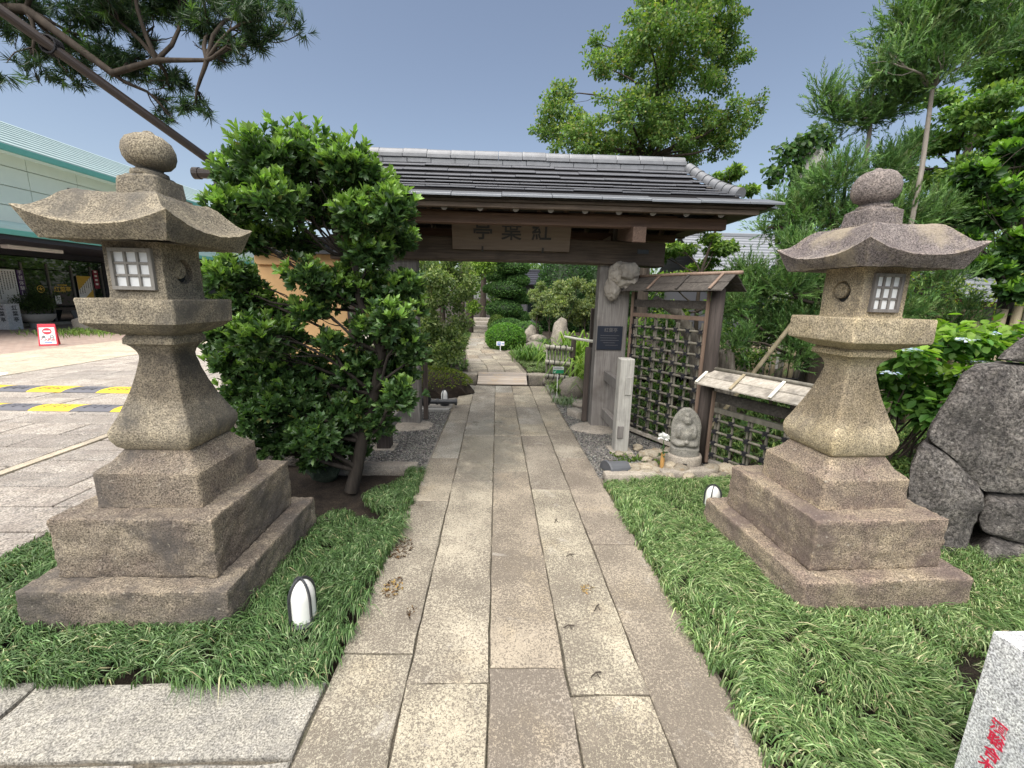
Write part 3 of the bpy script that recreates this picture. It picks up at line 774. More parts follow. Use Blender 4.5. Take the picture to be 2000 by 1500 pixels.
# ================================================================ BEDS
def inside(poly, P):
    x, y = P[:, 0], P[:, 1]; c = np.zeros(len(P), bool); n = len(poly)
    for i in range(n):
        x0, y0 = poly[i]; x1, y1 = poly[(i + 1) % n]
        k = ((y0 > y) != (y1 > y)) & (x < (x1 - x0) * (y - y0) / (y1 - y0 + 1e-12) + x0); c ^= k
    return c
def grass(name, label, poly, dens, holes, hgt, z0=0.0, cols=None, wts=None, per=13, patch=None, width=.0038, spread=.8, zf=None):
    poly = np.array(poly); lo, hi = poly.min(0), poly.max(0)
    n = int((hi - lo).prod() * dens); P = rng.uniform(lo, hi, (n, 2))
    k = inside(poly, P)
    for h in holes:
        k &= ~((P[:, 0] > h[0]) & (P[:, 0] < h[1]) & (P[:, 1] > h[2]) & (P[:, 1] < h[3]))
    if patch: k &= np.array([patch(p) for p in P])
    P = P[k]; n = len(P)
    lush = np.array([1 + .55 * fbm((p[0], p[1], 3), 2.6, 3) for p in P])
    N = n * per
    base = np.repeat(P, per, 0) + rng.normal(size=(N, 2)) * .012
    ph = rng.uniform(0, 6.283, N); lean = rng.uniform(.15, 1.0, N) * spread
    flow = np.array([.25, -.35])
    dx = np.cos(ph) * lean + flow[0] * .5; dy = np.sin(ph) * lean + flow[1] * .5
    L = hgt * np.repeat(lush, per) * rng.uniform(.6, 1.25, N)
    w = width * rng.uniform(.7, 1.3, N)
    sx, sy = -dy, dx; sl = np.sqrt(sx ** 2 + sy ** 2) + 1e-6; sx, sy = sx / sl, sy / sl
    zz = np.full(N, z0) if zf is None else np.repeat(np.array([zf(p) for p in P]), per)
    # neighbouring tufts are combed the same way
    fa = np.repeat(np.array([6.0 * fbm((q[0], q[1], 9), 1.1, 2) for q in P]), per)
    dx = dx + .55 * np.cos(fa); dy = dy + .55 * np.sin(fa) - .12
    V = np.zeros((N, 7, 3))
    for j, (t, hh, ww) in enumerate(((0, 0, .8), (.30, .52, 1), (.72, .70, .8))):
        for q, sg in ((0, -1), (1, 1)):
            V[:, j * 2 + q, 0] = base[:, 0] + dx * L * t * .72 + sx * w * ww * sg
            V[:, j * 2 + q, 1] = base[:, 1] + dy * L * t * .72 + sy * w * ww * sg
            V[:, j * 2 + q, 2] = zz + L * hh
    drop = rng.uniform(.12, .85, N)
    V[:, 6, 0] = base[:, 0] + dx * L * 1.1; V[:, 6, 1] = base[:, 1] + dy * L * 1.1; V[:, 6, 2] = zz + L * drop
    off = (np.arange(N) * 7)[:, None]
    F = [np.concatenate([np.array([[0, 1, 3, 2]]) + off, np.array([[2, 3, 5, 4]]) + off]), np.array([[4, 5, 6]]) + off]
    T = tints(N, cols or [(.06, .115, .04), (.105, .18, .065), (.22, .295, .15), (.33, .31, .18)], wts or [4.5, 4, 1.8, .3], .3)
    T *= np.repeat(rng.uniform(.75, 1.25, n), per)[:, None]
    T = np.repeat(T, 7, 0).reshape(N, 7, 3); T[:, 4:] *= 1.15
    o = np_mesh(name, V.reshape(-1, 3), F, T.reshape(-1, 3), 'grass', None, False, 'stuff')
    return tag(o, label, 'grass')
def lpatch(p):
    x, y = p
    if y > 3.0 + .1 * math.sin(x * 9) and x < -1.0 + .12 * math.sin(y * 7) and x > -2.5: return False
    return fbm((x, y, 0), 3.0, 3) > -1.0
def rpatch(p):
    x, y = p
    th = -.9 if y > 1.75 or x < 1.55 else -.5
    return fbm((x, y, 5), 4.0, 3) > th
grass('grass', 'dark mondo grass bed round the left stone lantern', [(-3.1, 1.585), (-.735, 1.585), (-.69, 3.3), (-.71, 3.93), (-1.0, 3.93), (-1.3, 3.1), (-2.5, 3.2), (-3.1, 3.6)], 1000,
      [(-2.40, -1.34, 1.93, 2.94)], .080, patch=lpatch, width=.0030)
grass('grass', 'bright mondo grass bed round the right stone lantern', [(1.035, -.2), (3.4, -.2), (4.4, 2.6), (3.0, 2.6), (3.0, 3.9), (2.2, 3.78), (.985, 3.72)], 980,
      [(1.68, 2.68, 2.05, 3.0), (1.61, 2.2, -.2, 1.15)], .078, patch=rpatch, width=.0030, cols=[(.085, .15, .05), (.155, .245, .085), (.30, .38, .18), (.38, .36, .21)], wts=[4, 4.5, 2.6, .6])
grass('grass', 'low ground cover right of the inner path', [(.62, 8.72), (4.5, 8.72), (5.5, 12), (2.0, 12.1), (.24, 12.15)], 260, [], .06, .15, per=10, width=.006,
      cols=[(.15, .21, .085), (.23, .29, .13), (.10, .155, .06)], wts=[3, 3, 2])
grass('grass', 'low ground cover left of the inner path', [(-3.5, 8.72), (-.64, 8.72), (-1.02, 12.4), (-1.3, 20), (-4, 20)], 70, [], .10, .15, per=9, width=.009,
      cols=[(.08, .14, .035), (.14, .21, .06), (.05, .10, .03)], wts=[3, 3, 2])
grass('grass', 'shaded green undergrowth behind the bamboo fences', [(1.9, 5.0), (2.9, 3.2), (5.6, 3.5), (7.5, 8.5), (1.7, 8.5)], 110, [], .11, -.03, per=8, width=.009,
      cols=[(.05, .11, .03), (.11, .18, .05), (.17, .24, .07)], wts=[3, 3, 2])
def gravel(name, label, poly, n, s, m='gravel', z=-.012):
    poly = np.array(poly); P = rng.uniform(poly.min(0), poly.max(0), (n, 2)); P = P[inside(poly, P)]; n = len(P)
    ov = np.array([[1, 0, 0], [0, 1, 0], [-1, 0, 0], [0, -1, 0], [0, 0, 1], [0, 0, -1]]); of = np.array([[0, 1, 4], [1, 2, 4], [2, 3, 4], [3, 0, 4], [1, 0, 5], [2, 1, 5], [3, 2, 5], [0, 3, 5]])
    sc = s * rng.uniform(.5, 1.3, (n, 1, 3)) * np.array([1, 1, .65]); a = rng.uniform(0, 6.28, n); ca, sa = np.cos(a), np.sin(a)
    V = ov[None] * sc; x = V[..., 0] * ca[:, None] - V[..., 1] * sa[:, None]; yy = V[..., 0] * sa[:, None] + V[..., 1] * ca[:, None]
    V = np.stack([x + P[:, :1], yy + P[:, 1:], V[..., 2] + z + rng.uniform(-.004, .006, (n, 1))], -1)
    F = [(of[None] + (np.arange(n) * 6)[:, None, None]).reshape(-1, 3)]
    T = tints(n, [(.17, .165, .155), (.27, .26, .24), (.10, .10, .10), (.36, .345, .31)], [4, 3, 3, 1.2], .2)
    o = np_mesh(name, V.reshape(-1, 3), F, np.repeat(T, 6, 0), 'litter', None, False, 'stuff')
    return tag(o, label, 'gravel')
tag(sheet('gravel_bed', [(1.0, 3.85), (2.35, 4.1), (1.7, 5.4), (1.6, 8.4), (.93, 8.4)], -.02, 'gravel'), 'grey gravel strip right of the path')
tag(sheet('gravel_bed', [(-1.78, 4.0), (-.72, 4.0), (-.74, 8.2), (-1.78, 8.2)], -.02, 'gravel'), 'grey gravel strip left of the path')
gravel('gravel', 'loose grey gravel round the right gate post', [(1.0, 3.87), (1.6, 3.98), (2.3, 4.15), (1.75, 5.2), (1.25, 6.9), (.95, 6.9)], 11000, .011)
gravel('gravel', 'loose grey gravel round the left gate post', [(-1.75, 4.02), (-.74, 4.02), (-.73, 6.4), (-1.75, 6.4)], 11000, .011)

def kerb(x0, x1, y0, y1, label, rot=0.0, z1=.045, m='kerb', grp=None):
    o = bm_build(rough_box(-(x1 - x0) / 2, (x1 - x0) / 2, -(y1 - y0) / 2, (y1 - y0) / 2, -.08, z1, .015, .008, .05, seed=x0), 'kerb_stone', m)
    o.location = ((x0 + x1) / 2, (y0 + y1) / 2, 0); o.rotation_euler.z = rot
    return tag(o, label, 'kerb stone', grp)
kerb(1.04, 1.56, 3.80, 3.91, 'grey kerb stone bordering the pebble bed beside the path', .03)
kerb(1.62, 2.22, 3.89, 4.01, 'pinkish rough kerb stone in front of the carved stone figure', .13)
kerb(-1.62, -.80, 3.96, 4.08, 'long low kerb stone between gravel and grass left of the path', .01)
kerb(.60, .98, 8.42, 8.72, 'mossy threshold kerb stone right of the wooden ramp', .05, .16, 'rock')
kerb(-1.3, -.44, 8.40, 8.70, 'long threshold kerb stone left of the wooden ramp', -.02, .16, 'rock')
kerb(-2.4, -1.33, 8.38, 8.70, 'threshold kerb stone ending at the left shrub', .03, .15, 'rock')
kerb(-.44, .6, 8.58, 8.72, 'threshold kerb stone behind the wooden ramp', 0, .145, 'rock')
o = kerb(1.02, 1.30, 5.95, 6.12, 'pale broken stone bar lying on the gravel by the right post', -1.15, .09)
rock('garden_rock', 'rock', (.80 + .25, 8.45, .02), .17, .13, .13, 'small dark rock beside the threshold kerb right of the ramp', 'rock', seed=3)
rock('garden_rock', 'rock', (1.32, 7.35, .1), .25, .2, .24, 'rounded mossy boulder behind the right gate post', 'rock', seed=4)
rock('garden_rock', 'rock', (1.40, 6.6, .02), .2, .15, .07, 'flat pale stone lying on the gravel inside the gate', 'rock', seed=14)
ramp = thing('wooden_ramp', 'weathered plank ramp laid up to the threshold kerb', 'ramp', (.07, 8.3, 0))
for k in range(6):
    y0 = 8.12 + k * .085; z0 = .03 + k * .024
    mb = MB(); mb.hexa([(-.42 + rng.uniform(-.01, .01), y0, z0 - .022), (.56, y0, z0 - .022), (.56, y0 + .08, z0), (-.42, y0 + .08, z0), (-.42, y0, z0), (.56, y0, z0), (.56, y0 + .08, z0 + .023), (-.42, y0 + .08, z0 + .023)])
    mb.build('plank', 'wood_ramp_x', ramp, bevel=.004)
# dropped blossom and twigs on the slabs
def litter(label, c, r, n, s, cols):
    P = np.zeros((n, 3)); a = rng.uniform(0, 6.28, n); q = np.sqrt(rng.uniform(0, 1, n))
    P[:, 0] = c[0] + np.cos(a) * q * r[0]; P[:, 1] = c[1] + np.sin(a) * q * r[1]; P[:, 2] = .004 + rng.uniform(0, .008, n)
    D = rdir(n) * np.array([1, 1, .25]); L = s * rng.uniform(.5, 1.5, n)
    o = leaves('leaf_litter', P, D, np.tile([0, 0, 1.], (n, 1)) + rng.normal(size=(n, 3)) * .3, L, L * .35, tints(n, cols, [1] * len(cols), .35), 'diamond', 'litter', None, 'stuff')
    return tag(o, label, 'litter')
BR = [(.075, .04, .018), (.13, .075, .03), (.04, .025, .015)]
litter('brown dropped blossom heap on the left slab, farther one', (-.645, 2.62), (.075, .13), 190, .02, BR)
litter('brown dropped blossom heap on the left slab, nearer one', (-.60, 2.23), (.055, .10), 110, .02, BR + [(.34, .22, .06)])
litter('few brown petals near the left slab corner', (-.46, 2.03), (.03, .04), 26, .018, BR)
litter('small yellowish blossom clump on the right slabs', (.545, 2.22), (.035, .045), 34, .02, [(.3, .2, .07), (.14, .09, .04)])
litter('faint dry remains on the slab by the grass corner', (-.63, 3.22), (.04, .03), 20, .015, [(.12, .1, .07)])
TW = ('twig at the far end of the right hand slabs', 'twig between the two seams, second from the far end', 'twig just before the cross joint of the fourth row', 'nearest of the dark twigs on the path', 'twig beside the small yellowish blossom clump')
for k, (x, y, a) in enumerate(((.50, 2.55, .4), (.46, 3.0, 1.2), (.39, 1.92, .2), (.47, 1.63, .5), (.57, 2.06, .9))):
    mb = MB(); mb.tube([(x - .03 * math.cos(a), y - .03 * math.sin(a), .006), (x, y + .006, .012), (x + .03 * math.cos(a), y + .03 * math.sin(a), .006)], .003, 5)
    mb.tube([(x, y + .006, .012), (x + .015, y - .02, .007)], .002, 5)
    tag(mb.build('twig', 'trunk'), 'dark ' + TW[k], 'twig', 'twigs on the path')

# ================================================================ STONE LANTERNS
def sq(w, z, r=.02, n=9):
    h = w / 2; r = min(r, h * .5); pts = []
    for k, (sx, sy) in enumerate(((1, -1), (1, 1), (-1, 1), (-1, -1))):
        # side from previous corner to this one, then the rounded corner
        a0 = [-math.pi / 2, 0, math.pi / 2, math.pi][k]
        cx, cy = sx * (h - r), sy * (h - r)
        for q in range(4):
            a = a0 + math.pi / 2 * q / 3; pts.append((cx + r * math.cos(a), cy + r * math.sin(a), z))
        nx, ny = [(1, 1), (-1, 1), (-1, -1), (1, -1)][k]
        e = (nx * (h - r), ny * (h - r))
        ex, ey = (h, e[1]) if k == 0 else ((e[0], h) if k == 1 else ((-h, e[1]) if k == 2 else (e[0], -h)))
        s0 = pts[-1]
        for q in range(1, n): pts.append((s0[0] + (ex - s0[0]) * q / n, s0[1] + (ey - s0[1]) * q / n, z))
    return pts
def sharp(o, deg=32):
    o.data.set_sharp_from_angle(angle=R(deg)); return o
def loft(name, secs, c, m, parent, amp=.003, sc=9.0, r=.015, seed=0.0):
    fine = []
    for (w0, z0), (w1, z1) in zip(secs[:-1], secs[1:]):
        k = max(1, int(max(abs(z1 - z0), abs(w1 - w0) / 2) / .03))
        for q in range(k): fine.append((w0 + (w1 - w0) * q / k, z0 + (z1 - z0) * q / k))
    fine.append(secs[-1])
    rs = [[(x + c[0], y + c[1], z) for x, y, z in sq(w, z, r)] for w, z in fine]
    mb = MB(); mb.rings(rs)
    v2 = []
    for p in mb.v:
        d = Vector((p[0] - c[0], p[1] - c[1], 0)); L = d.length or 1
        k = amp * (fbm((p[0] + seed, p[1], p[2]), sc) + .5 * fbm((p[0], p[1] + seed, p[2]), sc * 4, 3)); v2.append((p[0] + d.x / L * k, p[1] + d.y / L * k, p[2] + k * .4))
    mb.v = v2
    return sharp(mb.build(name, m, parent, smooth=True))

def lantern(label, c, rot, dims, mats, win, moon):
    t = thing('stone_lantern', label, 'stone lantern', (c[0], c[1], 0), 'pair of stone lanterns flanking the path'); t.rotation_euler.z = rot
    cx, cy = c; d = dims
    for (w, z0, z1), tp, sd in zip(d['steps'], (0.01, .0, .0), (1, 5, 9)):
        bm_build(rough_box(cx - w / 2, cx + w / 2, cy - w / 2, cy + w / 2, z0, z1, .009, .0085, .022, tp, sd + cx, 17.0), 'base_step', mats[0], t)
    (w, z0, z1, w2, z2) = d['step3']
    loft('base_step', [(w + .01, z0), (w, z1 - .012), (w - .02, z1), (w2 + .08, z1 + (z2 - z1) * .35), (w2, z2)], c, mats[0], t, .006, 9, .02, cx)
    loft('shaft', d['shaft'], c, mats[1], t, .003, 8, .016, cx)
    loft('platform', d['plat'], c, mats[1], t, .003, 8, .014, cx + 3)
    wb, b0, b1 = d['box']
    fb = loft('fire_box', [(wb + .006, b0), (wb, b0 + .02), (wb, b1)], c, mats[1], t, .0015, 8, .008, cx + 5)
    zc = (b0 + b1) / 2
    # moon hole: a round hollow with an off-centre plug that leaves a crescent
    h = wb / 2
    mx = moon
    cut = MB()
    cut.rings([[(cx + mx * (h - .03), cy + .064 * math.cos(a), zc + .005 + .064 * math.sin(a)) for a in np.linspace(0, 2 * math.pi, 28, endpoint=False)],
               [(cx + mx * (h + .02), cy + .064 * math.cos(a), zc + .005 + .064 * math.sin(a)) for a in np.linspace(0, 2 * math.pi, 28, endpoint=False)]])
    co = cut.build('cut', mats[1], t)
    _b = bmesh.new(); _b.from_mesh(co.data); bmesh.ops.recalc_face_normals(_b, faces=_b.faces); _b.to_mesh(co.data); _b.free()
    bpy.context.view_layer.update()
    md = fb.modifiers.new('moon', 'BOOLEAN'); md.object = co; md.operation = 'DIFFERENCE'; md.solver = 'EXACT'
    bpy.context.view_layer.update()
    dg = bpy.context.evaluated_depsgraph_get(); me = bpy.data.meshes.new_from_object(fb.evaluated_get(dg))
    fb.modifiers.clear(); fb.data = me; bpy.data.objects.remove(co)
    plug = MB(); oy, oz = -.016 * (1 if moon > 0 else -1) * -1, .012
    plug.rings([[(cx + mx * q, cy + oy * -1 + .044 * math.cos(a), zc + oz + .044 * math.sin(a)) for a in np.linspace(0, 2 * math.pi, 24, endpoint=False)] for q in (h - .031, h - .008)])
    plug.build('moon_disc', mats[1], fb, bevel=.004)
    hole = MB()
    hole.rings([[(cx + mx * q, cy + (.045 * math.cos(a) + .004), zc - .008 + .045 * math.sin(a)) for a in np.linspace(0, 2 * math.pi, 24, endpoint=False)] for q in (h - .0305, h - .0285)])
    hole.build('moon_opening_shade', 'black', fb)  # black disc painted in for the darkness inside the opening
    # lattice window on the front
    wx, wz, ww, wh = win; y0 = cy - h
    wf = MB(); f = .019
    X0, X1, Z0, Z1 = cx + wx - ww / 2, cx + wx + ww / 2, wz - wh / 2, wz + wh / 2
    for a in ((X0, X1, Z0, Z0 + f), (X0, X1, Z1 - f, Z1), (X0, X0 + f, Z0 + f, Z1 - f), (X1 - f, X1, Z0 + f, Z1 - f)): wf.box(a[0], a[1], y0 - .019, y0 + .006, a[2], a[3])
    g = .0125; iw, ih = (ww - 2 * f - 2 * g) / 3, (wh - 2 * f - 2 * g) / 3
    for k in (1, 2):
        x = X0 + f + k * iw + (k - 1) * g; wf.box(x, x + g, y0 - .013, y0 + .004, Z0 + f, Z1 - f)
        z = Z0 + f + k * ih + (k - 1) * g; wf.box(X0 + f, X1 - f, y0 - .0115, y0 + .003, z, z + g)
    fr = wf.build('window_frame', d.get('wmat', 'frame'), t, bevel=.0015, seg=1)
    for i in range(3):
        for j in range(3):
            x = X0 + f + i * (iw + g); z = Z0 + f + j * (ih + g)
            MB().box(x, x + iw, y0 - .0025, y0 + .002, z, z + ih).build('pane', 'paper', fr)
    # roof
    rf = d['roof']; hw, zb, zm, zcn, zt, s0 = rf['hw'], rf['zb'], rf['zm'], rf['zc'], rf['zt'], rf['s0']
    n = 18; per = []
    for k in range(4):
        for q in range(2 * n):
            u = -1 + q / n
            u = math.copysign(abs(u) ** .8, u)
            per.append([(u, -1), (1, u), (-u, 1), (-1, -u)][k])
    rs = []
    def ring(fn): rs.append([fn(u, v) for u, v in per])
    def kk(u, v): return min(abs(u), abs(v)) ** 2.1
    hb = hw * rf.get('bot', .885)
    ring(lambda u, v: (u * wb * .5, v * wb * .5, zb + .03))
    ring(lambda u, v: (u * hb * .97, v * hb * .97, zb))
    ring(lambda u, v: (u * hb, v * hb, zb + .006 + .012 * kk(u, v)))
    for q in (.33, .66): ring(lambda u, v, q=q: (u * (hb + (hw - hb) * q), v * (hb + (hw - hb) * q), zb + .006 + .012 * kk(u, v) + (zm + (zcn - zm) * kk(u, v) - zb - .02) * q))
    ring(lambda u, v: (u * hw, v * hw, zm - .008 + (zcn - zm) * kk(u, v)))
    for q in range(1, 16):
        s_ = 1 - (1 - s0) * q / 15; tt = q / 15.0
        gq = tt ** 1.35 * (1 - tt) * .55 + tt * tt * (3 - 2 * tt) * (.45 + .55 * tt)
        e_ = max(0, min(1, (tt - .10) / .80)); gq = .22 * tt + .78 * (e_ * e_ * (3 - 2 * e_))
        ring(lambda u, v, s_=s_, gq=gq, tt=tt: (u * hw * s_ * .995, v * hw * s_ * .995, zm + (zt - zm) * gq + (zcn - zm) * kk(u, v) * (1 - tt) ** 2.2 + .022 * kk(u, v) * 4 * tt * (1 - tt)))
    mb = MB(); mb.rings([[(x + cx, y + cy, z) for x, y, z in r_] for r_ in rs])
    mb.v = [(p[0], p[1], p[2] + .004 * fbm((p[0], p[1] + cx, p[2]), 9) + .003 * fbm(p, 40, 3)) for p in mb.v]
    sharp(mb.build('lantern_roof', mats[2], t, smooth=True), 38)
    fx, fy = c[0] + d['finial'].get('dx', 0), c[1]
    loft('finial_base', d['finial']['base'], (fx, fy), mats[2], t, .004, 10, .02, cx + 7)
    mb = MB(); mb.lathe((fx, fy, 0), d['finial']['jewel'], 32)
    tl = d['finial'].get('tilt', 0)
    zj = d['finial']['jewel'][0][1]
    mb.v = [(p[0] + (p[2] - zj) * tl, p[1], p[2] - (p[0] - fx) * tl + .004 * fbm(p, 8)) for p in mb.v]
    mb.build('jewel', mats[2], t, smooth=True)
    return t

lantern('brown grey stone lantern left of the path with its lattice window lit from the front', (-1.86, 2.42), 0.0, dict(
    steps=[(1.04, -.05, .222), (.812, .222, .552)], step3=(.545, .552, .752, .36, .84),
    shaft=[(.345, .838), (.395, .862), (.43, .905), (.435, .945), (.42, .965), (.36, 1.03), (.305, 1.10), (.255, 1.18), (.215, 1.26), (.19, 1.32), (.186, 1.345), (.198, 1.37), (.228, 1.395), (.25, 1.407), (.272, 1.412), (.27, 1.44), (.24, 1.462)],
    plat=[(.26, 1.460), (.33, 1.475), (.42, 1.50), (.462, 1.522), (.474, 1.525), (.482, 1.640), (.474, 1.648)],
    box=(.288, 1.646, 1.93), roof=dict(hw=.343, zb=1.924, zm=1.992, zc=2.064, zt=2.156, s0=.47, bot=.875),
    finial=dict(dx=.035, base=[(.25, 2.148), (.25, 2.166), (.212, 2.169), (.205, 2.225), (.202, 2.250), (.165, 2.258), (.15, 2.266)], tilt=.10,
                jewel=[(.075, 2.258), (.082, 2.272), (.078, 2.288), (.056, 2.298), (.058, 2.305), (.088, 2.316), (.107, 2.342), (.114, 2.373), (.110, 2.405), (.093, 2.438), (.062, 2.460), (.03, 2.468), (.018, 2.480), (.004, 2.484)])),
    ('lantern_lb', 'lantern_l', 'lantern_l'), (.0, 1.795, .212, .206), 1)
lantern('tan stone lantern right of the path with mauve weathered base and roof', (2.165, 2.53), R(3.2), dict(
    wmat='wood_grey_z',
    steps=[(1.03, -.05, .205), (.81, .205, .512)], step3=(.54, .512, .70, .36, .80),
    shaft=[(.335, .798), (.39, .82), (.42, .86), (.43, .90), (.415, .935), (.355, 1.01), (.30, 1.09), (.25, 1.17), (.212, 1.25), (.192, 1.31), (.192, 1.335), (.215, 1.365), (.26, 1.39), (.285, 1.40), (.302, 1.404), (.298, 1.43), (.26, 1.447)],
    plat=[(.28, 1.445), (.35, 1.46), (.44, 1.482), (.49, 1.492), (.498, 1.50), (.496, 1.620), (.486, 1.628)],
    box=(.28, 1.626, 1.91), roof=dict(hw=.338, zb=1.90, zm=1.966, zc=2.044, zt=2.134, s0=.47, bot=.86),
    finial=dict(dx=-.03, base=[(.265, 2.127), (.265, 2.143), (.208, 2.147), (.202, 2.195), (.20, 2.222), (.17, 2.232), (.15, 2.24)], tilt=-.08,
                jewel=[(.08, 2.234), (.085, 2.253), (.068, 2.266), (.072, 2.273), (.098, 2.288), (.113, 2.318), (.116, 2.355), (.108, 2.392), (.085, 2.422), (.06, 2.438), (.025, 2.446), (.012, 2.456), (.003, 2.458)])),
    ('lantern_rb', 'lantern_r', 'lantern_rt'), (.0, 1.768, .178, .215), -1)

# ================================================================ BOULDER WALL (right)
bw = thing('boulder_wall', 'rough wall of large dark fitted boulders at the right edge', 'stone wall', (4.0, 2.9, 0))
def face_stone(poly, y0, d, seed, bulge=.09):
    """one fitted boulder: outline in the wall plane, bulging face, real depth"""
    P = np.array(poly, float); c = P.mean(0); out = []
    n = len(P)
    for i in range(n):
        a, b = P[i], P[(i + 1) % n]; k = max(2, int(np.linalg.norm(b - a) / .035))
        for q in range(k): out.append(a + (b - a) * q / k)
    for _ in range(1): out = [(out[i - 1] + 2 * out[i] + out[(i + 1) % len(out)]) / 4 for i in range(len(out))]
    out = np.array(out); rs = []
    for s_, yy in ((.9, d), (.98, .12), (1, .05), (.992, .015), (.972, -.012), (.93, -.026), (.84, -.034), (.72, -.04), (.58, -.044), (.44, -.046), (.3, -.048), (.16, -.05), (.04, -.05)):
        r_ = []
        for p in out:
            q = c + (p - c) * s_
            cell = mnoise.cell_vector(Vector((q[0] * 5 + seed, q[1] * 5, seed))); yy0 = .02 * (cell.x - .5) if s_ < .97 else 0
            am = 0.036 * (1 if s_ < .985 else .5); sh = 1.25 * max(0, yy)
            r_.append((q[0] + sh, y0 + yy + yy0 * .6 + .012 * fbm((q[0] + seed * 2, q[1], 3), 9, 4) + am * fbm((q[0] + seed, q[1], yy), 3.2) + am * .5 * fbm((q[0], q[1] + seed, 0), 16, 4) + .25 * (q[1] - .2) * .6, q[1]))
        rs.append(r_)
    mb = MB(); mb.rings(rs)
    return sharp(mb.build('boulder', 'boulder', bw, smooth=True), 40)
BY = 2.62
face_stone([(2.86, .63), (2.935, .79), (3.10, .70), (3.32, .50), (3.39, .40), (3.36, .20), (3.26, -.02), (3.0, -.15), (2.8, .2)], BY, .5, 1)
face_stone([(2.955, .80), (3.05, .98), (3.16, 1.17), (3.28, 1.30), (3.42, 1.325), (3.75, 1.30), (4.2, 1.25), (4.2, .42), (3.78, .40), (3.42, .42), (3.34, .50), (3.12, .70)], BY + .03, .5, 2, .11)
face_stone([(3.43, .39), (3.78, .385), (4.15, .40), (4.2, .10), (3.75, .06), (3.41, .15), (3.40, .28)], BY + .02, .5, 3)
face_stone([(3.10, -.06), (3.28, .02), (3.38, .125), (3.75, .035), (4.2, .07), (4.3, -.25), (3.2, -.25)], BY - .06, .5, 4)
face_stone([(3.47, 1.345), (3.6, 1.46), (3.75, 1.55), (4.3, 1.55), (4.3, 1.28), (3.8, 1.315)], BY + .06, .5, 5)
face_stone([(4.22, 1.25), (4.9, 1.3), (5.0, .5), (4.22, .42)], BY + .05, .5, 6)

# ================================================================ GRANITE MARKER (near right corner)
gm = thing('granite_marker', 'pale speckled granite marker post with red carved lettering in the near right corner', 'marker stone', (1.95, .85, 0))
MB().box(1.615, 2.25, .35, 1.142, -.05, .675).build('block', 'granite', gm, bevel=.004)
for k, (ch, yy, zz) in enumerate((('湏', 1.061, 0.383), ('聡', 1.059, 0.335), ('合', 1.059, 0.283), ('木', 1.063, 0.234))):
    text(ch, .046, 'red_ink', 'lettering', gm, (1.6135, yy, zz), (0, -1, 0), (0, 0, 1), .001, bold=.0008)
text('会', .07, 'red_ink', 'lettering', gm, (1.6135, .83, .47), (0, -1, 0), (0, 0, 1), .001)

# ================================================================ GATE
gate = thing('roofed_gate', 'old wooden roofed gate with copper plate roof spanning the path', 'gate', (.12, 5.5, 0))
def post(x0, x1, y0, y1, z0, z1, m, name, bev=.012, parent=gate):
    return box(name, m, parent, x0, x1, y0, y1, z0, z1, bev)
post(1.238, 1.635, 5.42, 5.60, .0, 2.13, 'wood_grey_z', 'post')
post(-1.40, -1.03, 5.42, 5.60, .0, 2.13, 'wood_grey_z', 'post')
for x0, x1, z1 in ((1.165, 1.235, 1.06), (-1.027, -.965, 1.02)):
    post(x0, x1, 5.66, 5.70, .02, z1, 'wood_dark_z', 'door_board', .004)
post(1.255, 1.36, 5.72, 5.78, .02, 1.04, 'wood_grey_z', 'door_board', .004)
# kabuki beam, slightly arched
mb = MB(); rs = []
for k in range(13):
    x = -2.05 + 4.06 * k / 12; a = .03 * (1 - ((x + .02) / 2.03) ** 2)
    rs.append([(x, 5.34, 2.10 + a), (x, 5.62, 2.10 + a), (x, 5.62, 2.385 + a * .6), (x, 5.34, 2.385 + a * .6)])
mb.rings(rs); mb.build('lintel_beam', 'wood_beam_x', gate, bevel=.015)
box('peg', 'black', gate, 1.66, 1.80, 5.332, 5.338, 2.25, 2.30, .001)
# arms through the posts carrying the eave purlins
for x in (1.40, -1.32):
    box('arm_beam', 'wood_red_y', gate, x, x + .145, 4.68, 6.35, 2.385, 2.53, .008) if False else None
    mb = MB(); mb.hexa([(x, 4.70, 2.30), (x + .145, 4.70, 2.30), (x + .145, 5.33, 2.40), (x, 5.33, 2.40), (x, 4.70, 2.462), (x + .145, 4.70, 2.462), (x + .145, 5.33, 2.56), (x, 5.33, 2.56)])
    mb.build('arm_beam', 'wood_red_y', gate, bevel=.008)
    box('strut', 'wood_dark_z', gate, x, x + .14, 5.42, 5.56, 2.40, 3.0, .006)
    box('arm_beam', 'wood_red_y', gate, x, x + .145, 5.63, 6.3, 2.36, 2.50, .008)
box('purlin', 'wood_red_x', gate, -2.30, 2.44, 4.78, 4.89, 2.462, 2.575, .006)
box('purlin', 'wood_red_x', gate, -2.30, 2.44, 6.15, 6.27, 2.502, 2.60, .006)
box('purlin', 'wood_red_x', gate, -2.30, 2.10, 5.30, 5.41, 2.585, 2.69, .006)
box('ridge_beam', 'wood_red_x', gate, -2.25, 2.15, 5.44, 5.58, 3.00, 3.13, .006)
RX0, RX1 = -2.0, 2.19          # ridge ends
EX0, EX1 = -2.66, 2.86         # eave corners
YE, ZE, YR, ZR = 4.47, 2.690, 5.5, 3.265
def slope_z(y): # slightly sagging roof line
    t = (y - YE) / (YR - YE); return ZE + (ZR - ZE) * (t - .10 * math.sin(math.pi * t))
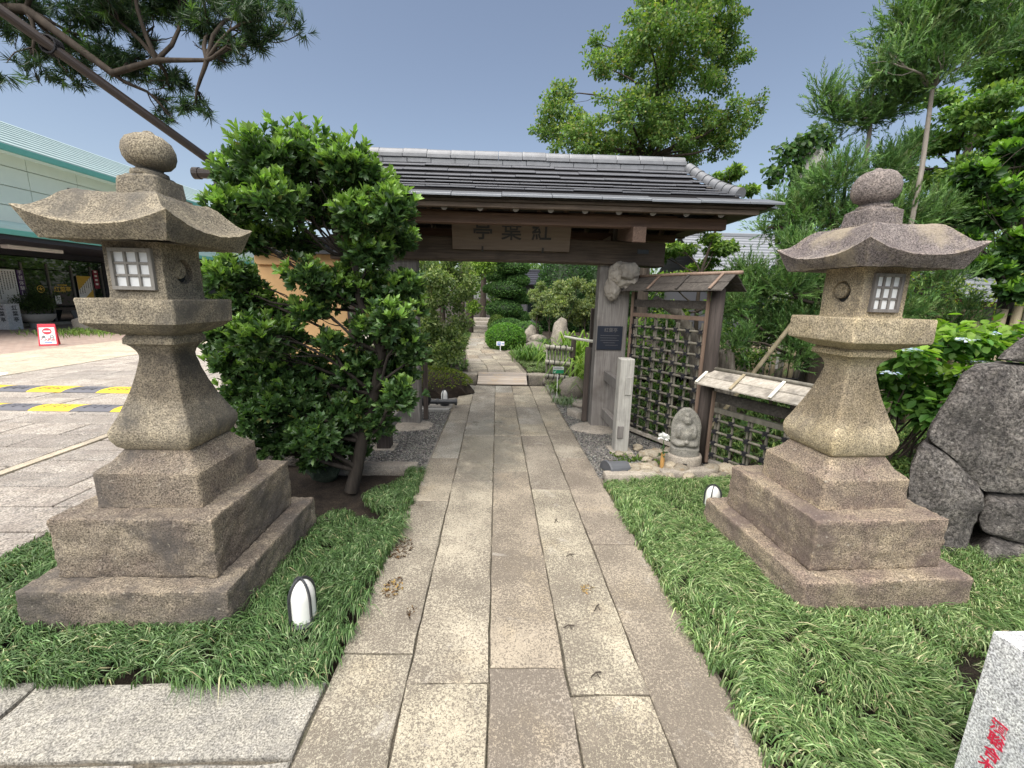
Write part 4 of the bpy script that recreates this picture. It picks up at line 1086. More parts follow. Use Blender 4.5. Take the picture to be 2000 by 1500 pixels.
# rafters with round ends and sloping ceiling boards
for side_ in (0, 1):
    fy = (lambda y: y) if side_ == 0 else (lambda y: 2 * YR - y)
    for x in (-2.06, -1.69, -1.32, -.95, -.585, -.22, .145, .505, .86, 1.21, 1.565, 1.915, 2.28):
        y0, y1 = 4.60, 5.42
        mb = MB(); mb.tube([(x, fy(y0), 2.588), (x, fy(y1), 3.02)], .036, 10); r_ = mb.build('rafter', 'wood_red_y', gate, smooth=False)
        if side_ == 0:
            mb = MB(); d = Vector((0, .82, .432)).normalized(); p = Vector((x, y0, 2.588)); mb.tube([p - d * .004, p + d * .004], .0355, 10); mb.build('end_grain', 'rafter_end', r_)
    for k in range(5):
        y0 = 4.58 + k * .172; y1 = y0 + .168
        z = lambda y: 2.632 + (y - 4.58) * .50
        mb = MB(); mb.hexa([(EX0 + .22, fy(y0), z(y0)), (EX1 - .22, fy(y0), z(y0)), (EX1 - .22, fy(y1), z(y1)), (EX0 + .22, fy(y1), z(y1)), (EX0 + .22, fy(y0), z(y0) + .015), (EX1 - .22, fy(y0), z(y0) + .015), (EX1 - .22, fy(y1), z(y1) + .015), (EX0 + .22, fy(y1), z(y1) + .015)])
        mb.build('ceiling_board', 'wood_dark_x', gate)
    # stacked eave edge: boards and layered bark
    a, b = sorted((fy(4.57), fy(4.64))); box('eave_board', 'wood_beam_x', gate, EX0 + .20, EX1 - .20, a, b, 2.585, 2.633, .003)
    a, b = sorted((fy(4.545), fy(4.66))); box('eave_board', 'wood_beam_x', gate, EX0 + .14, EX1 - .14, a, b, 2.635, 2.66, .003)
    a, b = sorted((fy(4.51), fy(4.66))); box('eave_board', 'bark', gate, EX0 + .08, EX1 - .08, a, b, 2.652 + .01, 2.679, .002)
    # side eaves
for sx in (0, 1):
    xo, xi = (EX0, EX0 + .45) if sx == 0 else (EX1 - .45, EX1)
    p = (xi, xo) if sx == 0 else (xi, xo)
    xa, xb = (EX0 + .08, EX0 + .40) if sx == 0 else (EX1 - .40, EX1 - .08)
    box('side_eave_board', 'bark', gate, xa, xb, 4.665, 6.33, 2.655, 2.676, .002)
    xa, xb = (EX0 + .20, EX0 + .44) if sx == 0 else (EX1 - .44, EX1 - .20)
    box('side_eave_board', 'wood_beam_x', gate, xa, xb, 4.668, 6.32, 2.60, 2.652, .003)
    gx = RX1 - .16 if sx else RX0 + .10
    mb = MB(); mb.prism([(0, 0), (0, 0)], 0, 0) if False else None
    mb.add([(gx, 4.75, 2.70), (gx, 6.25, 2.70), (gx, 5.5, 3.16), (gx + .06, 4.75, 2.70), (gx + .06, 6.25, 2.70), (gx + .06, 5.5, 3.16)], [(0, 1, 2), (5, 4, 3), (0, 3, 4, 1), (1, 4, 5, 2), (2, 5, 3, 0)])
    mb.build('gable_board', 'wood_dark_x', gate)
# copper plates in stepped courses: each course overlaps the one below with a visible step
hipx = lambda y: RX1 + .30 * ((YR - y) / (YR - YE)) ** .9
hipl = lambda y: RX0 - .30 * ((YR - y) / (YR - YE)) ** .9
NC = 8
ys = [YE + (YR - .06 - YE) * (k / NC) for k in range(NC + 1)]
for side_ in (0, 1):
    fy = (lambda y: y) if side_ == 0 else (lambda y: 2 * YR - y)
    for k in range(NC):
        y0, y1 = ys[k], ys[k + 1] + .03
        th = .024 if k == 0 else .014
        lift = 0.0 if k == 0 else .046
        xl0, xr0 = (EX0, EX1) if k == 0 else (hipl(y0), hipx(y0))
        xl1, xr1 = (EX0 + .1, EX1 - .1) if k == 0 else (hipl(y1), hipx(y1))
        if k == 0: y1 = ys[1] + .03
        w = .50; off = (k * .23) % w
        cuts = [xl0] + [x for x in np.arange(math.floor(xl0 / w) * w + off, xr0, w) if xl0 + .08 < x < xr0 - .08] + [xr0]
        for a, b in zip(cuts[:-1], cuts[1:]):
            a1 = xl1 if a == xl0 else a; b1 = xr1 if b == xr0 else b
            j = rng.uniform(-.004, .004); e = .0015
            za, zb_ = slope_z(y0) + lift + j, slope_z(y1) + j
            p = [(a + e, fy(y0), za - th), (b - e, fy(y0), za - th), (b1 - e, fy(y1), zb_ - th), (a1 + e, fy(y1), zb_ - th), (a + e, fy(y0), za), (b - e, fy(y0), za), (b1 - e, fy(y1), zb_), (a1 + e, fy(y1), zb_)]
            if side_: p = [p[1], p[0], p[3], p[2], p[5], p[4], p[7], p[6]]
            MB().hexa(p).build('roof_plate', 'copper_eave' if k == 0 else 'copper', gate, bevel=.003, seg=1)
        if k:   # dark board that carries the course and shows as its riser, shade painted in
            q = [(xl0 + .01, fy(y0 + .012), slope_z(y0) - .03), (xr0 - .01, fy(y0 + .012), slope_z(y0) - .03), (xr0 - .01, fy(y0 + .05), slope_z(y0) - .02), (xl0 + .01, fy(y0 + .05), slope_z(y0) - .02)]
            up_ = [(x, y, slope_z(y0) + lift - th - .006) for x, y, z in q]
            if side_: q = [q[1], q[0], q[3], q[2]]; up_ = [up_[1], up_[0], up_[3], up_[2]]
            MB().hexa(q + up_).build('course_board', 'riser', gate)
# side skirts beyond the descending ridges
for sx in (1, -1):
    X = lambda v: v if sx > 0 else (RX0 + RX1) - v - 0.0
    ex = EX1 if sx > 0 else EX0
    for sg in (0, 1):
        fy = (lambda y: y) if sg == 0 else (lambda y: 2 * YR - y)
        h = (lambda y: hipx(y)) if sx > 0 else (lambda y: hipl(y))
        yk = [4.60, 4.85, 5.12, 5.5]
        for a, b in zip(yk[:-1], yk[1:]):
            q = [(h(a), fy(a), slope_z(a) - .02), (ex, fy(a), ZE - .012), (ex, fy(b), ZE - .012), (h(b), fy(b), slope_z(b) - .03)]
            mb = MB(); mb.add(q + [(x, y, z - .02) for x, y, z in q], [(0, 1, 2, 3), (7, 6, 5, 4), (0, 4, 5, 1), (1, 5, 6, 2), (2, 6, 7, 3), (3, 7, 4, 0)])
            mb.build('skirt_plate', 'copper_eave', gate)
# ridge: two flat courses and a round top course
L = RX1 - RX0; n = 15
for k in range(n):
    a, b = RX0 + L * k / n + .002, RX0 + L * (k + 1) / n - .002; j = rng.uniform(-.003, .003)
    box('ridge_tile', 'ridge', gate, a + .05, b + .05 if k < n - 1 else b, 5.40, 5.60, 3.215 + j, 3.268 + j, .004)
    box('ridge_tile', 'ridge', gate, a, b, 5.385, 5.615, 3.272 + j, 3.316 + j, .004)
    mb = MB(); r0 = .066 + rng.uniform(-.002, .002)
    mb.rings([[(x, 5.5 + 1.15 * r_ * math.cos(t), 3.320 + j + r_ * 1.05 * math.sin(t)) for t in np.linspace(0, math.pi, 12)] for x, r_ in ((a, r0 * .97), (a + .012, r0 * 1.03), (a + .03, r0), (b - .01, r0), (b, r0 * .96))])
    sharp(mb.build('ridge_tile', 'ridge', gate, smooth=True), 50)
# descending ridges at both ends, front and back
for sx in (1, -1):
    for sg in (0, 1):
        fy = (lambda y: y) if sg == 0 else (lambda y: 2 * YR - y)
        h = (lambda y: hipx(y)) if sx > 0 else (lambda y: hipl(y))
        yy = np.linspace(5.42, 4.60, 9)
        for k, (a, b) in enumerate(zip(yy[:-1], yy[1:])):
            A = Vector((h(a), fy(a), slope_z(a) + .045)); Bv = Vector((h(b), fy(b), slope_z(b) + .045)); d = (Bv - A).normalized(); s_ = d.cross(Vector((0, 0, 1))).normalized(); u_ = s_.cross(d)
            A = A + d * .002; Bv = Bv - d * .002
            mb = MB()
            mb.rings([[A.lerp(Bv, f) + s_ * (r_ * math.cos(t) * 1.05) + u_ * (r_ * math.sin(t) * 1.15) for t in np.linspace(-.35, math.pi + .35, 12)] for f, r_ in ((0, .052), (.85, .055), (1.0, .060))])
            sharp(mb.build('hip_tile', 'ridge', gate, smooth=True), 50)
# rear stub posts tied to the main posts
for x0, x1, m, xa in ((1.335, 1.492, 'wood_pale_z', 1.37), (-1.36, -1.21, 'wood_dark_z', -1.30)):
    sp = box('stub_post', m, gate, x0, x1, 4.56, 4.71, -.02, 1.062, .012)
    for z0 in (.66, .16): box('tie_rail', 'wood_grey_z', gate, xa, xa + .07, 4.715, 5.42, z0, z0 + .125, .006)
    box('wedge', 'wood_grey_z', sp, xa - .02, xa + .045, 4.535, 4.558, .16, .30, .004)
    box('foot_plate', 'kerb', gate, x0 - .05, x1 + .05, 4.51, 4.76, -.03, -.002, .006)
box('carved_patch', 'wood_pale_z', gate, 1.40, 1.47, 4.548, 4.5585, .66, .86, .004)
for x in (1.30, -1.23):
    rock('foundation_stone', 'kerb', (x + .02, 5.46, -.02), .34, .26, .075, 'low pale foundation stone under the %s gate post' % ('right' if x > 0 else 'left'), 'foundation stone', 'foundation stones of the gate', seed=x, sub=4, amp=.12, flat=.2)
# signboard hanging under the eave
sb = thing('gate_signboard', 'wooden signboard with three brushed characters hanging under the gate eave', 'sign', (.12, 5.22, 2.2))
zb0, zt0, yb0, yt0 = 2.245, 2.63, 5.285, 5.16
mb = MB(); mb.hexa([(-.575, yb0, zb0), (.82, yb0, zb0), (.82, yb0 + .03, zb0 + .008), (-.575, yb0 + .03, zb0 + .008), (-.575, yt0, zt0), (.82, yt0, zt0), (.82, yt0 + .03, zt0 + .008), (-.575, yt0 + .03, zt0 + .008)])
mb.build('board', 'sign_wood', sb, bevel=.004)
upv = Vector((0, yt0 - yb0, zt0 - zb0)).normalized()
for ch, x in (('亭', -.215), ('葉', .12), ('紅', .475)):
    c = Vector((x, yb0, zb0)) + upv * .215
    text(ch, .245, 'ink', 'character', sb, c + Vector((0, -.0035, -.001)), (1, 0, 0), upv, .002, bold=.003)
for x in (-.22, .50):
    c = Vector((x, yb0 - .004, zb0)); mb = MB(); mb.bar(c + upv * -.02, c + upv * .04, .022, .012, (0, 1, 0)); mb.build('bracket', 'black', sb)
# plaque and carved ornament on the right post
pq = thing('plaque', 'dark blue engraved plaque on the right gate post', 'plaque', (1.41, 5.40, 1.2))
box('plate', 'plaque', pq, 1.248, 1.572, 5.40, 5.417, 1.06, 1.365, .004)
text('紅葉亭', .058, 'steel', 'heading', pq, (1.42, 5.3988, 1.31), (1, 0, 0), (0, 0, 1), .0006)
mb = MB()
for k, (a, b) in enumerate(((1.29, 1.53), (1.29, 1.50), (1.29, 1.53), (1.33, 1.48), (1.36, 1.52))): mb.box(a, b, 5.3985, 5.3998, 1.243 - k * .031, 1.247 - k * .031)
mb.build('engraved_lines', 'steel', pq)
orn = thing('carved_ornament', 'knobbly pale carved wooden ornament fixed high on the right gate post', 'carving', (1.50, 5.36, 1.95))
def lump(name, c, r, seed, fac=.25):
    bm = rock_bm(c, *r, seed, 4, .20, 0, fac); o0 = root_loc(orn)
    for v in bm.verts: v.co -= o0
    me = bpy.data.meshes.new(name); bm.to_mesh(me); bm.free(); return sharp(link(name, me, 'wood_orn', orn, True), 25)
lump('carved_head', (1.50, 5.32, 2.0), (.175, .13, .155), 2.0, .14)
lump('carved_brow', (1.545, 5.23, 2.03), (.125, .08, .11), 5.0, .1)
lump('carved_jaw', (1.40, 5.35, 1.84), (.10, .085, .15), 8.0, .1)
lump('carved_curl', (1.37, 5.31, 2.0), (.055, .05, .11), 3.3, .1)

# ochre side wall with a tiled coping, left of the gate
sw = thing('plaster_wall', 'ochre plastered side wall with grey tiled coping behind the left shrub', 'wall', (-2.2, 5.55, 0))
box('plaster', 'wall_orange', sw, -3.0, -1.93, 5.50, 5.68, .32, 2.02, .01)
box('stone_plinth', 'kerb', sw, -3.05, -1.90, 5.46, 5.72, -.03, .318, .02)
box('upper_band', 'wall_orange', sw, -3.0, -1.98, 5.44, 5.74, 2.022, 2.16, .008)
box('end_post', 'wood_dark_z', sw, -1.925, -1.82, 5.48, 5.70, -.02, 2.15, .008)
for k in range(8):
    x = -3.05 + k * .15
    for s_ in (-1, 1):
        mb = MB(); mb.rings([[(x + .075 + .075 * math.cos(t), 5.59 + s_ * yy, zz + .025 * math.sin(t)) for t in np.linspace(math.pi, 0, 7)] + [(x + .15, 5.59 + s_ * yy, zz - .02), (x, 5.59 + s_ * yy, zz - .02)] for yy, zz in ((.30, 2.175), (.03, 2.30))])
        mb.build('coping_tile', 'tile_grey', sw)
mb = MB(); mb.tube([(-3.05, 5.59, 2.325), (-1.84, 5.59, 2.325)], .055, 12); mb.build('ridge_tile', 'tile_grey', sw, smooth=False)

# ================================================================ BAMBOO FENCES
FD = Vector((.45, -.893, 0)).normalized(); FN = Vector((-FD.y, FD.x, 0)) * -1.0   # along the fence, and its face towards the path
if FN.x > 0: FN = -FN
A0 = Vector((1.665, 5.38, 0)); A1 = Vector((2.205, 4.315, 0))
def fp(base, t, off, z): return base + FD * t + FN * off + Vector((0, 0, z))
def lattice(t, base, L, z0, z1, nv, nh, names='bamboo_pole', pair=True):
    ties = MB()
    xs = [.07 + (L - .14) * k / (nv - 1) for k in range(nv)]
    zs = [z0 + (z1 - z0) * k / (nh - 1) for k in range(nh)]
    for k, x in enumerate(xs):
        for o in ((-.015, .015) if (pair and k % 2 == 0) else (0,)):
            a = .014 + rng.uniform(-.0015, .0015)
            mb = MB(); zt = z1 + .10 + rng.uniform(-.03, .03); pts = [fp(base, x + o + rng.uniform(-.006, .006), -.012, z0 - .08), fp(base, x + o + rng.uniform(-.006, .006), -.012, zt)]
            n_ = 6; rad = []; pp = []
            for q in range(n_ + 1):
                p = pts[0].lerp(pts[1], q / n_)
                for dz, r_ in ((-.006, a), (0, a * 1.13), (.006, a)): pp.append(p + Vector((0, 0, dz))); rad.append(r_)
            mb.tube(pp, rad, 7); mb.build(names, 'bamboo', t, smooth=True)
    for k, z in enumerate(zs):
        a = .0145 + rng.uniform(-.0015, .0015); d1, d2 = rng.uniform(-.008, .008, 2)
        mb = MB(); pp = []; rad = []
        for q in range(6):
            p = fp(base, .03, .016, z + d1).lerp(fp(base, L - .03, .016, z + d2), q / 5)
            for dz, r_ in ((-.006, a), (0, a * 1.13), (.006, a)): pp.append(p + FD * dz); rad.append(r_)
        mb.tube(pp, rad, 7); mb.build(names, 'bamboo', t, smooth=True)
    for k, x in enumerate(xs):
        for j, z in enumerate(zs):
            for sg in (1, -1):
                p = fp(base, x, .004, z); c = (FD * .028 * sg + Vector((0, 0, .024)))
                ties.bar(p + FN * .0265 - c, p + FN * .0265 + c, .009, .007, FN)
            ties.bar(fp(base, x - .022, .012, z), fp(base, x + .022, .012, z), .04, .036, (0, 0, 1))
            q = rng.normal(size=3) * .012
            ties.tube([fp(base, x, .03, z), fp(base, x + q[0], .045, z - .03 + q[1])], .0035, 4)
    ties.build('rope_ties', 'rope', t, kind='stuff')
def little_roof(t, base, t0, t1, zr, ze, wd, m, batm, nb):
    for s_ in (1, -1):
        for k in range(2):
            f0, f1 = (0, .53) if k == 0 else (.5, 1.0)
            q = [fp(base, t0, s_ * wd * f0 + s_ * .004, zr + (ze - zr) * f0), fp(base, t1, s_ * wd * f0 + s_ * .004, zr + (ze - zr) * f0), fp(base, t1, s_ * wd * f1, zr + (ze - zr) * f1), fp(base, t0, s_ * wd * f1, zr + (ze - zr) * f1)]
            dz = Vector((0, 0, .014 + (.012 if k == 0 else 0))); dl = Vector((0, 0, -.0 + (.012 if k == 0 else 0)))
            if s_ < 0: q = [q[1], q[0], q[3], q[2]]
            MB().hexa([q[3] + dl, q[2] + dl, q[1] + dl, q[0] + dl, q[3] + dz, q[2] + dz, q[1] + dz, q[0] + dz]).build('roof_board', m, t, bevel=.002, seg=1)
        for k in range(nb):
            x = t0 + (t1 - t0) * (.0 + k / (nb - .6)) + .03; mb = MB()
            mb.bar(fp(base, x, s_ * .01, zr + .035), fp(base, x, s_ * (wd + .012), ze + .024), .028, .014); mb.build('batten', batm[k % len(batm)], t, bevel=.002, seg=1)
    mb = MB(); mb.tube([fp(base, t0 - .03, 0, zr + .035), fp(base, (t0 + t1) / 2, 0, zr + .04), fp(base, t1 + .06, 0, zr + .033)], .019, 8); mb.build('ridge_pole', 'bamboo_red' if m == 'wood_dark_x' else 'bamboo', t, smooth=True)
# wood materials follow the object's own axes; fence parts are set out along FD
LF = (A1 - A0).length
tf = thing('bamboo_fence', 'tall bamboo lattice fence panel with a small dark board roof', 'fence', A0, )
lattice(tf, A0, LF - .07, .13, 1.38, 7, 11)
def fbar(t, base, a, b, w, h, m, name, off=0.0, za=None): 
    mb = MB(); mb.bar(fp(base, a[0], off, a[1]), fp(base, b[0], off, b[1]), w, h); return mb.build(name, m, t, bevel=.003)
fbar(tf, A0, (.02, 1.52), (LF - .06, 1.52), .04, .045, 'bamboo_red', 'rail')
fbar(tf, A0, (.02, .05), (LF - .06, .05), .05, .04, 'wood_board_x', 'rail')
fbar(tf, A0, (.02, 1.66), (LF - .06, 1.66), .035, .09, 'wood_dark_x', 'fascia')
for x in (.03, LF - .085): fbar(tf, A0, (x, .02), (x, 1.80), .03, .03, 'bamboo_red', 'edge_strip', .03)
fbar(tf, A0, (.0, .0), (.0, 1.80), .05, .05, 'wood_dark_z', 'edge_post', -.03)
pb = fp(A0, LF, 0, 0)
mb = MB(); mb.rings([[(pb.x + r_ * math.cos(a), pb.y + r_ * math.sin(a), z) for a in np.linspace(0, 2 * math.pi, 14, endpoint=False)] for z, r_ in ((-.05, .072), (.5, .07), (1.2, .067), (1.83, .065))])
mb.build('end_post', 'wood_dark_z', tf, smooth=True)
little_roof(tf, A0, -.02, LF + .17, 1.945, 1.80, .19, 'wood_dark_x', ['wood_dark_x', 'bamboo_red'], 4)
A2 = fp(A0, LF + .085, 0, 0); L2 = 1.18
lf = thing('bamboo_fence', 'low bamboo lattice fence with a bleached board roof behind the right lantern', 'fence', A2)
lattice(lf, A2, L2, .12, .50, 7, 4)
fbar(lf, A2, (.0, .60), (L2, .60), .045, .05, 'bamboo', 'rail')
fbar(lf, A2, (.0, .04), (L2, .04), .05, .04, 'wood_board_x', 'rail')
fbar(lf, A2, (.0, .735), (L2, .735), .03, .10, 'wood_dark_x', 'fascia')
fbar(lf, A2, (.02, .02), (.02, .80), .03, .03, 'bamboo_red', 'edge_strip', .03)
fbar(lf, A2, (L2, .0), (L2, .84), .07, .07, 'wood_dark_z', 'end_post')
little_roof(lf, A2, -.10, L2, .985, .865, .20, 'wood_board_x', ['bamboo_white', 'bamboo_tan', 'bamboo_white'], 4)
# pale split fences farther back on the right
def paling(label, a, b, z0, z1, step, r_):
    a, b = Vector(a), Vector(b); t = thing('bamboo_fence', label, 'fence', a); n_ = int((b - a).length / step)
    d = (b - a).normalized(); nn = Vector((-d.y, d.x, 0))
    for k in range(n_ + 1):
        p = a.lerp(b, k / n_); h = rng.uniform(-.04, .04); q = rng.uniform(-.02, .02)
        mb = MB(); mb.tube([p + Vector((0, 0, z0)), p + d * q + Vector((0, 0, (z0 + z1) / 2)), p + d * q + Vector((0, 0, z1 + h))], r_ * rng.uniform(.85, 1.1), 8); mb.build('bamboo_pole', 'bamboo_tan' if k % 3 else 'bamboo', t, smooth=True)
    for f in (.3, .75):
        z = z0 + (z1 - z0) * f
        for sg in (1, -1):
            mb = MB(); mb.tube([a + nn * sg * (r_ + .012) + Vector((0, 0, z)), b + nn * sg * (r_ + .012) + Vector((0, 0, z))], .016, 6); mb.build('rail', 'rope', t)
paling('upright bamboo paling fence behind the hydrangea at the right edge', (5.1, 6.6, 0), (7.3, 5.0, 0), .0, 1.70, .115, .05)
paling('low bamboo paling fence far behind the small board roof', (3.9, 8.3, 0), (6.3, 7.7, 0), .0, .95, .10, .042)

# ================================================================ SMALL THINGS BY THE FENCE
jz = thing('carved_stone_figure', 'small grey stone stele carved with a seated figure on a round stone base', 'stone carving', (1.975, 4.22, 0))
mb = MB(); mb.lathe((1.975, 4.22, 0), [(.182, -.03), (.186, .02), (.185, .10), (.178, .118), (.15, .122), (.145, .105)], 32)
mb.v = [(p[0] + .004 * fbm(p, 9), p[1] + .004 * fbm((p[1], p[0], p[2]), 9), p[2]) for p in mb.v]; rb = mb.build('round_base', 'kerb', jz, smooth=True)
MB().box(1.905, 1.935, 4.02, 4.045, .035, .065).build('socket_hole_shade', 'black', rb)  # solid black block standing in for the shade inside the hole
def ell(x, z, cx, cz, rx, rz, h, p=.5):
    q = 1 - ((x - cx) / rx) ** 2 - ((z - cz) / rz) ** 2; return h * q ** p if q > 0 else 0
def relief(x, z):
    h = 0
    for e in ((0, .375, .045, .055, .050), (0, .433, .022, .022, .035), (0, .25, .085, .11, .040), (0, .225, .058, .07, .055), (-.078, .255, .03, .075, .045), (.078, .255, .03, .075, .045), (-.06, .13, .075, .035, .055), (.06, .13, .075, .035, .055), (0, .155, .04, .03, .065), (-.05, .30, .045, .035, .035), (.05, .30, .045, .035, .035)):
        h = max(h, ell(x, z, *e))
    if abs(x - .014) < .009 and abs(z - .384) < .006: h -= .008
    if abs(x + .014) < .009 and abs(z - .384) < .006: h -= .008
    h += ell(x, z, 0, .368, .008, .016, .010)
    if z < .085: h = max(h, .045)
    return h
nx, nz = 44, 60; V = []; F = []
def half(z): # outline of the stele
    t = z / .50
    return .158 * (1 - .10 * (1 - t)) * (1 if t < .55 else max(.12, (1 - ((t - .55) / .47) ** 2) ** .62))
sa, ca = math.sin(R(-14)), math.cos(R(-14))
for sd_ in (0, 1):
    for j in range(nz + 1):
        z = .50 * j / nz; hw = half(z)
        for i in range(nx + 1):
            u = -1 + 2 * i / nx; x = u * hw
            edge = (1 - abs(u) ** 6) ** .5
            y = -(.035 * edge + relief(x, z) * min(1, edge * 1.2)) if sd_ == 0 else .07 * edge * (1 - .4 * j / nz)
            y += .004 * fbm((x * 3, z * 3, sd_), 9, 3)
            V.append((1.975 + x * ca - y * sa, 4.20 + x * sa + y * ca + .03 * j / nz, .105 + z))
m1 = (nx + 1) * (nz + 1)
for j in range(nz):
    for i in range(nx):
        a = j * (nx + 1) + i; F.append((a, a + 1, a + nx + 2, a + nx + 1)); F.append((m1 + a + nx + 1, m1 + a + nx + 2, m1 + a + 1, m1 + a))
for j in range(nz):
    for i in (0, nx):
        a = j * (nx + 1) + i; b = a + nx + 1; F.append((a, b, b + m1, a + m1) if i == 0 else (b, a, a + m1, b + m1))
for i in range(nx):
    a = nz * (nx + 1) + i; F.append((a, a + 1, a + 1 + m1, a + m1))
mb = MB(); mb.add(V, F); mb.build('stele', 'jizo', jz, smooth=True)
vs = thing('flower_vase', 'short orange bamboo tube vase standing in the pebbles', 'vase', (1.70, 4.08, 0))
mb = MB(); mb.lathe((1.70, 4.08, 0), [(.021, 0), (.021, .165), (.016, .165), (.016, .12)], 14); mb.build('tube', 'vase', vs, smooth=False)
mb = MB(); mb.lathe((1.70, 4.08, 0), [(.0225, .075), (.0225, .08)], 14); mb.build('node_ring', 'vase', vs)
fl = thing('chrysanthemum', 'single white chrysanthemum in the bamboo vase', 'flower', (1.70, 4.08, .12))
mb = MB(); mb.tube([(1.70, 4.08, .10), (1.695, 4.075, .22), (1.688, 4.07, .31)], .004, 6); mb.build('stem', plain('flower_stem', (.06, .13, .03), .6), fl)
n_ = 150; d = rdir(n_); d[:, 2] = np.abs(d[:, 2]) * .9 - .25; d = unit(d); P = np.array([1.688, 4.068, .335]) + d * .012
leaves('petal', P, d, rdir(n_) * .4 + np.array([0, 0, 1.]), .05 * rng.uniform(.7, 1.15, n_), .013, np.tile([.84, .85, .82], (n_, 1)), 'leaf', 'petal', fl)
n_ = 14; P = np.array([1.697, 4.078, .17]) + rng.normal(size=(n_, 3)) * np.array([.006, .006, .03]); d = rdir(n_) * np.array([1, 1, .4]) + np.array([0, 0, .2])
leaves('leaf', P, d, np.tile([0, 0, 1.], (n_, 1)), .06, .026, tints(n_, [(.035, .08, .03)], [1]), 'leaf', 'leaf', fl)
kt = MB(); ka = Vector((.92, .30, 0)).normalized(); kb = Vector((-ka.y, ka.x, 0)); kc = Vector((1.09, 3.98, .0)); rs = []
for t, r_ in ((0, .115), (.022, .118), (.024, .098), (.10, .095), (.20, .088), (.245, .085)):
    c_ = kc + ka * t
    rs.append([c_ + kb * (q * r_ * math.cos(a)) + Vector((0, 0, q * r_ * math.sin(a) * .95)) for q, a in [(1, v) for v in np.linspace(0, math.pi, 12)] + [(.86, v) for v in np.linspace(math.pi, 0, 12)]])
kt.rings(rs); kt.rings([[kc + ka * t + kb * (.112 * math.cos(a)) + Vector((0, 0, .106 * math.sin(a))) for a in np.linspace(0, math.pi, 14)] for t in (.004, .016)])
tag(kt.build('roof_tile', 'tile_grey', smooth=False, bevel=.003), 'dark grey curved roof tile lying by the path edge', 'tile')
# river stones
protos = [rock_bm((0, 0, 0), 1, 1, .78, k * 1.7 + .4, 3, .3, .1) for k in range(6)]
pm_ = []
for b in protos:
    me = bpy.data.meshes.new('river_stone'); b.to_mesh(me); b.free(); me.polygons.foreach_set('use_smooth', np.ones(len(me.polygons), dtype=bool)); me.materials.append(MT['river']); pm_.append(me)
big = [(1.36, 3.93, .045), (1.48, 3.90, .06), (1.60, 3.98, .055), (1.74, 3.99, .05), (1.86, 4.0, .075), (1.53, 4.05, .06), (1.44, 4.08, .05), (1.62, 4.12, .055), (1.35, 4.09, .045), (1.40, 3.98, .05), (1.80, 4.10, .06),
       (2.20, 4.02, .075), (2.34, 3.98, .095), (2.26, 3.90, .045), (1.60, 3.80, .06), (1.68, 3.83, .05), (1.52, 3.81, .03), (1.88, 3.84, .05), (1.66, 4.42, .07), (1.78, 4.36, .10), (2.42, 3.90, .05), (2.15, 3.87, .035)]
for _ in range(26):
    p = rng.uniform((1.30, 3.93), (1.95, 4.75)); big.append((p[0] + (p[1] - 4) * .12, p[1], rng.uniform(.025, .05)))
for k, (x, y, r_) in enumerate(big):
    if math.hypot(x - 1.975, y - 4.22) < .2 or (x > 1.28 and x < 1.54 and y > 4.5): continue
    o = bpy.data.objects.new('river_stone', pm_[k % 6]); COL.objects.link(o); o.location = (x, y, r_ * .28); o.rotation_euler = (0, 0, rng.uniform(0, 6.28)); o.scale = (r_ * 1.4, r_ * 1.05, r_ * 1.0)
    tag(o, {11: 'large pale stone at the right end of the pinkish kerb', 12: 'largest pale river stone, beside the low bamboo fence', 4: 'pale stone touching the front of the round stone base', 19: 'big pale stone behind the flower vase', 14: 'pale stone lying on the grass side of the kerb gap', 0: 'pale river stone just behind the dark roof tile'}.get(k, 'pale rounded river stone in the bed around the carved figure'), 'stone', 'river stones round the carved figure')
n_ = 500; P = np.zeros((n_, 3)); P[:, 0] = rng.uniform(1.28, 1.72, n_); P[:, 1] = rng.uniform(3.95, 4.5, n_); P[:, 2] = -.01
keep = np.array([fbm((p[0], p[1], 0), 6, 2) > -.05 for p in P]); P = P[keep]; n_ = len(P); d = rdir(n_); d[:, 2] = np.abs(d[:, 2]) + .3
tag(leaves('moss', P, d, rdir(n_), .045, .02, tints(n_, [(.14, .22, .04), (.08, .14, .03)], [1, 1]), 'leaf', 'leaf_soft', None, 'stuff'), 'bright low moss between the river stones', 'moss')

# garden lights
def garden_light(label, x, y, s=1.0, rot=0.0):
    t = thing('garden_light', label, 'garden light', (x, y, 0), 'low white garden lights'); t.rotation_euler.z = rot
    r_ = .056 * s; hgt = .205 * s; z0 = .025
    mb = MB(); mb.lathe((x, y, z0), [(r_, 0), (r_, hgt * .55)] + [(r_ * math.cos(a), hgt * .55 + hgt * .42 * math.sin(a)) for a in np.linspace(.1, 1.5, 8)], 20); sharp(mb.build('diffuser', 'lamp_white', t, smooth=True), 60)
    for k in range(4):
        a = math.pi / 4 + k * math.pi / 2; dx, dy = math.cos(a), math.sin(a); pts = []
        for q, z in [(1.12, 0), (1.12, hgt * .55)] + [(1.12 * math.cos(b), hgt * .55 + hgt * .46 * math.sin(b)) for b in np.linspace(.2, 1.57, 7)]: pts.append(Vector((x + dx * r_ * q, y + dy * r_ * q, z0 + z)))
        mb = MB()
        for p, q in zip(pts[:-1], pts[1:]): mb.bar(p, q + (q - p) * .05, .0075 * s, .011 * s, (dx, dy, .001))
        mb.build('cage_rib', 'dark_grey', t)
    mb = MB(); mb.lathe((x, y, 0), [(r_ * 1.3, -.03), (r_ * 1.32, z0 - .002), (r_ * 1.1, z0 + .006), (r_ * .9, z0 + .006)], 20); mb.build('base_ring', 'dark_grey', t)
garden_light('low white garden light in the grass at the near left', -1.005, 1.965, 1.12, .2)
garden_light('low white garden light half hidden beside the right lantern base', 1.775, 3.18, 1.0, .1)
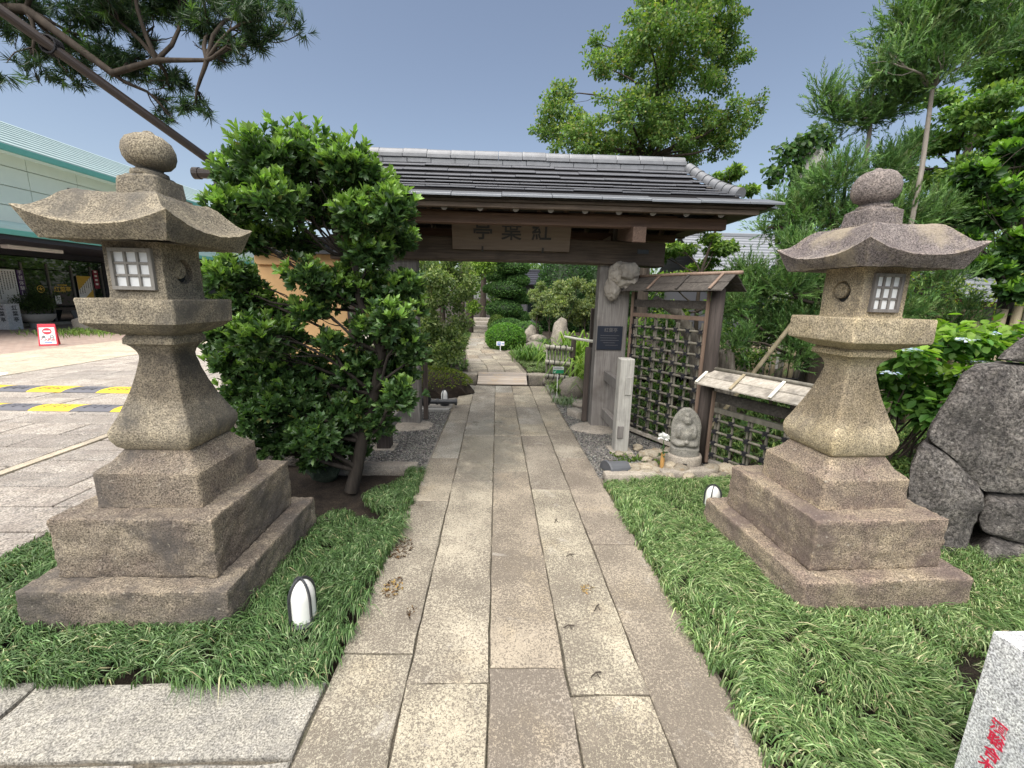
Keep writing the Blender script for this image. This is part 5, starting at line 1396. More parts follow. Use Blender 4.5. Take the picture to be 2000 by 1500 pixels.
garden_light('low white garden light beside the mossy mound behind the left gate post', -.86, 6.62, 1.0, .3)
# odds and ends behind the left post
mb = MB(); mb.tube([(-1.15, 6.40, .085), (-.64, 6.43, .085)], .036, 12)
for x in (-.95, -.66): mb.tube([(x - .018, 6.415, .085), (x + .018, 6.415, .085)], .05, 12)
tag(mb.build('drain_pipe', 'dark_grey', bevel=.002), 'short grey pipe lying on the gravel behind the left gate post', 'pipe')
mb = MB(); mb.lathe((-1.13, 6.40, .0), [(.09 * math.sin(a), .12 - .12 * math.cos(a)) for a in np.linspace(.05, 3.1, 12)], 18)
tag(mb.build('float_ball', 'black', smooth=True), 'dark round ball lying behind the left gate post', 'ball')
tag(box('board', 'wood_pale_z', None, -1.25, -.74, 6.14, 6.22, -.005, .035, .004), 'pale short board lying in front of the grey pipe', 'board')
SHRUB = [(-1.74,3.45,2.66,0.2,0.22,0.14),(-1.52,3.62,2.74,0.21,0.23,0.15),(-1.17,3.53,2.63,0.19,0.21,0.13),(-2.06,3.66,2.58,0.15,0.17,0.11),(-1.04,3.67,2.56,0.17,0.19,0.12),(-1.99,3.36,2.28,0.14,0.16,0.1),(-1.63,3.33,2.35,0.18,0.2,0.13),(-1.53,3.79,2.43,0.18,0.2,0.13),(-1.09,3.47,2.29,0.16,0.18,0.12),(-0.83,3.45,2.35,0.15,0.16,0.11),(-0.9,3.88,2.18,0.14,0.16,0.1),(-1.94,3.58,2.11,0.13,0.14,0.09),(-1.74,3.79,2.12,0.14,0.15,0.1),(-1.06,3.59,2.04,0.16,0.17,0.11),(-1.38,3.68,1.73,0.17,0.19,0.12),(-1.49,3.4,1.82,0.13,0.14,0.09),(-0.82,3.68,1.78,0.13,0.14,0.09),(-1.1,3.81,1.72,0.17,0.19,0.12),(-2.23,3.61,1.81,0.16,0.17,0.11),(-2.16,3.74,1.61,0.18,0.2,0.13),(-2.38,3.7,1.34,0.14,0.15,0.1),(-0.84,3.36,1.52,0.15,0.17,0.11),(-0.76,3.74,1.59,0.1,0.11,0.07),(-1.09,3.65,1.42,0.15,0.17,0.11),(-0.78,3.49,1.33,0.13,0.15,0.1),(-1.88,3.34,1.36,0.17,0.18,0.12),(-1.91,3.8,1.48,0.13,0.14,0.09),(-2.25,3.58,1.12,0.14,0.15,0.1),(-1.95,3.72,1.06,0.22,0.24,0.15),(-1.64,3.81,0.96,0.21,0.23,0.15),(-1.24,3.72,1.03,0.19,0.21,0.14),(-0.95,3.84,1.04,0.18,0.19,0.13),(-0.7,3.54,1.22,0.09,0.09,0.06),(-2.26,3.77,0.82,0.17,0.19,0.13),(-1.81,3.57,0.76,0.21,0.23,0.15),(-1.58,3.84,0.67,0.23,0.25,0.16),(-1.19,3.81,0.7,0.2,0.22,0.14),(-0.8,3.37,0.91,0.12,0.14,0.09),(-2.02,3.4,0.67,0.13,0.15,0.1),(-1.51,3.44,0.53,0.18,0.2,0.13),(-1.41,3.86,0.36,0.17,0.19,0.13),(-1.79,3.56,0.48,0.14,0.16,0.1),(-1.07,3.67,0.55,0.12,0.13,0.09),(-1.54,3.49,1.56,0.1,0.11,0.07),(-1.76,3.6,1.34,0.12,0.13,0.09),(-1.4,3.54,1.3,0.1,0.11,0.07),(-1.94,3.52,0.41,0.13,0.15,0.1),(-1.67,3.65,0.24,0.11,0.12,0.08),(-1.28,3.65,0.7,0.18,0.2,0.13),(-2.31,3.83,1.11,0.16,0.17,0.11),(-1.86,3.7,0.93,0.18,0.2,0.13)]
PODO = [(-4.01,4.24,3.86,0.35,0.35,0.24),(-3.49,4.21,3.79,0.33,0.33,0.23),(-3.01,4.27,3.91,0.35,0.35,0.25),(-2.41,4.13,3.88,0.31,0.31,0.21),(-1.9,3.9,3.79,0.22,0.22,0.16),(-1.85,4.21,3.96,0.17,0.17,0.12),(-3.31,4.25,3.54,0.27,0.27,0.19),(-2.92,4.23,3.41,0.22,0.22,0.16),(-2.6,4.08,3.22,0.14,0.14,0.1),(-3.65,4.14,3.48,0.18,0.18,0.13),(-3.82,3.92,3.38,0.17,0.17,0.12),(-2.93,4.2,3.19,0.13,0.13,0.09),(-3.97,4.08,4.03,0.29,0.29,0.2),(-2.08,3.96,3.63,0.16,0.16,0.11),(-3.07,3.86,3.92,0.31,0.31,0.22),(-2.71,4.21,4.19,0.34,0.34,0.24),(-2.24,4.27,4.24,0.3,0.3,0.21),(-4.18,3.87,3.72,0.35,0.35,0.25),(-4.52,4.18,3.51,0.22,0.22,0.15),(-4.53,4.01,4.1,0.44,0.44,0.31),(-3.44,3.9,4.17,0.43,0.43,0.3),(-2.79,3.96,4.3,0.43,0.43,0.3),(-2.45,4.17,3.73,0.2,0.2,0.14),(-3.05,4.21,3.65,0.2,0.2,0.14)]
MAPLE = [(3.99,10.91,7.69,0.87,1.04,0.7),(5.42,12.27,8.47,0.65,0.78,0.52),(3.19,10.91,7.56,0.64,0.77,0.51),(3.22,12.52,7.94,0.67,0.8,0.54),(4.09,11.59,7.08,0.94,1.13,0.75),(5.75,12.91,7.85,0.77,0.92,0.62),(2.52,13.15,8.53,0.35,0.42,0.28),(2.53,12.01,7.44,0.45,0.54,0.36),(1.67,13.2,7.27,0.43,0.52,0.34),(1.42,11.54,6.17,0.57,0.68,0.45),(1.8,10.98,5.48,0.73,0.87,0.58),(1.12,12.24,5.95,0.38,0.45,0.3),(2.83,10.88,6.02,0.77,0.93,0.62),(3.95,11.27,5.99,0.87,1.04,0.7),(5.12,11.78,6.15,0.65,0.78,0.52),(3.53,12.27,5.66,0.75,0.9,0.6),(2.22,11.17,5.27,0.56,0.67,0.45),(5.5,10.9,6.12,0.34,0.4,0.27),(7.04,12.88,7.13,0.31,0.37,0.25),(5.53,11.55,5.61,0.49,0.59,0.39),(5.26,13.1,5.91,0.81,0.97,0.65),(4.26,12.95,9.5,0.81,0.98,0.65),(4.92,11.71,8.69,0.62,0.74,0.49),(5.56,11.9,8.39,0.35,0.43,0.28),(4.27,12.05,9.72,1.0,1.2,0.8),(5.29,12.35,9.85,0.77,0.92,0.62),(6.48,12.23,6.36,0.3,0.36,0.24)]
LMAPLE = [(3.31,8.06,2.69,0.36,0.36,0.21),(4.0,8.12,2.76,0.4,0.4,0.24),(4.02,8.44,2.23,0.4,0.4,0.24),(4.5,8.01,2.12,0.34,0.34,0.21),(3.12,7.93,2.09,0.26,0.26,0.16),(4.14,8.22,3.94,0.26,0.26,0.16),(4.24,7.74,3.65,0.21,0.21,0.13),(3.31,7.8,1.58,0.26,0.26,0.16),(3.1,8.48,2.54,0.25,0.25,0.15),(3.54,8.02,3.05,0.23,0.23,0.14),(4.84,8.05,1.99,0.29,0.29,0.17),(3.97,7.51,1.61,0.32,0.32,0.19)]
RMAPLE = [(8.94,8.38,5.79,0.6,0.6,0.33),(9.46,8.61,6.5,0.56,0.56,0.31),(8.04,7.83,4.97,0.53,0.53,0.29),(8.22,8.66,4.76,0.49,0.49,0.27),(9.63,8.69,4.9,0.69,0.69,0.38),(8.15,7.88,4.01,0.5,0.5,0.27),(8.17,8.68,4.13,0.42,0.42,0.23),(7.44,8.45,4.41,0.24,0.24,0.13),(9.82,8.75,4.1,0.56,0.56,0.31),(7.98,8.29,5.39,0.28,0.28,0.15),(10.47,8.79,6.03,0.88,0.88,0.48),(11.12,8.83,4.72,0.91,0.91,0.5),(8.98,7.83,6.45,0.59,0.59,0.33),(9.65,7.88,3.37,0.56,0.56,0.31)]
CAM = [(6.31,5.64,3.58,0.26,0.26,0.15),(6.75,5.87,4.02,0.25,0.25,0.15),(5.63,5.3,3.17,0.26,0.26,0.15),(6.26,5.47,2.96,0.35,0.35,0.21),(5.87,5.57,2.88,0.22,0.22,0.13),(6.53,5.36,2.47,0.29,0.29,0.17),(6.24,5.39,2.22,0.25,0.25,0.15),(6.53,5.35,1.94,0.23,0.23,0.14),(5.83,5.4,2.52,0.15,0.15,0.09),(6.98,5.58,3.31,0.45,0.45,0.27),(6.94,5.34,2.35,0.45,0.45,0.27),(6.59,5.4,3.82,0.31,0.31,0.18)]
CEDAR = [(4.08,5.85,3.23,0.28,0.31,0.21),(3.95,5.17,3.2,0.25,0.27,0.19),(3.67,5.66,2.84,0.3,0.32,0.22),(3.52,5.81,2.67,0.15,0.16,0.11),(4.05,5.43,2.72,0.37,0.4,0.28),(3.66,5.35,2.4,0.25,0.28,0.19),(3.53,5.87,1.91,0.35,0.39,0.26),(2.93,5.36,1.64,0.23,0.26,0.17),(3.59,5.32,1.9,0.31,0.34,0.23),(4.07,5.54,1.52,0.35,0.39,0.26),(3.69,5.78,1.36,0.32,0.36,0.24),(3.05,5.24,1.23,0.17,0.18,0.13),(3.94,5.44,1.06,0.24,0.27,0.18),(4.6,5.45,3.32,0.24,0.26,0.18),(5.35,5.9,3.65,0.21,0.24,0.16),(5.51,5.54,2.84,0.27,0.3,0.2),(6.25,5.92,3.05,0.19,0.21,0.15),(4.96,5.3,2.78,0.28,0.31,0.21),(5.62,5.45,1.95,0.28,0.3,0.21),(6.37,5.74,1.56,0.25,0.28,0.19),(6.01,5.95,1.54,0.31,0.34,0.23),(6.06,5.56,1.15,0.21,0.23,0.16),(4.53,5.35,2.6,0.38,0.41,0.28),(4.89,5.26,2.3,0.31,0.34,0.23),(4.53,5.63,2.06,0.4,0.44,0.3),(4.73,5.32,1.42,0.39,0.43,0.29)]
CED1 = [(4.35,5.57,4.15,0.36,0.36,0.25),(4.06,5.58,4.06,0.23,0.23,0.16),(4.54,5.42,4.09,0.25,0.25,0.18),(4.3,5.45,3.85,0.21,0.21,0.14)]
CED2 = [(4.32,5.15,4.52,0.32,0.32,0.23),(4.56,5.07,4.58,0.36,0.36,0.25),(5.08,5.15,4.7,0.36,0.36,0.25),(5.17,4.92,4.62,0.27,0.27,0.19),(4.56,4.81,4.15,0.25,0.25,0.18),(4.0,4.9,4.19,0.17,0.17,0.12),(4.4,5.15,4.88,0.3,0.3,0.21),(4.63,4.89,4.85,0.34,0.34,0.24),(5.02,4.92,4.33,0.23,0.23,0.16)]
HYD = [(4.18,4.17,1.23,0.24,0.24,0.19),(4.58,4.17,1.39,0.24,0.24,0.19),(4.96,4.16,1.32,0.22,0.22,0.17),(4.58,4.37,0.82,0.28,0.28,0.22),(4.66,4.06,0.99,0.26,0.26,0.21),(4.46,4.0,0.66,0.24,0.24,0.19),(4.39,4.38,0.7,0.2,0.2,0.16),(5.19,4.35,0.6,0.16,0.16,0.13),(4.25,4.39,1.01,0.2,0.2,0.16),(5.1,4.17,1.46,0.16,0.16,0.12)]
HYDF = [(4.54,4.09,1.0,0.09,0.09,0.07),(4.79,4.09,1.14,0.08,0.08,0.07),(4.46,3.94,1.37,0.08,0.08,0.06),(4.8,4.05,1.43,0.07,0.07,0.06),(3.91,4.07,1.01,0.07,0.07,0.06),(4.05,4.03,1.25,0.07,0.07,0.06)]
LHEDGE = [(-1.36,8.62,0.38,0.27,0.38,0.24),(-1.64,8.35,0.57,0.3,0.42,0.27),(-1.07,8.41,0.88,0.34,0.48,0.31),(-1.49,8.27,0.98,0.4,0.55,0.36),(-1.3,8.08,1.85,0.45,0.64,0.41),(-0.89,8.71,1.88,0.41,0.57,0.37),(-1.25,8.34,1.28,0.45,0.63,0.4),(-0.87,8.97,1.15,0.3,0.42,0.27),(-1.12,8.05,0.72,0.39,0.54,0.35),(-1.56,9.08,2.28,0.51,0.71,0.46),(-0.9,8.83,2.33,0.39,0.55,0.35),(-0.77,9.11,1.57,0.22,0.3,0.19),(-0.99,9.08,0.49,0.2,0.28,0.18),(-1.9,9.08,1.01,0.43,0.61,0.39),(-1.9,8.69,1.85,0.41,0.57,0.37)]
BRIGHT = [(-0.91,16.42,2.7,0.42,0.42,0.34),(-1.26,17.29,2.06,0.41,0.41,0.33),(-0.54,16.61,2.91,0.39,0.39,0.31),(-0.84,16.76,3.38,0.48,0.48,0.39),(-1.05,17.2,1.27,0.31,0.31,0.24)]
TOPI = [(0.29,18.81,1.98,0.75,0.75,0.41),(0.55,18.75,2.94,0.61,0.61,0.34),(-0.12,19.06,2.56,0.45,0.45,0.25),(-0.38,18.87,2.01,0.33,0.33,0.18),(0.76,18.7,2.39,0.44,0.44,0.24),(0.19,18.65,1.15,0.71,0.71,0.39),(0.93,19.02,1.6,0.41,0.41,0.22),(0.15,18.79,3.23,0.57,0.57,0.31),(0.88,18.97,0.82,0.45,0.45,0.25)]
PALE = [(1.55,13.35,1.73,0.54,0.54,0.43),(2.08,13.2,1.92,0.5,0.5,0.4),(2.71,13.53,1.59,0.48,0.48,0.39),(1.19,13.82,1.85,0.29,0.29,0.24),(1.78,13.17,1.42,0.35,0.35,0.28),(2.63,13.79,1.1,0.36,0.36,0.29),(1.26,13.92,1.2,0.23,0.23,0.19),(2.99,13.81,2.0,0.36,0.36,0.29)]
BACKHEDGE = [(3.41,20.32,2.58,1.39,1.39,1.25),(4.66,19.51,2.69,1.15,1.15,1.04),(2.29,20.13,3.12,0.59,0.59,0.53)]

# ================================================================ PLANTS
DK, MD, BRT, YG = (.035, .085, .024), (.06, .135, .033), (.085, .19, .03), (.17, .29, .04)
def rosette_tree(name, label, cat, base, trunk, r0, clumps, nr, k, L, Wd, cols, wts, tipcol, group=None, tipfrac=.8, bark='trunk', up=.7, tipz=None, twig=3, flare=.75):
    t = thing(name, label, cat, base, group)
    mb = MB(); path = [Vector(base)] + [Vector(p) for p in trunk]
    rad = [r0 * (1 - .6 * i / max(1, len(path) - 1)) for i in range(len(path))]; mb.tube(path, rad, 9, cap=False)
    P, D, r, i = in_clumps(clumps, nr, .42)
    A = unit(D * .8 + np.array([0, 0, up]) + rng.normal(size=(nr, 3)) * .3)
    for ci, c in enumerate(getattr(clumps, 'orig', clumps)):
        cc = Vector(c[:3]); q = min(path[1:], key=lambda p: (p - cc).length + max(0, p.z - cc.z + .25) * 2.5); j = path.index(q)
        pts = limb(mb, q, cc, max(.007, rad[j] * .42), .007, .10, 6, 6)
        pk = P[i == ci]
        for e in pk[rng.permutation(len(pk))[:twig * 4]]:
            limb(mb, pts[rng.integers(3, 6)], e, .0055, .0022, .12, 4, 4)
    mb.build('trunk', bark, t, smooth=True)
    up_ = (D[:, 2] > .05) & (r > .6) & (rng.uniform(size=nr) < tipfrac)
    if tipz: up_ &= (P[:, 2] > tipz + rng.normal(size=nr) * .35)
    a = rosettes(P, A, k, L, Wd, cols, wts, tipcol, up_, flare)
    leaves('crown', *a[:5], a[5], 'obov', 'leaf', t)
    return t
rosette_tree('evergreen_shrub', 'tall glossy leaved evergreen shrub with open branches beside the left lantern', 'shrub', (-1.30, 3.55, -.03),
             [(-1.25, 3.57, .16), (-1.20, 3.6, .42), (-1.08, 3.62, .85), (-1.0, 3.63, 1.2), (-1.15, 3.66, 1.55), (-1.3, 3.7, 2.0)], .062, [(c[0], c[1], c[2], c[3] * 1.22, c[4] * 1.2, c[5] * 1.42) for c in SHRUB], 8600, 8, .072, .37, [(.045, .09, .032), (.07, .135, .042), (.058, .118, .038), (.11, .19, .055), (.16, .17, .05)], [2.5, 4, 3, 1.4, .15], (.21, .35, .075), tipz=1.25, twig=1, tipfrac=.8, flare=.6, bark='trunk_dark')
rosette_tree('broadleaf_tree', 'bright leaved broadleaf tree leaning in at the right edge', 'tree', (6.9, 5.6, -.03), [(6.85, 5.6, 1.0), (6.75, 5.6, 2.0), (6.8, 5.6, 3.0), (6.9, 5.6, 3.8)], .11, sub_clumps(CAM, 5, .6, .7), 3000, 8, .125, .5, [DK, MD], [3, 3], (.20, .38, .05), tipfrac=.9, twig=1)
# strap-leaved tree held by the pole, top left
def strap_tree():
    t = thing('podocarpus_tree', 'dark strap leaved tree reaching in over the top left corner', 'tree', (-5.4, 3.7, -.03))
    mb = MB(); path = [Vector(p) for p in ((-5.4, 3.7, -.03), (-5.35, 3.7, 1.8), (-5.2, 3.9, 3.15), (-4.5, 4.0, 3.85), (-3.8, 4.0, 3.85), (-3.2, 4.0, 3.42), (-2.82, 3.98, 3.52), (-2.4, 3.95, 3.52))]
    rad = [.10, .09, .075, .05, .036, .028, .02, .014]; mb.tube(path, rad, 9, cap=False)
    for c in PODO:
        cc = Vector(c[:3]); q = min(path[3:], key=lambda p: (p - cc).length); pts = limb(mb, q, cc, .018, .006, .12)
        for _ in range(5): limb(mb, pts[3], cc + Vector(rdir(1)[0] * np.array(c[3:6]) * .8), .006, .003, .12, 4, 4)
    mb.build('trunk', 'trunk', t, smooth=True)
    n = 3300; P, D, r, i = in_clumps(sub_clumps(PODO, 7, .5, .75, .85), n, .5)
    A = unit(D * .9 + rng.normal(size=(n, 3)) * .5 + np.array([.15, 0, .1]))
    a = rosettes(P, A, 16, .090, .075, [(.03, .06, .03), (.045, .09, .04), (.07, .125, .045)], [3, 3, 1.5], (.13, .24, .05), (rng.uniform(size=n) < .05), .7)
    leaves('crown', *a[:5], a[5], 'strap', 'leaf', t)
strap_tree()
# support post and pole
sp_ = thing('tree_support', 'brown pole support with tee post propping the strap leaved tree', 'support', (-2.70, 4.42, 0))
mb = MB(); mb.tube([(-2.70, 4.42, -.05), (-2.70, 4.42, 2.74)], .042, 14); mb.build('post', 'pole_brown', sp_, smooth=False)
mb = MB(); mb.tube([(-2.70, 4.42, 2.60), (-2.70, 4.42, 2.68)], .056, 14); mb.build('collar', 'pole_brown', sp_)
mb = MB(); mb.tube([(-2.92, 4.43, 2.785), (-2.46, 4.41, 2.785)], .046, 14); mb.tube([(-2.925, 4.43, 2.785), (-2.87, 4.43, 2.785)], .054, 14); mb.tube([(-2.60, 4.415, 2.785), (-2.55, 4.413, 2.785)], .052, 14); mb.build('cross_bar', 'pole_brown', sp_)
A_, B_ = Vector((-2.67, 4.42, 2.835)), Vector((-3.58, 3.58, 3.615)); mb = MB(); mb.tube([A_ + (A_ - B_) * .04, B_ + (B_ - A_) * .5], .037, 14); mb.build('pole', 'pole_brown', sp_, smooth=False)
mb = MB()
for k in range(5): mb.tube([(-2.70 + .055 * math.cos(a), 4.42 + .06 * math.sin(a), 2.77 + .012 * k + .03 * math.cos(a)) for a in np.linspace(0, 6.28, 12)], .007, 5)
mb.tube([(-2.69, 4.40, 2.85), (-2.72, 4.39, 2.92), (-2.70, 4.39, 2.97)], .006, 5); mb.tube([(-2.69, 4.40, 2.85), (-2.66, 4.39, 2.90), (-2.68, 4.39, 2.94)], .006, 5)
m_ = (A_ + B_) / 2 + (B_ - A_) * .33
for k in range(4): mb.tube([m_ + Vector((.06 * math.cos(a), .02 * k, .06 * math.sin(a))) for a in np.linspace(0, 6.28, 12)], .009, 5)
mb.build('rope_lashing', 'rope', sp_, kind='stuff')

tree('maple_tree', 'big airy maple tree rising behind the gate roof', 'tree', (4.1, 12.2, -.03), [(4.05, 12.2, 2.0), (4.0, 12.1, 4.0), (3.9, 12.1, 5.4), (3.95, 12, 6.6), (4.1, 12, 7.8), (4.1, 12, 8.8)], .17, .03, both(MAPLE, sub_clumps(MAPLE, 11, .36, .5, 1.1)), 62000, .080,
     [(.085, .16, .045), (.135, .235, .06), (.20, .30, .075), (.26, .25, .095)], [4, 4, 2.2, .7], 'diamond', asp=.62, tip=(.20, .26, .055), twigs=1, shell=.6)
tree('maple_tree', 'light green young maple beyond the tall bamboo fence', 'tree', (3.9, 8.3, -.03), [(3.85, 8.2, .8), (3.75, 8.1, 1.5), (3.7, 8.0, 2.2), (3.9, 8, 3.0)], .06, .02, sub_clumps(LMAPLE, 6, .5, .5, .9), 9500, .085,
     [(.10, .18, .035), (.16, .26, .05), (.06, .12, .03)], [3, 3, 1.5], 'maple', asp=.95, tip=(.28, .40, .07), twigs=1)
tree('maple_tree', 'spreading dark maple behind the cedar at the upper right', 'tree', (9.2, 8.8, -.03), [(9.15, 8.8, 1.5), (9.0, 8.7, 3.0), (8.8, 8.6, 4.2), (9.0, 8.6, 5.2)], .16, .04, both(RMAPLE, sub_clumps(RMAPLE, 8, .5, .45, .95)), 42000, .085,
     [(.085, .17, .045), (.14, .25, .06), (.21, .33, .08)], [4, 3, 1.5], 'diamond', asp=.6, tip=(.19, .29, .055), twigs=1, shell=.55)
# cedar trained as a broad bush with two tall leaders
def cedar():
    t = thing('cedar_tree', 'trained cedar with bushy base and two tall tufted leaders behind the right lantern', 'tree', (4.45, 5.9, -.03))
    mb = MB(); base = [Vector(p) for p in ((4.45, 5.9, -.03), (4.45, 5.85, .5), (4.45, 5.75, 1.0), (4.45, 5.65, 1.7), (4.46, 5.55, 2.4))]
    mb.tube(base, [.17, .15, .14, .12, .10], 9, cap=False)
    for c in CEDAR:
        cc = Vector(c[:3]); q = min(base[1:], key=lambda p: (p - cc).length + max(0, p.z - cc.z + .2) * 2); pts = limb(mb, q, cc, .035, .01, .1)
        for _ in range(4): limb(mb, pts[4], cc + Vector(rdir(1)[0] * np.array(c[3:6]) * .8), .008, .004, .1, 4, 4)
    mb.build('trunk', 'trunk', t, smooth=True)
    for path, cl in (([(4.46, 5.55, 2.2), (4.46, 5.52, 3.0), (4.43, 5.5, 3.6), (4.40, 5.5, 4.0), (4.36, 5.5, 4.3)], CED1), ([(4.70, 5.2, 1.8), (4.74, 5.05, 2.6), (4.69, 5.0, 3.2), (4.63, 5.0, 4.0), (4.62, 5.0, 4.7)], CED2)):
        mb = MB(); p_ = [Vector(q) for q in path]; mb.tube(p_, [.030, .027, .024, .02, .012], 8, cap=False)
        for c in cl:
            pts = limb(mb, p_[3] if c[2] < p_[4].z else p_[4], c[:3], .016, .005, .1)
            for _ in range(5): limb(mb, pts[3], Vector(c[:3]) + Vector(rdir(1)[0] * np.array(c[3:6]) * .8), .006, .003, .1, 4, 4)
        mb.build('leader_trunk', 'trunk_pale', t, smooth=True)
    for cl, n, ls in ((both(CEDAR, sub_clumps(CEDAR, 4, .5, .9, 1.1)), 6800, .22), (sub_clumps(CED1, 6, .45, .9, 1.1), 1150, .24), (sub_clumps(CED2, 6, .45, .9, 1.1), 2300, .25)):
        P, D, r, i = in_clumps(cl, n, .55)
        A = unit(D * .75 + np.array([0, -.05, .75]) + rng.normal(size=(n, 3)) * .35)
        a = sprays(P, A, ls * rng.uniform(.6, 1.2, n), [(.065, .14, .04), (.115, .215, .06), (.19, .31, .10), (.12, .165, .06)], [3, 4, 2, .8], 17, .055, .0125)
        leaves('crown', *a[:5], a[5], 'needle', 'needle', t)
cedar()
pr_ = MB(); q0, q1 = Vector((2.98, 5.35, .28)), Vector((3.46, 5.0, 1.42)); dd = (q1 - q0)
pp, rr = [], []
for k in range(9):
    p = q0 - dd * .25 + dd * 1.3 * k / 8
    for e, r_ in ((-.012, .026), (0, .0285), (.012, .026)): pp.append(p + dd.normalized() * e); rr.append(r_)
pr_.tube(pp, rr, 10); tag(pr_.build('bamboo_prop', 'bamboo_tan', smooth=True), 'slanting tan bamboo prop under the cedar behind the low fence', 'prop')
# hydrangea
hy = thing('hydrangea', 'hydrangea bush with broad green leaves and pale blue flower heads right of the right lantern', 'shrub', (4.4, 4.3, -.03))
mb = MB()
for c in HYD: limb(mb, (4.45 + rng.uniform(-.2, .2), 4.4 + rng.uniform(-.1, .1), -.03), c[:3], .012, .006, .06)
mb.build('stem', 'trunk', hy, smooth=True)
n = 1700; P, D, r, i = in_clumps(HYD, n, .45); N = unit(D * .4 + np.array([0, 0, 1.]) + rng.normal(size=(n, 3)) * .3); Dd = unit(D * np.array([1, 1, .3]) + rng.normal(size=(n, 3)) * .5 - N * .25)
T = tints(n, [(.06, .145, .03), (.095, .215, .04), (.15, .29, .05)], [3, 3, 2]); k = (D[:, 2] > .3) & (P[:, 2] > .9); T[k] = tints(k.sum(), [(.20, .34, .045)], [1])
leaves('crown', P, Dd, N, .115 * rng.uniform(.6, 1.2, n), .07, T, 'leaf', 'leaf_soft', hy)
for c in HYDF:
    n = 34; a = rng.uniform(0, 6.28, n); q = np.sqrt(rng.uniform(0.05, 1, n)) * c[3]; P = np.stack([c[0] + q * np.cos(a), c[1] + q * np.sin(a), np.full(n, c[2] + .03) + rng.uniform(-.012, .012, n)], -1); d = rdir(n) * np.array([1, 1, .15])
    leaves('flower_head', P, d, np.tile([0, -.3, 1.], (n, 1)) + rng.normal(size=(n, 3)) * .25, .034, .03, tints(n, [(.62, .68, .80), (.40, .50, .72)], [2, 1], .1), 'leaf', 'leaf_soft', hy)
# ivy covered pole
iv = thing('ivy_pole', 'thick concrete pole wrapped in ivy behind the cedar', 'pole', (6.72, 10.0, -.03))
mb = MB(); mb.rings([[(6.72 + x + r_ * math.cos(a), 10 + r_ * math.sin(a), z) for a in np.linspace(0, 6.28, 20, endpoint=False)] for z, r_, x in ((-.05, .34, -.1), (3, .31, 0), (4.9, .29, .07), (5.0, .25, .07))]); sharp(mb.build('pole', 'concrete', iv, smooth=True), 40)
cl = [(6.45, 9.72, 5.05, .32, .2, .25), (6.75, 9.8, 5.28, .35, .25, .2), (6.15, 9.8, 4.85, .35, .2, .3), (5.95, 9.8, 4.45, .25, .2, .25), (7.05, 9.9, 5.1, .2, .2, .2), (6.35, 9.72, 4.45, .16, .12, .4), (6.3, 9.75, 3.4, .3, .2, .5), (6.6, 9.7, 2.7, .4, .2, .5)]
n = 1500; P, D, r, i = in_clumps(cl, n, .5); N = unit(D * .5 + np.array([0, -.6, .4]) + rng.normal(size=(n, 3)) * .3)
leaves('ivy', P, unit(rng.normal(size=(n, 3)) * .6 + np.array([0, -.1, -.6])), N, .11 * rng.uniform(.6, 1.2, n), .10, tints(n, [(.03, .075, .02), (.06, .13, .03), (.12, .21, .04)], [3, 3, 1]), 'leaf', 'leaf_soft', iv)
# driftwood-like stump behind the tall fence
st = MB(); 
for q in range(7):
    a = q * .9; st.tube([(3.42 + .14 * math.cos(a), 6.2 + .14 * math.sin(a), -.05), (3.38 + .12 * math.cos(a), 6.2 + .12 * math.sin(a), .45), (3.30 + .13 * math.cos(a + .2), 6.2 + .10 * math.sin(a), .78 + .2 * rng.uniform()), (3.26 + .14 * math.cos(a + .3), 6.2 + .11 * math.sin(a), .95 + .2 * rng.uniform())], [.10, .085, .06, .02], 7)
st.tube([(3.1, 6.25, -.05), (3.0, 6.2, .7), (2.82, 6.2, 1.2), (2.55, 6.15, 1.55), (2.2, 6.1, 1.72)], [.14, .12, .10, .08, .05], 9); st.tube([(2.9, 6.2, 1.1), (3.1, 6.2, 1.45), (3.2, 6.25, 1.6)], [.07, .05, .03], 7)
tag(st.build('dead_trunk', 'stump', smooth=True), 'weathered dead trunk and stump behind the tall bamboo fence', 'tree trunk')

# --- inner garden
tree('evergreen_shrub', 'large loose olive green shrub filling the left side inside the gate', 'shrub', (-1.45, 8.8, .1), [(-1.47, 8.75, .8), (-1.42, 8.7, 1.4), (-1.38, 8.65, 2.0)], .07, .03, sub_clumps(LHEDGE, 8, .45, .8, .95), 26000, .062,
     [(.17, .23, .08), (.10, .16, .05), (.26, .32, .13), (.06, .10, .035)], [4, 4, 2, 2], 'diamond', asp=.5, tip=(.24, .30, .10), twigs=1, shell=.5)
tree('maple_tree', 'small bright green tree at the end of the inner path', 'tree', (-1.6, 17.2, .1), [(-1.55, 17.2, .9), (-1.4, 17, 1.8), (-1.2, 17, 2.6)], .07, .03, BRIGHT, 5000, .10, [(.13, .22, .04), (.20, .32, .05), (.07, .14, .03)], [3, 3, 1], 'diamond', asp=.6, tip=(.26, .38, .06))
for x, y, r_, lab in ((-1.30, 18.6, .17, 'nearer reddish cedar trunk beside the far steps'), (-.95, 23.6, .2, 'farther cedar trunk behind the far steps'), (-1.75, 19.6, .15, 'left cedar trunk standing behind the loose shrub')):
    tree('cedar_tree', lab, 'tree', (x, y, .1), [(x + .03, y, 1.5), (x + .05, y, 3.5), (x + .05, y, 5.5)], r_, r_ * .5, [(x, y, 4.6, 1.2, 1.2, .9), (x + .3, y, 3.6, 1.1, 1.1, .6), (x, y, 5.4, .8, .8, .8)], 2600, .16, [(.03, .065, .02), (.05, .10, .03)], [1, 1], 'diamond', asp=.4)
tp = thing('topiary_tree', 'cloud pruned topiary tree with stacked dark green domes', 'tree', (.5, 18.8, .1))
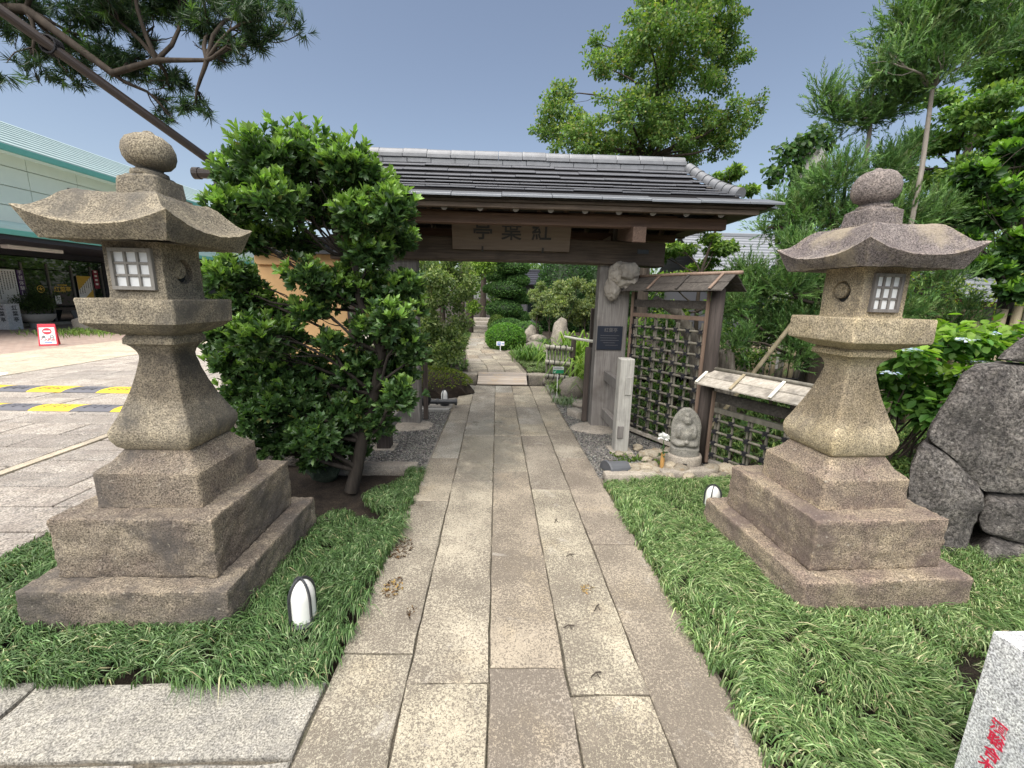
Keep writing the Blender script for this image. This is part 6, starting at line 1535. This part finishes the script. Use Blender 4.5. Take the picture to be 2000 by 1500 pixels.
mb = MB(); tpath = [Vector(p) for p in ((.55, 18.9, .1), (.45, 18.9, .7), (.30, 18.9, 1.3), (.28, 18.9, 2.0), (.25, 18.9, 2.8), (.1, 18.9, 3.4))]; mb.tube(tpath, [.11, .10, .08, .07, .05, .03], 8, cap=False)
for c in TOPI: limb(mb, min(tpath, key=lambda p: (p - Vector(c[:3])).length + abs(p.z - c[2] + .2)), c[:3], .04, .03, .1)
mb.build('trunk', 'trunk', tp, smooth=True)
TG = [(.085, .18, .05), (.135, .255, .07), (.05, .12, .035)]
for c in TOPI: dome('x', None, None, c[:3], (c[3] * 1.1, c[3] * 1.05, c[5] * 1.05), 2600, .07, TG, [3, 2, 2], parent=tp, crown='crown')
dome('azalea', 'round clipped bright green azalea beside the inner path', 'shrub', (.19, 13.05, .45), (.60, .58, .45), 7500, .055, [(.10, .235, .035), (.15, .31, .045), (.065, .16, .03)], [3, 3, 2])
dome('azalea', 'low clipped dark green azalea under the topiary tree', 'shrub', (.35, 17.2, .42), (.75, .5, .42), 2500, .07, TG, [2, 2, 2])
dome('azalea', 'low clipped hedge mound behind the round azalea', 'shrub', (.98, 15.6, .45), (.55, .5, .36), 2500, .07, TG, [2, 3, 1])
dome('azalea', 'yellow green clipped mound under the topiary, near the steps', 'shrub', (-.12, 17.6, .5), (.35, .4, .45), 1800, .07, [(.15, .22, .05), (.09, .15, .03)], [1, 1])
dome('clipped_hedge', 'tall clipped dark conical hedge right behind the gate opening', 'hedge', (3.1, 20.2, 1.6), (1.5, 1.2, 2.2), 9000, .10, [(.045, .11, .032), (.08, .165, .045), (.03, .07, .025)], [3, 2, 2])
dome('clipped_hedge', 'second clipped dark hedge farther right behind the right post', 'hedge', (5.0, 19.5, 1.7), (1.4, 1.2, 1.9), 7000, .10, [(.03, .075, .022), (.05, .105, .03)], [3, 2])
for k, (c, lab) in enumerate(zip(PALE, ['pale leaved loose shrub left of the standing rock', 'pale grey green shrub above the standing rock', 'loose pale shrub beside the brown post', 'small pale bush under the dark hut roof', 'low pale shrub just above the standing rock', 'low yellowish shrub by the bamboo bar', 'small pale shrub next to the grey garden rocks', 'pale shrub partly hidden by the right gate post'])):
    tree('garden_shrub', lab, 'shrub', (c[0] + .05, c[1], .12), [(c[0], c[1], max(.3, c[2] * .5))], .03, .02, sub_clumps([c, (c[0] + c[3] * .5, c[1], c[2] + .15, c[3] * .6, c[3] * .6, c[3] * .5), (c[0] - c[3] * .5, c[1], c[2] - .1, c[3] * .7, c[3] * .6, c[3] * .5), (c[0], c[1] + .1, c[2] - c[5] * .5, c[3] * .6, c[3] * .5, c[5] * .4)], 5, .42, .7, .95), 2400, .10,
         [(.19, .25, .11), (.28, .33, .17), (.10, .15, .055), (.26, .30, .08)], [3, 2, 2, 1 + k % 3], 'diamond', asp=.32, group='loose shrubs of the inner garden', tip=(.34, .40, .17), twigs=1)
def strap_clump(name, label, c, n, L, w, cols, up=.6, spread=.25):
    P = np.zeros((n, 3)); P[:, 0] = c[0] + rng.normal(size=n) * spread * .4; P[:, 1] = c[1] + rng.normal(size=n) * spread * .4; P[:, 2] = c[2]
    a = rng.uniform(0, 6.28, n); l = rng.uniform(.2, 1.0, n); V = np.zeros((n, 7, 3)); LL = L * rng.uniform(.6, 1.2, n)
    d = np.stack([np.cos(a), np.sin(a), np.zeros(n)], -1); s_ = np.stack([-np.sin(a), np.cos(a), np.zeros(n)], -1)
    for j, (t, hh, ww) in enumerate(((0, 0, .7), (.35, .6, 1), (.75, .8, .8))):
        m_ = P + d * (LL * l * t)[:, None]; m_[:, 2] += LL * hh * (1.15 - .5 * l)
        V[:, j * 2] = m_ - s_ * w * ww; V[:, j * 2 + 1] = m_ + s_ * w * ww
    V[:, 6] = P + d * (LL * l * 1.15)[:, None]; V[:, 6, 2] += LL * (.9 - .75 * l)
    off = (np.arange(n) * 7)[:, None]; F = [np.concatenate([np.array([[0, 1, 3, 2]]) + off, np.array([[2, 3, 5, 4]]) + off]), np.array([[4, 5, 6]]) + off]
    return tag(np_mesh(name, V.reshape(-1, 3), F, np.repeat(tints(n, cols, [1] * len(cols)), 7, 0), 'grass'), label, 'plant')
strap_clump('strap_leaf_plant', 'arching clump of strap leaves beside the inner path', (.80, 10.5, .15), 240, .46, .014, [(.07, .15, .03), (.14, .24, .05), (.10, .19, .04)], spread=.4)
strap_clump('strap_leaf_plant', 'small blue green strap leaf clump near the grey rocks', (1.35, 12.9, .15), 120, .4, .014, [(.07, .13, .05), (.10, .17, .07)])
strap_clump('strap_leaf_plant', 'yellow green leafy clump behind the small bamboo fence', (1.75, 8.9, .12), 240, .95, .022, [(.17, .28, .04), (.24, .36, .06), (.12, .21, .03)], spread=.75)
strap_clump('strap_leaf_plant', 'yellow green bamboo grass between brown post and gate post', (1.95, 7.6, 0), 200, .9, .018, [(.15, .25, .04), (.22, .33, .06)], spread=.6)
strap_clump('strap_leaf_plant', 'tuft of leaves at the foot of the small green sign', (1.12, 7.55, .0), 120, .26, .010, [(.10, .18, .04), (.16, .25, .06)], spread=.2)
strap_clump('strap_leaf_plant', 'silvery low tuft inside the right gate post', (1.12, 6.75, .0), 110, .15, .008, [(.16, .22, .12), (.12, .18, .09)], spread=.25)
for k, (x, y, s_, lab) in enumerate(((7.4, 7.2, .5, 'yellow green azalea behind the paling at the right edge'), (6.6, 7.9, .5, 'yellow green azalea behind the paling, second from the edge'), (5.9, 8.4, .45, 'yellow azalea behind the right lantern window'), (8.2, 6.6, .6, 'yellow green bush at the right border above the paling'))):
    tree('azalea', lab, 'shrub', (x, y, -.03), [(x, y, .8), (x + .1, y, 1.4)], .03, .015, [(x, y, 1.95, s_, s_, .3), (x + .3, y, 1.6, s_ * .8, s_, .3), (x - .3, y, 1.5, s_ * .8, s_, .3), (x, y - .2, 1.1, s_, s_, .4)], 2400, .07,
         [(.17, .26, .04), (.26, .34, .05), (.09, .16, .03)], [3, 3, 2], 'diamond', asp=.5, tip=(.34, .40, .06))
# trees that close the view behind everything
BT = [(-16, 29, 4.2, 'broad dark tree far behind the building corner'), (-11.5, 27, 4.6, 'rounded tree far behind the left shrub'), (-7, 28, 5.2, 'tall tree far behind the ochre wall'), (-3.6, 27, 5.4, 'dark tree closing the inner path on its left'), (.6, 31, 5.0, 'light tree closing the end of the inner path'), (4.2, 29, 5.2, 'broad tree far behind the clipped hedge'),
      (8.2, 25, 3.6, 'low tree far behind the tall bamboo fence'), (13.5, 21, 3.4, 'low broad tree right of the tiled house'), (18, 18, 5.6, 'tall dark tree far behind the right lantern'), (21, 13, 6.4, 'tall tree closing the view at the right edge'), (15.5, 12.5, 6.0, 'dense tree behind the dark maple')]
for k, (x, y, h, lab) in enumerate(BT):
    cl = []
    for q in range(9):
        a = q * 2.4; rr_ = 1.6 * (1 if q else 0); cl.append((x + rr_ * math.cos(a), y + rr_ * .7 * math.sin(a), h * (.32 + .58 * ((q * 37) % 9) / 9), 1.5, 1.3, h * .2))
    g_ = k % 3; cols = [[(.055, .12, .035), (.09, .17, .045)], [(.10, .19, .045), (.16, .26, .06)], [(.07, .14, .045), (.12, .21, .065)]][g_]
    tree('background_tree', lab, 'tree', (x, y, -.03), [(x, y, h * .4), (x + .1, y, h * .8)], .2, .06, cl, 3600, .24, cols, [1, 1], 'diamond', asp=.55, tip=(.13, .20, .045), twigs=1, group='trees closing the view', shell=.4)

for k, (x, y, s_, lab) in enumerate(((2.75, 6.9, .42, 'leafy green shrub behind the tall bamboo fence, nearer the gate post'), (3.9, 7.0, .45, 'leafy green shrub behind the tall bamboo fence, farther right'), (2.2, 7.9, .4, 'yellow green shrub just right of the right gate post'), (5.2, 9.0, .6, 'green shrub in front of the tiled house wall'), (7.0, 10.5, .8, 'broad green shrub in front of the tiled house'), (9.5, 13, 1.2, 'large green bush hiding the tiled house wall'), (12.0, 14.5, 1.3, 'large green bush before the right end of the tiled house'))):
    tree('garden_shrub', lab, 'shrub', (x, y, -.03), [(x, y, .5), (x + .05, y, 1.0)], .03, .015, sub_clumps([(x, y, 1.25, s_, s_, .4), (x + .3, y, .9, s_, s_, .4), (x - .3, y, .8, s_, s_, .4), (x, y, .4, s_, s_, .35)], 5, .5, .7), 3000, .075 + .04 * (k > 3),
         [(.08, .17, .04), (.14, .25, .05), (.05, .11, .03)], [3, 2, 2], 'diamond', asp=.45, tip=(.24, .34, .07), twigs=1, group='shrubs behind the bamboo fences')

# ================================================================ SMALL THINGS IN THE INNER GARDEN
def boulder(label, c, r, seed, m='rock', flat=0, facet=.2):
    bm = rock_bm((0, 0, 0), *r, seed, 3, .22, flat, facet); me = bpy.data.meshes.new('garden_rock'); bm.to_mesh(me); bm.free(); o = sharp(link('garden_rock', me, m, None, True), 40); o.location = c
    return tag(o, label, 'rock')
boulder('tall pinkish standing rock in the inner garden', (1.75, 12.2, .56), (.24, .18, .54), 2.2, 'rock', facet=.15)
boulder('pointed grey rock behind the round azalea', (1.02, 13.9, .45), (.25, .22, .34), 6.1, 'rock')
boulder('low pale grey rock right behind the round azalea', (1.22, 13.4, .35), (.30, .22, .22), 7.1, 'rock')
boulder('low wide rock right of the round azalea', (1.08, 12.6, .22), (.34, .22, .20), 8.4)
boulder('flat rock between azalea and standing rock', (1.42, 12.3, .2), (.28, .2, .17), 9.9)
md = MB(); o = boulder('moss topped mound of earth behind the left gate post', (-1.20, 7.55, .02), (.72, .5, .36), 12.5, 'soil', 0, 0)
n = 2600; d = rdir(n); d[:, 2] = np.abs(d[:, 2]); P = np.array([-1.20, 7.55, .05]) + d * np.array([.74, .54, .37]); k = P[:, 2] > .16; P = P[k]; d = d[k]; n = len(P)
tag(leaves('moss', P, unit(d + rdir(n) * .7), unit(rdir(n) * .5 + np.array([0, 0, 1.])), .05, .02, tints(n, [(.17, .20, .03), (.10, .15, .03)], [1, 1]), 'leaf', 'leaf_soft', None, 'stuff'), 'yellow green moss on the mound behind the left post', 'moss')
f2 = thing('bamboo_fence', 'small low bamboo fence with three thick rails and a dark post inside the gate', 'fence', (1.40, 8.1, .1))
mb = MB(); mb.tube([(1.42, 8.1, -.05), (1.425, 8.1, 1.0)], .05, 10); mb.build('end_post', 'wood_dark_z', f2)
for z in (.78, .49, .22):
    pp, rr = [], []
    for q in range(6):
        p = Vector((.90 + .50 * q / 5, 8.08, z - .04 * q / 5))
        for e, r_ in ((-.01, .043), (0, .047), (.01, .043)): pp.append(p + Vector((e, -.012, 0))); rr.append(r_)
    mb = MB(); mb.tube(pp, rr, 10); mb.build('rail', 'bamboo_pale', f2, smooth=True)
for q in range(8):
    x = .93 + q * .062; mb = MB(); mb.tube([(x, 8.13, .12), (x, 8.13, .80 + rng.uniform(-.03, .03))], .024, 7); mb.build('bamboo_pole', 'bamboo_pale', f2, smooth=True)
mb = MB()
for z in (.78, .49, .22):
    for q in range(5):
        x = .955 + q * .105; mb.tube([(x + .05 * math.sin(a) * .2, 8.075 + .052 * math.cos(a), z - .015 + .052 * math.sin(a)) for a in np.linspace(0, 6.28, 10)], .009, 5)
mb.build('rope_ties', 'rope', f2, kind='stuff')
mb = MB(); mb.tube([(1.24, 8.03, .985), (1.32, 7.1, 1.03), (1.40, 6.2, 1.085)], .022, 10); tag(mb.build('bamboo_bar', 'bamboo_white', smooth=True), 'pale bamboo bar laid across from the small fence to the gate post', 'bar')
tag(box('brown_post', 'wood_dark_z', None, 1.50, 1.575, 7.0, 7.08, -.02, 1.55, .008), 'dark brown square post behind the right gate post', 'post')
sg = thing('garden_sign', 'small green and white arrow sign on a white stake', 'sign', (1.05, 7.4, 0))
box('stake', 'white', sg, 1.04, 1.058, 7.41, 7.42, -.02, .45, .002)
box('panel', 'white', sg, .96, 1.15, 7.395, 7.405, .385, .505, .002)
box('green_band', 'green', sg, .962, 1.148, 7.392, 7.3945, .387, .452, .0)
mb = MB(); mb.bar((.985, 7.3905, .405), (1.02, 7.3905, .44), .008, .001, (0, 1, 0)); mb.box(.978, .984, 7.39, 7.3915, .398, .425); mb.box(.978, 1.005, 7.39, 7.3915, .395, .401); mb.build('arrow', 'white', sg)
mb = MB(); [mb.box(.972, 1.13 - .02 * k, 7.3925, 7.3945, .47 + .016 * k, .475 + .016 * k) for k in range(2)]; mb.build('print_lines', 'ink', sg)
sg = thing('garden_sign', 'small blue and white direction sign before the round azalea', 'sign', (.03, 12.35, .15))
box('stake', 'white', sg, .02, .04, 12.36, 12.37, .13, .40, .002)
box('panel', 'white', sg, -.085, .145, 12.345, 12.357, .30, .42, .002)
box('blue_square', 'blue', sg, -.055, .035, 12.341, 12.3445, .315, .405, .0)
mb = MB(); mb.box(.06, .12, 12.341, 12.344, .352, .366); mb.add([(.10, 12.3405, .33), (.135, 12.3405, .359), (.10, 12.3405, .388)], [(0, 1, 2)]); mb.build('arrow', 'blue', sg)
text('順', .075, 'white', 'character', sg, (-.01, 12.3395, .36), (1, 0, 0), (0, 0, 1), .0005)
# buildings seen through the trees
def house(label, x0, x1, y0, y1, zw, zr, roofm, wallm, ov=.5, rows_=14):
    t = thing('house', label, 'house', ((x0 + x1) / 2, (y0 + y1) / 2, -.05))
    box('wall', wallm, t, x0, x1, y0, y1, -.05, zw, .01); ym = (y0 + y1) / 2
    for s_ in (-1, 1):
        ye = ym + s_ * ((y1 - y0) / 2 + ov)
        for k in range(rows_):
            a, b = k / rows_, (k + 1) / rows_ + .01; ya, yb = ye + (ym - ye) * a, ye + (ym - ye) * b; za, zb_ = zw - .1 + (zr - zw + .1) * a, zw - .1 + (zr - zw + .1) * b
            q = [(x0 - ov, ya, za), (x1 + ov, ya, za), (x1 + ov, yb, zb_ - .02), (x0 - ov, yb, zb_ - .02)]; up = [(x, y, z + .06) for x, y, z in q[:2]] + [(x, y, z + .025) for x, y, z in q[2:]]
            if s_ > 0: q = [q[1], q[0], q[3], q[2]]; up = [up[1], up[0], up[3], up[2]]
            MB().hexa(q + up).build('tile_course', roofm, t)
    box('ridge', roofm, t, x0 - ov, x1 + ov, ym - .12, ym + .12, zr - .03, zr + .14, .03)
    for k in range(2):
        xx = x0 + (x1 - x0) * (.25 + .4 * k); f = box('window', 'dark_grey', t, xx, xx + .9, y0 - .02, y0 + .01, zw - 1.7, zw - .6, .0); box('pane', 'glass', f, xx + .06, xx + .84, y0 - .024, y0 - .021, zw - 1.64, zw - .66, 0)
    return t
house('house with pale grey tiled roof glimpsed right of the gate roof', 8.8, 14.5, 18, 23, 2.75, 4.7, 'house_tile', 'soffit_grey')
house('dark roofed hut far behind the topiary tree', 1.0, 3.2, 25, 27.5, 2.5, 3.2, 'soffit', 'soffit_grey', .5, 6)
house('low hut with dark red wall behind the right bamboo paling', 12.6, 15.2, 11.2, 13.2, 1.95, 2.7, 'house_tile', 'banner_red', .4, 6)

# ================================================================ ENTRANCE BUILDING (left)
bd = thing('entrance_building', 'cream two storey building with teal roofs and a dark glazed entrance on the left', 'building', (-24, 24, 0))
XW, XU = -20.5, -18.9
WZ0, WZ1 = 3.9, 6.80
# upper wall as panels with recessed joints
for k in range(11):
    y0 = 12.6 + k * 2.05
    for j in range(4):
        z0 = WZ0 + .1 + j * .72; z1 = min(z0 + .70, WZ1)
        box('wall_panel', 'wall_white', bd, XU - .1, XU, y0 + .012, y0 + 2.038, z0 + .012, z1, .006)
box('wall', 'wall_white', bd, XU - 9, XU - .09, 12.5, 35.2, 3.9, 6.8, .0)
wd = box('window', 'dark_grey', bd, XU - .05, XU + .03, 20.3, 20.95, 5.35, 5.92, .004); box('pane', 'glass', wd, XU + .031, XU + .034, 20.36, 20.89, 5.41, 5.86, 0)
# main roof: gentle slope away from the eave, standing seams
def seam_roof(name, x0, z0, x1, z1, y0, y1, n, m, edge, par):
    for k in range(n):
        a = y0 + (y1 - y0) * k / n; b = y0 + (y1 - y0) * (k + 1) / n - .02
        MB().hexa([(x0, a, z0 - .04), (x1, a, z1 - .04), (x1, b, z1 - .04), (x0, b, z0 - .04), (x0, a, z0), (x1, a, z1), (x1, b, z1), (x0, b, z0)][:]).build(name, m, par)
def lap_roof(x0, z0, x1, z1, y0, y1, n, m, par):
    for k in range(n):
        a, b = k / n, (k + 1) / n + .15 / n; th = .05
        q = [(x0 + (x1 - x0) * a, z0 + (z1 - z0) * a), (x0 + (x1 - x0) * b, z0 + (z1 - z0) * b)]
        MB().hexa([(q[0][0], y1, q[0][1]), (q[0][0], y0, q[0][1]), (q[1][0], y0, q[1][1] - .04), (q[1][0], y1, q[1][1] - .04), (q[0][0], y1, q[0][1] + th), (q[0][0], y0, q[0][1] + th), (q[1][0], y0, q[1][1] + .0), (q[1][0], y1, q[1][1] + .0)]).build('roof_sheet', m, par)
lap_roof(XU + .9, 6.72, XU - 3.9, 9.0, 12.0, 35.8, 10, 'teal_roof', bd)
box('eave_fascia', 'teal', bd, XU + .80, XU + .93, 12.0, 35.8, 6.50, 6.715, .01)
box('eave_soffit', 'wall_white', bd, XU - .1, XU + .80, 12.0, 35.8, 6.60, 6.65, .0)
# canopy roof over the entrance
lap_roof(-16.0, 3.50, XU, 4.10, 11.5, 35.8, 7, 'teal_roof', bd)
box('canopy_fascia', 'teal', bd, -16.09, -15.98, 11.5, 35.8, 3.33, 3.50, .01)
box('canopy_soffit', 'soffit', bd, XW - .2, -16.1, 11.5, 35.8, 3.18, 3.32, .0)
box('canopy_beam', 'soffit', bd, XW + .02, XW + .5, 11.6, 35.7, 2.95, 3.175, .0)
box('ceiling_light', 'white', bd, -18.2, -17.9, 16.6, 18.6, 3.03, 3.17, .03)
box('inner_wall', 'soffit', bd, XW - 9, XW - .3, 11.6, 35.5, -.05, 3.9, .0)
for y0, y1 in ((23.15, 27.2),): box('side_panel', 'soffit', bd, XW - .25, XW, y0, y1, .0, 2.94, .01)
lm = box('wall_lamp', 'black', bd, XW, XW + .12, 23.9, 24.5, 1.75, 2.15, .01); box('lamp_glass', 'lamp', lm, XW + .121, XW + .13, 24.0, 24.2, 1.80, 2.10, 0)
for y in (17.2, 19.30, 20.35, 21.45, 22.42, 23.0): box('door_frame', 'steel', bd, XW - .03, XW + .05, y - .035, y + .035, .12, 2.7, .004)
for y0, y1 in ((14.5, 17.16), (17.24, 19.26), (19.34, 20.31), (20.39, 21.41), (21.49, 22.38), (22.46, 22.96)): box('glass_panel', 'glass', bd, XW - .02, XW, y0, y1, .12, 2.40, 0)
box('transom_glass', 'glass', bd, XW - .02, XW + .01, 14.5, 23.1, 2.44, 2.93, 0)
box('sill', 'kerb', bd, XW - .1, XW + .35, 14.4, 23.2, -.02, .12, .01)
# posters and lettering on the glass
def poster(name, y0, y1, z0, z1, m, lines, lm='ink', vert=True):
    p = box(name, m, bd, XW + .055, XW + .062, y0, y1, z0, z1, 0); mb = MB()
    for k in range(lines):
        y = y0 + (y1 - y0) * (k + .7) / (lines + .4); L = (z1 - z0) * rng.uniform(.5, .86)
        q = z1 - .06 * (z1 - z0)
        while q > z1 - L:
            h_ = rng.uniform(.035, .06); mb.box(XW + .0625, XW + .064, y - .018, y + .02, q - h_, q); q -= h_ + .022
    mb.build('print_lines', lm, p); return p
poster('white_poster', 17.6, 19.0, .95, 2.36, 'white', 13)
poster('white_poster', 21.62, 22.36, 1.18, 2.23, 'white', 6)
gp = MB(); gp.add([(XW + .066, 22.36, 2.235), (XW + .066, 21.62, 2.235), (XW + .066, 21.62, 1.55)], [(0, 1, 2)]); gp.add([(XW + .066, 21.9, 1.175), (XW + .066, 22.36, 1.175), (XW + .066, 22.36, 1.6)], [(0, 1, 2)]); gp.build('gold_corner', 'gold', bd)
pb_ = box('purple_banner', 'purple', bd, XW + .055, XW + .062, 19.04, 19.30, .75, 2.36, 0)
for k, ch in enumerate('手毬体験します'): text(ch, .19, 'white', 'lettering', pb_, (XW + .064, 19.17, 2.24 - k * .215), (0, 1, 0), (0, 0, 1), .001)
rb_ = box('red_banner', 'banner_red', bd, XW + .055, XW + .062, 22.50, 22.78, 1.65, 2.55, 0)
mb = MB()
for k in range(4): mb.box(XW + .0625, XW + .064, 22.57, 22.71, 2.42 - k * .2, 2.50 - k * .2 + .02)
mb.build('print_lines', 'white', rb_)
mb = MB(); mb.rings([[(XW + q, 19.95 + r_ * math.cos(a), 1.58 + r_ * math.sin(a)) for a in np.linspace(0, 6.28, 28, endpoint=False)] for q, r_ in ((.003, .16), (.006, .16), (.006, .13), (.003, .13))], cap=False)
for k in range(5):
    a = math.pi / 2 + k * 2 * math.pi / 5; mb.add([(XW + .006, 19.95 + .12 * math.cos(a), 1.58 + .12 * math.sin(a)), (XW + .006, 19.95 + .045 * math.cos(a + .6), 1.58 + .045 * math.sin(a + .6)), (XW + .006, 19.95, 1.58), (XW + .006, 19.95 + .045 * math.cos(a - .6), 1.58 + .045 * math.sin(a - .6))], [(0, 1, 2, 3)])
mb.build('leaf_emblem', 'gold', bd)
text('紅葉亭', .27, 'gold', 'lettering', bd, (XW + .005, 20.92, 1.56), (0, 1, 0), (0, 0, 1), .001, bold=.006)
mb = MB(); mb.box(XW + .004, XW + .006, 20.7, 21.15, 1.76, 1.80); mb.build('small_lettering', 'gold', bd)
box('notice', 'white', bd, XW + .055, XW + .06, 20.45, 20.70, .92, 1.30, 0)
# things standing before the entrance
ms = thing('stone_marker', 'square grey stone marker with the house name before the entrance', 'marker stone', (-19.5, 17.55, 0))
box('block', 'granite', ms, -19.75, -19.25, 17.3, 17.8, -.05, 1.0, .01)
for k, ch in enumerate('紅葉亭'): text(ch, .2, 'ink', 'lettering', ms, (-19.248, 17.6, .83 - k * .23), (0, 1, 0), (0, 0, 1), .001, bold=.004)
for k, ch in enumerate('紅葉亭'): text(ch, .2, 'ink', 'lettering', ms, (-19.42, 17.298, .83 - k * .23), (1, 0, 0), (0, 0, 1), .001, bold=.004)
pt = thing('planter', 'wide round stone planter before the entrance', 'planter', (-19.35, 18.5, 0))
mb = MB(); mb.lathe((-19.35, 18.5, 0), [(.28, -.02), (.30, .12), (.26, .2), (.40, .26), (.52, .40), (.56, .56), (.52, .57), (.48, .50)], 28); sharp(mb.build('bowl', 'tub', pt, smooth=True), 50)
tree('potted_shrub', 'feathery dark shrub growing in the stone planter', 'plant', (-19.35, 18.5, .5), [(-19.35, 18.5, .7)], .03, .02, [(-19.35, 18.5, .95, .5, .5, .35), (-19.6, 18.3, 1.05, .4, .4, .3), (-19.1, 18.7, 1.1, .4, .4, .35), (-19.3, 18.5, 1.35, .3, .3, .25)], 2600, .12, [(.05, .09, .03), (.09, .14, .04)], [1, 1], 'diamond', asp=.22)
bs = thing('notice_board', 'small slanted notice board leaning at the glass doors', 'notice board', (XW + .7, 21.0, 0))
mb = MB(); mb.bar((XW + .62, 20.9, .12), (XW + .42, 20.9, .62), .5, .03, (1, 0, .4)); mb.build('board', 'steel', bs)
box('foot', 'dark_grey', bs, XW + .42, XW + .72, 20.75, 21.05, .0, .10, .004)
# folding no-entry sign
af = thing('folding_sign', 'red and white folding no entry sign standing on the brick paving', 'sign', (-13.3, 12.9, 0)); af.rotation_euler.z = R(38)
ax_, ay_ = -13.3, 12.9; H_, Wd_, Sp = .62, .40, .20
for s_, nm in ((-1, 'front_panel'), (1, 'back_panel')):
    mb = MB(); mb.hexa([(ax_ - Wd_ / 2, ay_ + s_ * Sp, 0), (ax_ + Wd_ / 2, ay_ + s_ * Sp, 0), (ax_ + Wd_ / 2, ay_ + s_ * (Sp - .022), 0), (ax_ - Wd_ / 2, ay_ + s_ * (Sp - .022), 0), (ax_ - Wd_ / 2 + .02, ay_ + s_ * .018, H_), (ax_ + Wd_ / 2 - .02, ay_ + s_ * .018, H_), (ax_ + Wd_ / 2 - .02, ay_ + s_ * .001, H_), (ax_ - Wd_ / 2 + .02, ay_ + s_ * .001, H_)] if s_ < 0 else
                    [(ax_ - Wd_ / 2, ay_ + Sp - .022, 0), (ax_ + Wd_ / 2, ay_ + Sp - .022, 0), (ax_ + Wd_ / 2, ay_ + Sp, 0), (ax_ - Wd_ / 2, ay_ + Sp, 0), (ax_ - Wd_ / 2 + .02, ay_ + .001, H_), (ax_ + Wd_ / 2 - .02, ay_ + .001, H_), (ax_ + Wd_ / 2 - .02, ay_ + .018, H_), (ax_ - Wd_ / 2 + .02, ay_ + .018, H_)])
    mb.build(nm, 'red', af, bevel=.004)
    upv_ = Vector((0, -s_ * (Sp - .018), H_)).normalized(); rx = Vector((1 if s_ < 0 else -1, 0, 0)); nrm = rx.cross(upv_)
    O = Vector((ax_, ay_ + s_ * Sp, 0)) + nrm * .003
    def P_(u, v): return O + rx * u + upv_ * v
    mb = MB(); mb.add([P_(-.165, .05), P_(.165, .05), P_(.155, .545), P_(-.155, .545)], [(0, 1, 2, 3)]); fc = mb.build('white_face', 'white', af)
    O = O + nrm * .003
    mb = MB(); mb.add([P_(.095 * math.cos(a), .43 + .095 * math.sin(a)) for a in np.linspace(0, 6.28, 32, endpoint=False)], [tuple(range(32))]); mb.build('no_entry_disc', 'red', fc)
    O = O + nrm * .002
    mb = MB(); mb.add([P_(-.07, .412), P_(.07, .412), P_(.07, .448), P_(-.07, .448)], [(0, 1, 2, 3)]); mb.build('no_entry_bar', 'white', fc)
    text('出　口', .085, 'ink', 'lettering', fc, P_(0, .265), rx, upv_, .0005, bold=.002); text('進入禁止', .075, 'red', 'lettering', fc, P_(0, .18), rx, upv_, .0005, bold=.003)
    mb = MB(); mb.add([P_(-.08, .085), P_(.08, .085), P_(.08, .105), P_(-.08, .105)], [(0, 1, 2, 3)]); mb.build('print_line', 'blue', fc)
rock('weight_stone', 'dark_grey', (-13.3, 12.9, .04), .1, .07, .06, 'dark stone weighing down the folding sign', 'stone', seed=2)
# pale rock with a strip of green
boulder('pale greenish rock on the forecourt behind the left lantern', (-16.0, 17.6, .15), (1.1, .5, .55), 3.3, 'kerb', .1, .15)
strap_clump('ground_cover', 'low green ground cover round the pale rock on the forecourt', (-15.3, 16.9, 0), 900, .22, .014, [(.12, .20, .04), (.18, .27, .06)], spread=2.2)
# speed bumps
for lab, xa, y0, y1, segs, first in (('yellow and grey rubber speed bump nearer the left lantern', -8.2, 5.87, 6.20, 7, 0), ('yellow and grey rubber speed bump farther out on the forecourt', -9.4, 6.98, 7.40, 8, 0)):
    t = thing('speed_bump', lab, 'speed bump', (xa + 2, (y0 + y1) / 2, 0), 'speed bumps on the forecourt'); w = .555
    for k in range(segs):
        x0 = xa + k * w; x1 = x0 + w - .004; rs = []
        for q in range(7):
            a = q / 6; rs.append([(x0 + .10 * a, y0 + (y1 - y0) * a, .005), (x1 + .10 * a, y0 + (y1 - y0) * a, .005), (x1 + .10 * a, y0 + (y1 - y0) * a, .005 + .042 * math.sin(math.pi * a) ** .6 + .001), (x0 + .10 * a, y0 + (y1 - y0) * a, .005 + .042 * math.sin(math.pi * a) ** .6 + .001)])
        mb = MB(); mb.rings(rs); s_ = mb.build('segment', 'yellow' if (k + first) % 2 else 'rubber', t)
        mb = MB()
        for q in range(5):
            u = x0 + .14 + q * .07; mb.bar((u, y0 + .07 + (q % 2) * .03, .041), (u + .02, y0 + .17, .050), .016, .008)
        mb.build('tread', 'rubber', s_)
mb = MB(); mb.lathe((-9.9, 8.3, 0), [(.30, -.01), (.30, .004), (.27, .006), (.05, .006)], 28); tag(mb.build('manhole_cover', 'white'), 'round pale cover set in the forecourt paving', 'cover')
mb = MB()

boulder('dark green mossy rock at the foot of the left shrub', (-1.66, 3.86, .10), (.17, .14, .17), 21.1, 'mossy', 0, .1)
boulder('tan boulder behind the left shrub near the ochre wall', (-2.85, 4.95, .3), (.45, .35, .42), 22.2, 'rock', 0, .15)
boulder('low dark rock between the left shrub and the ochre wall', (-2.3, 4.35, .12), (.4, .3, .28), 23.3, 'boulder', 0, .15)
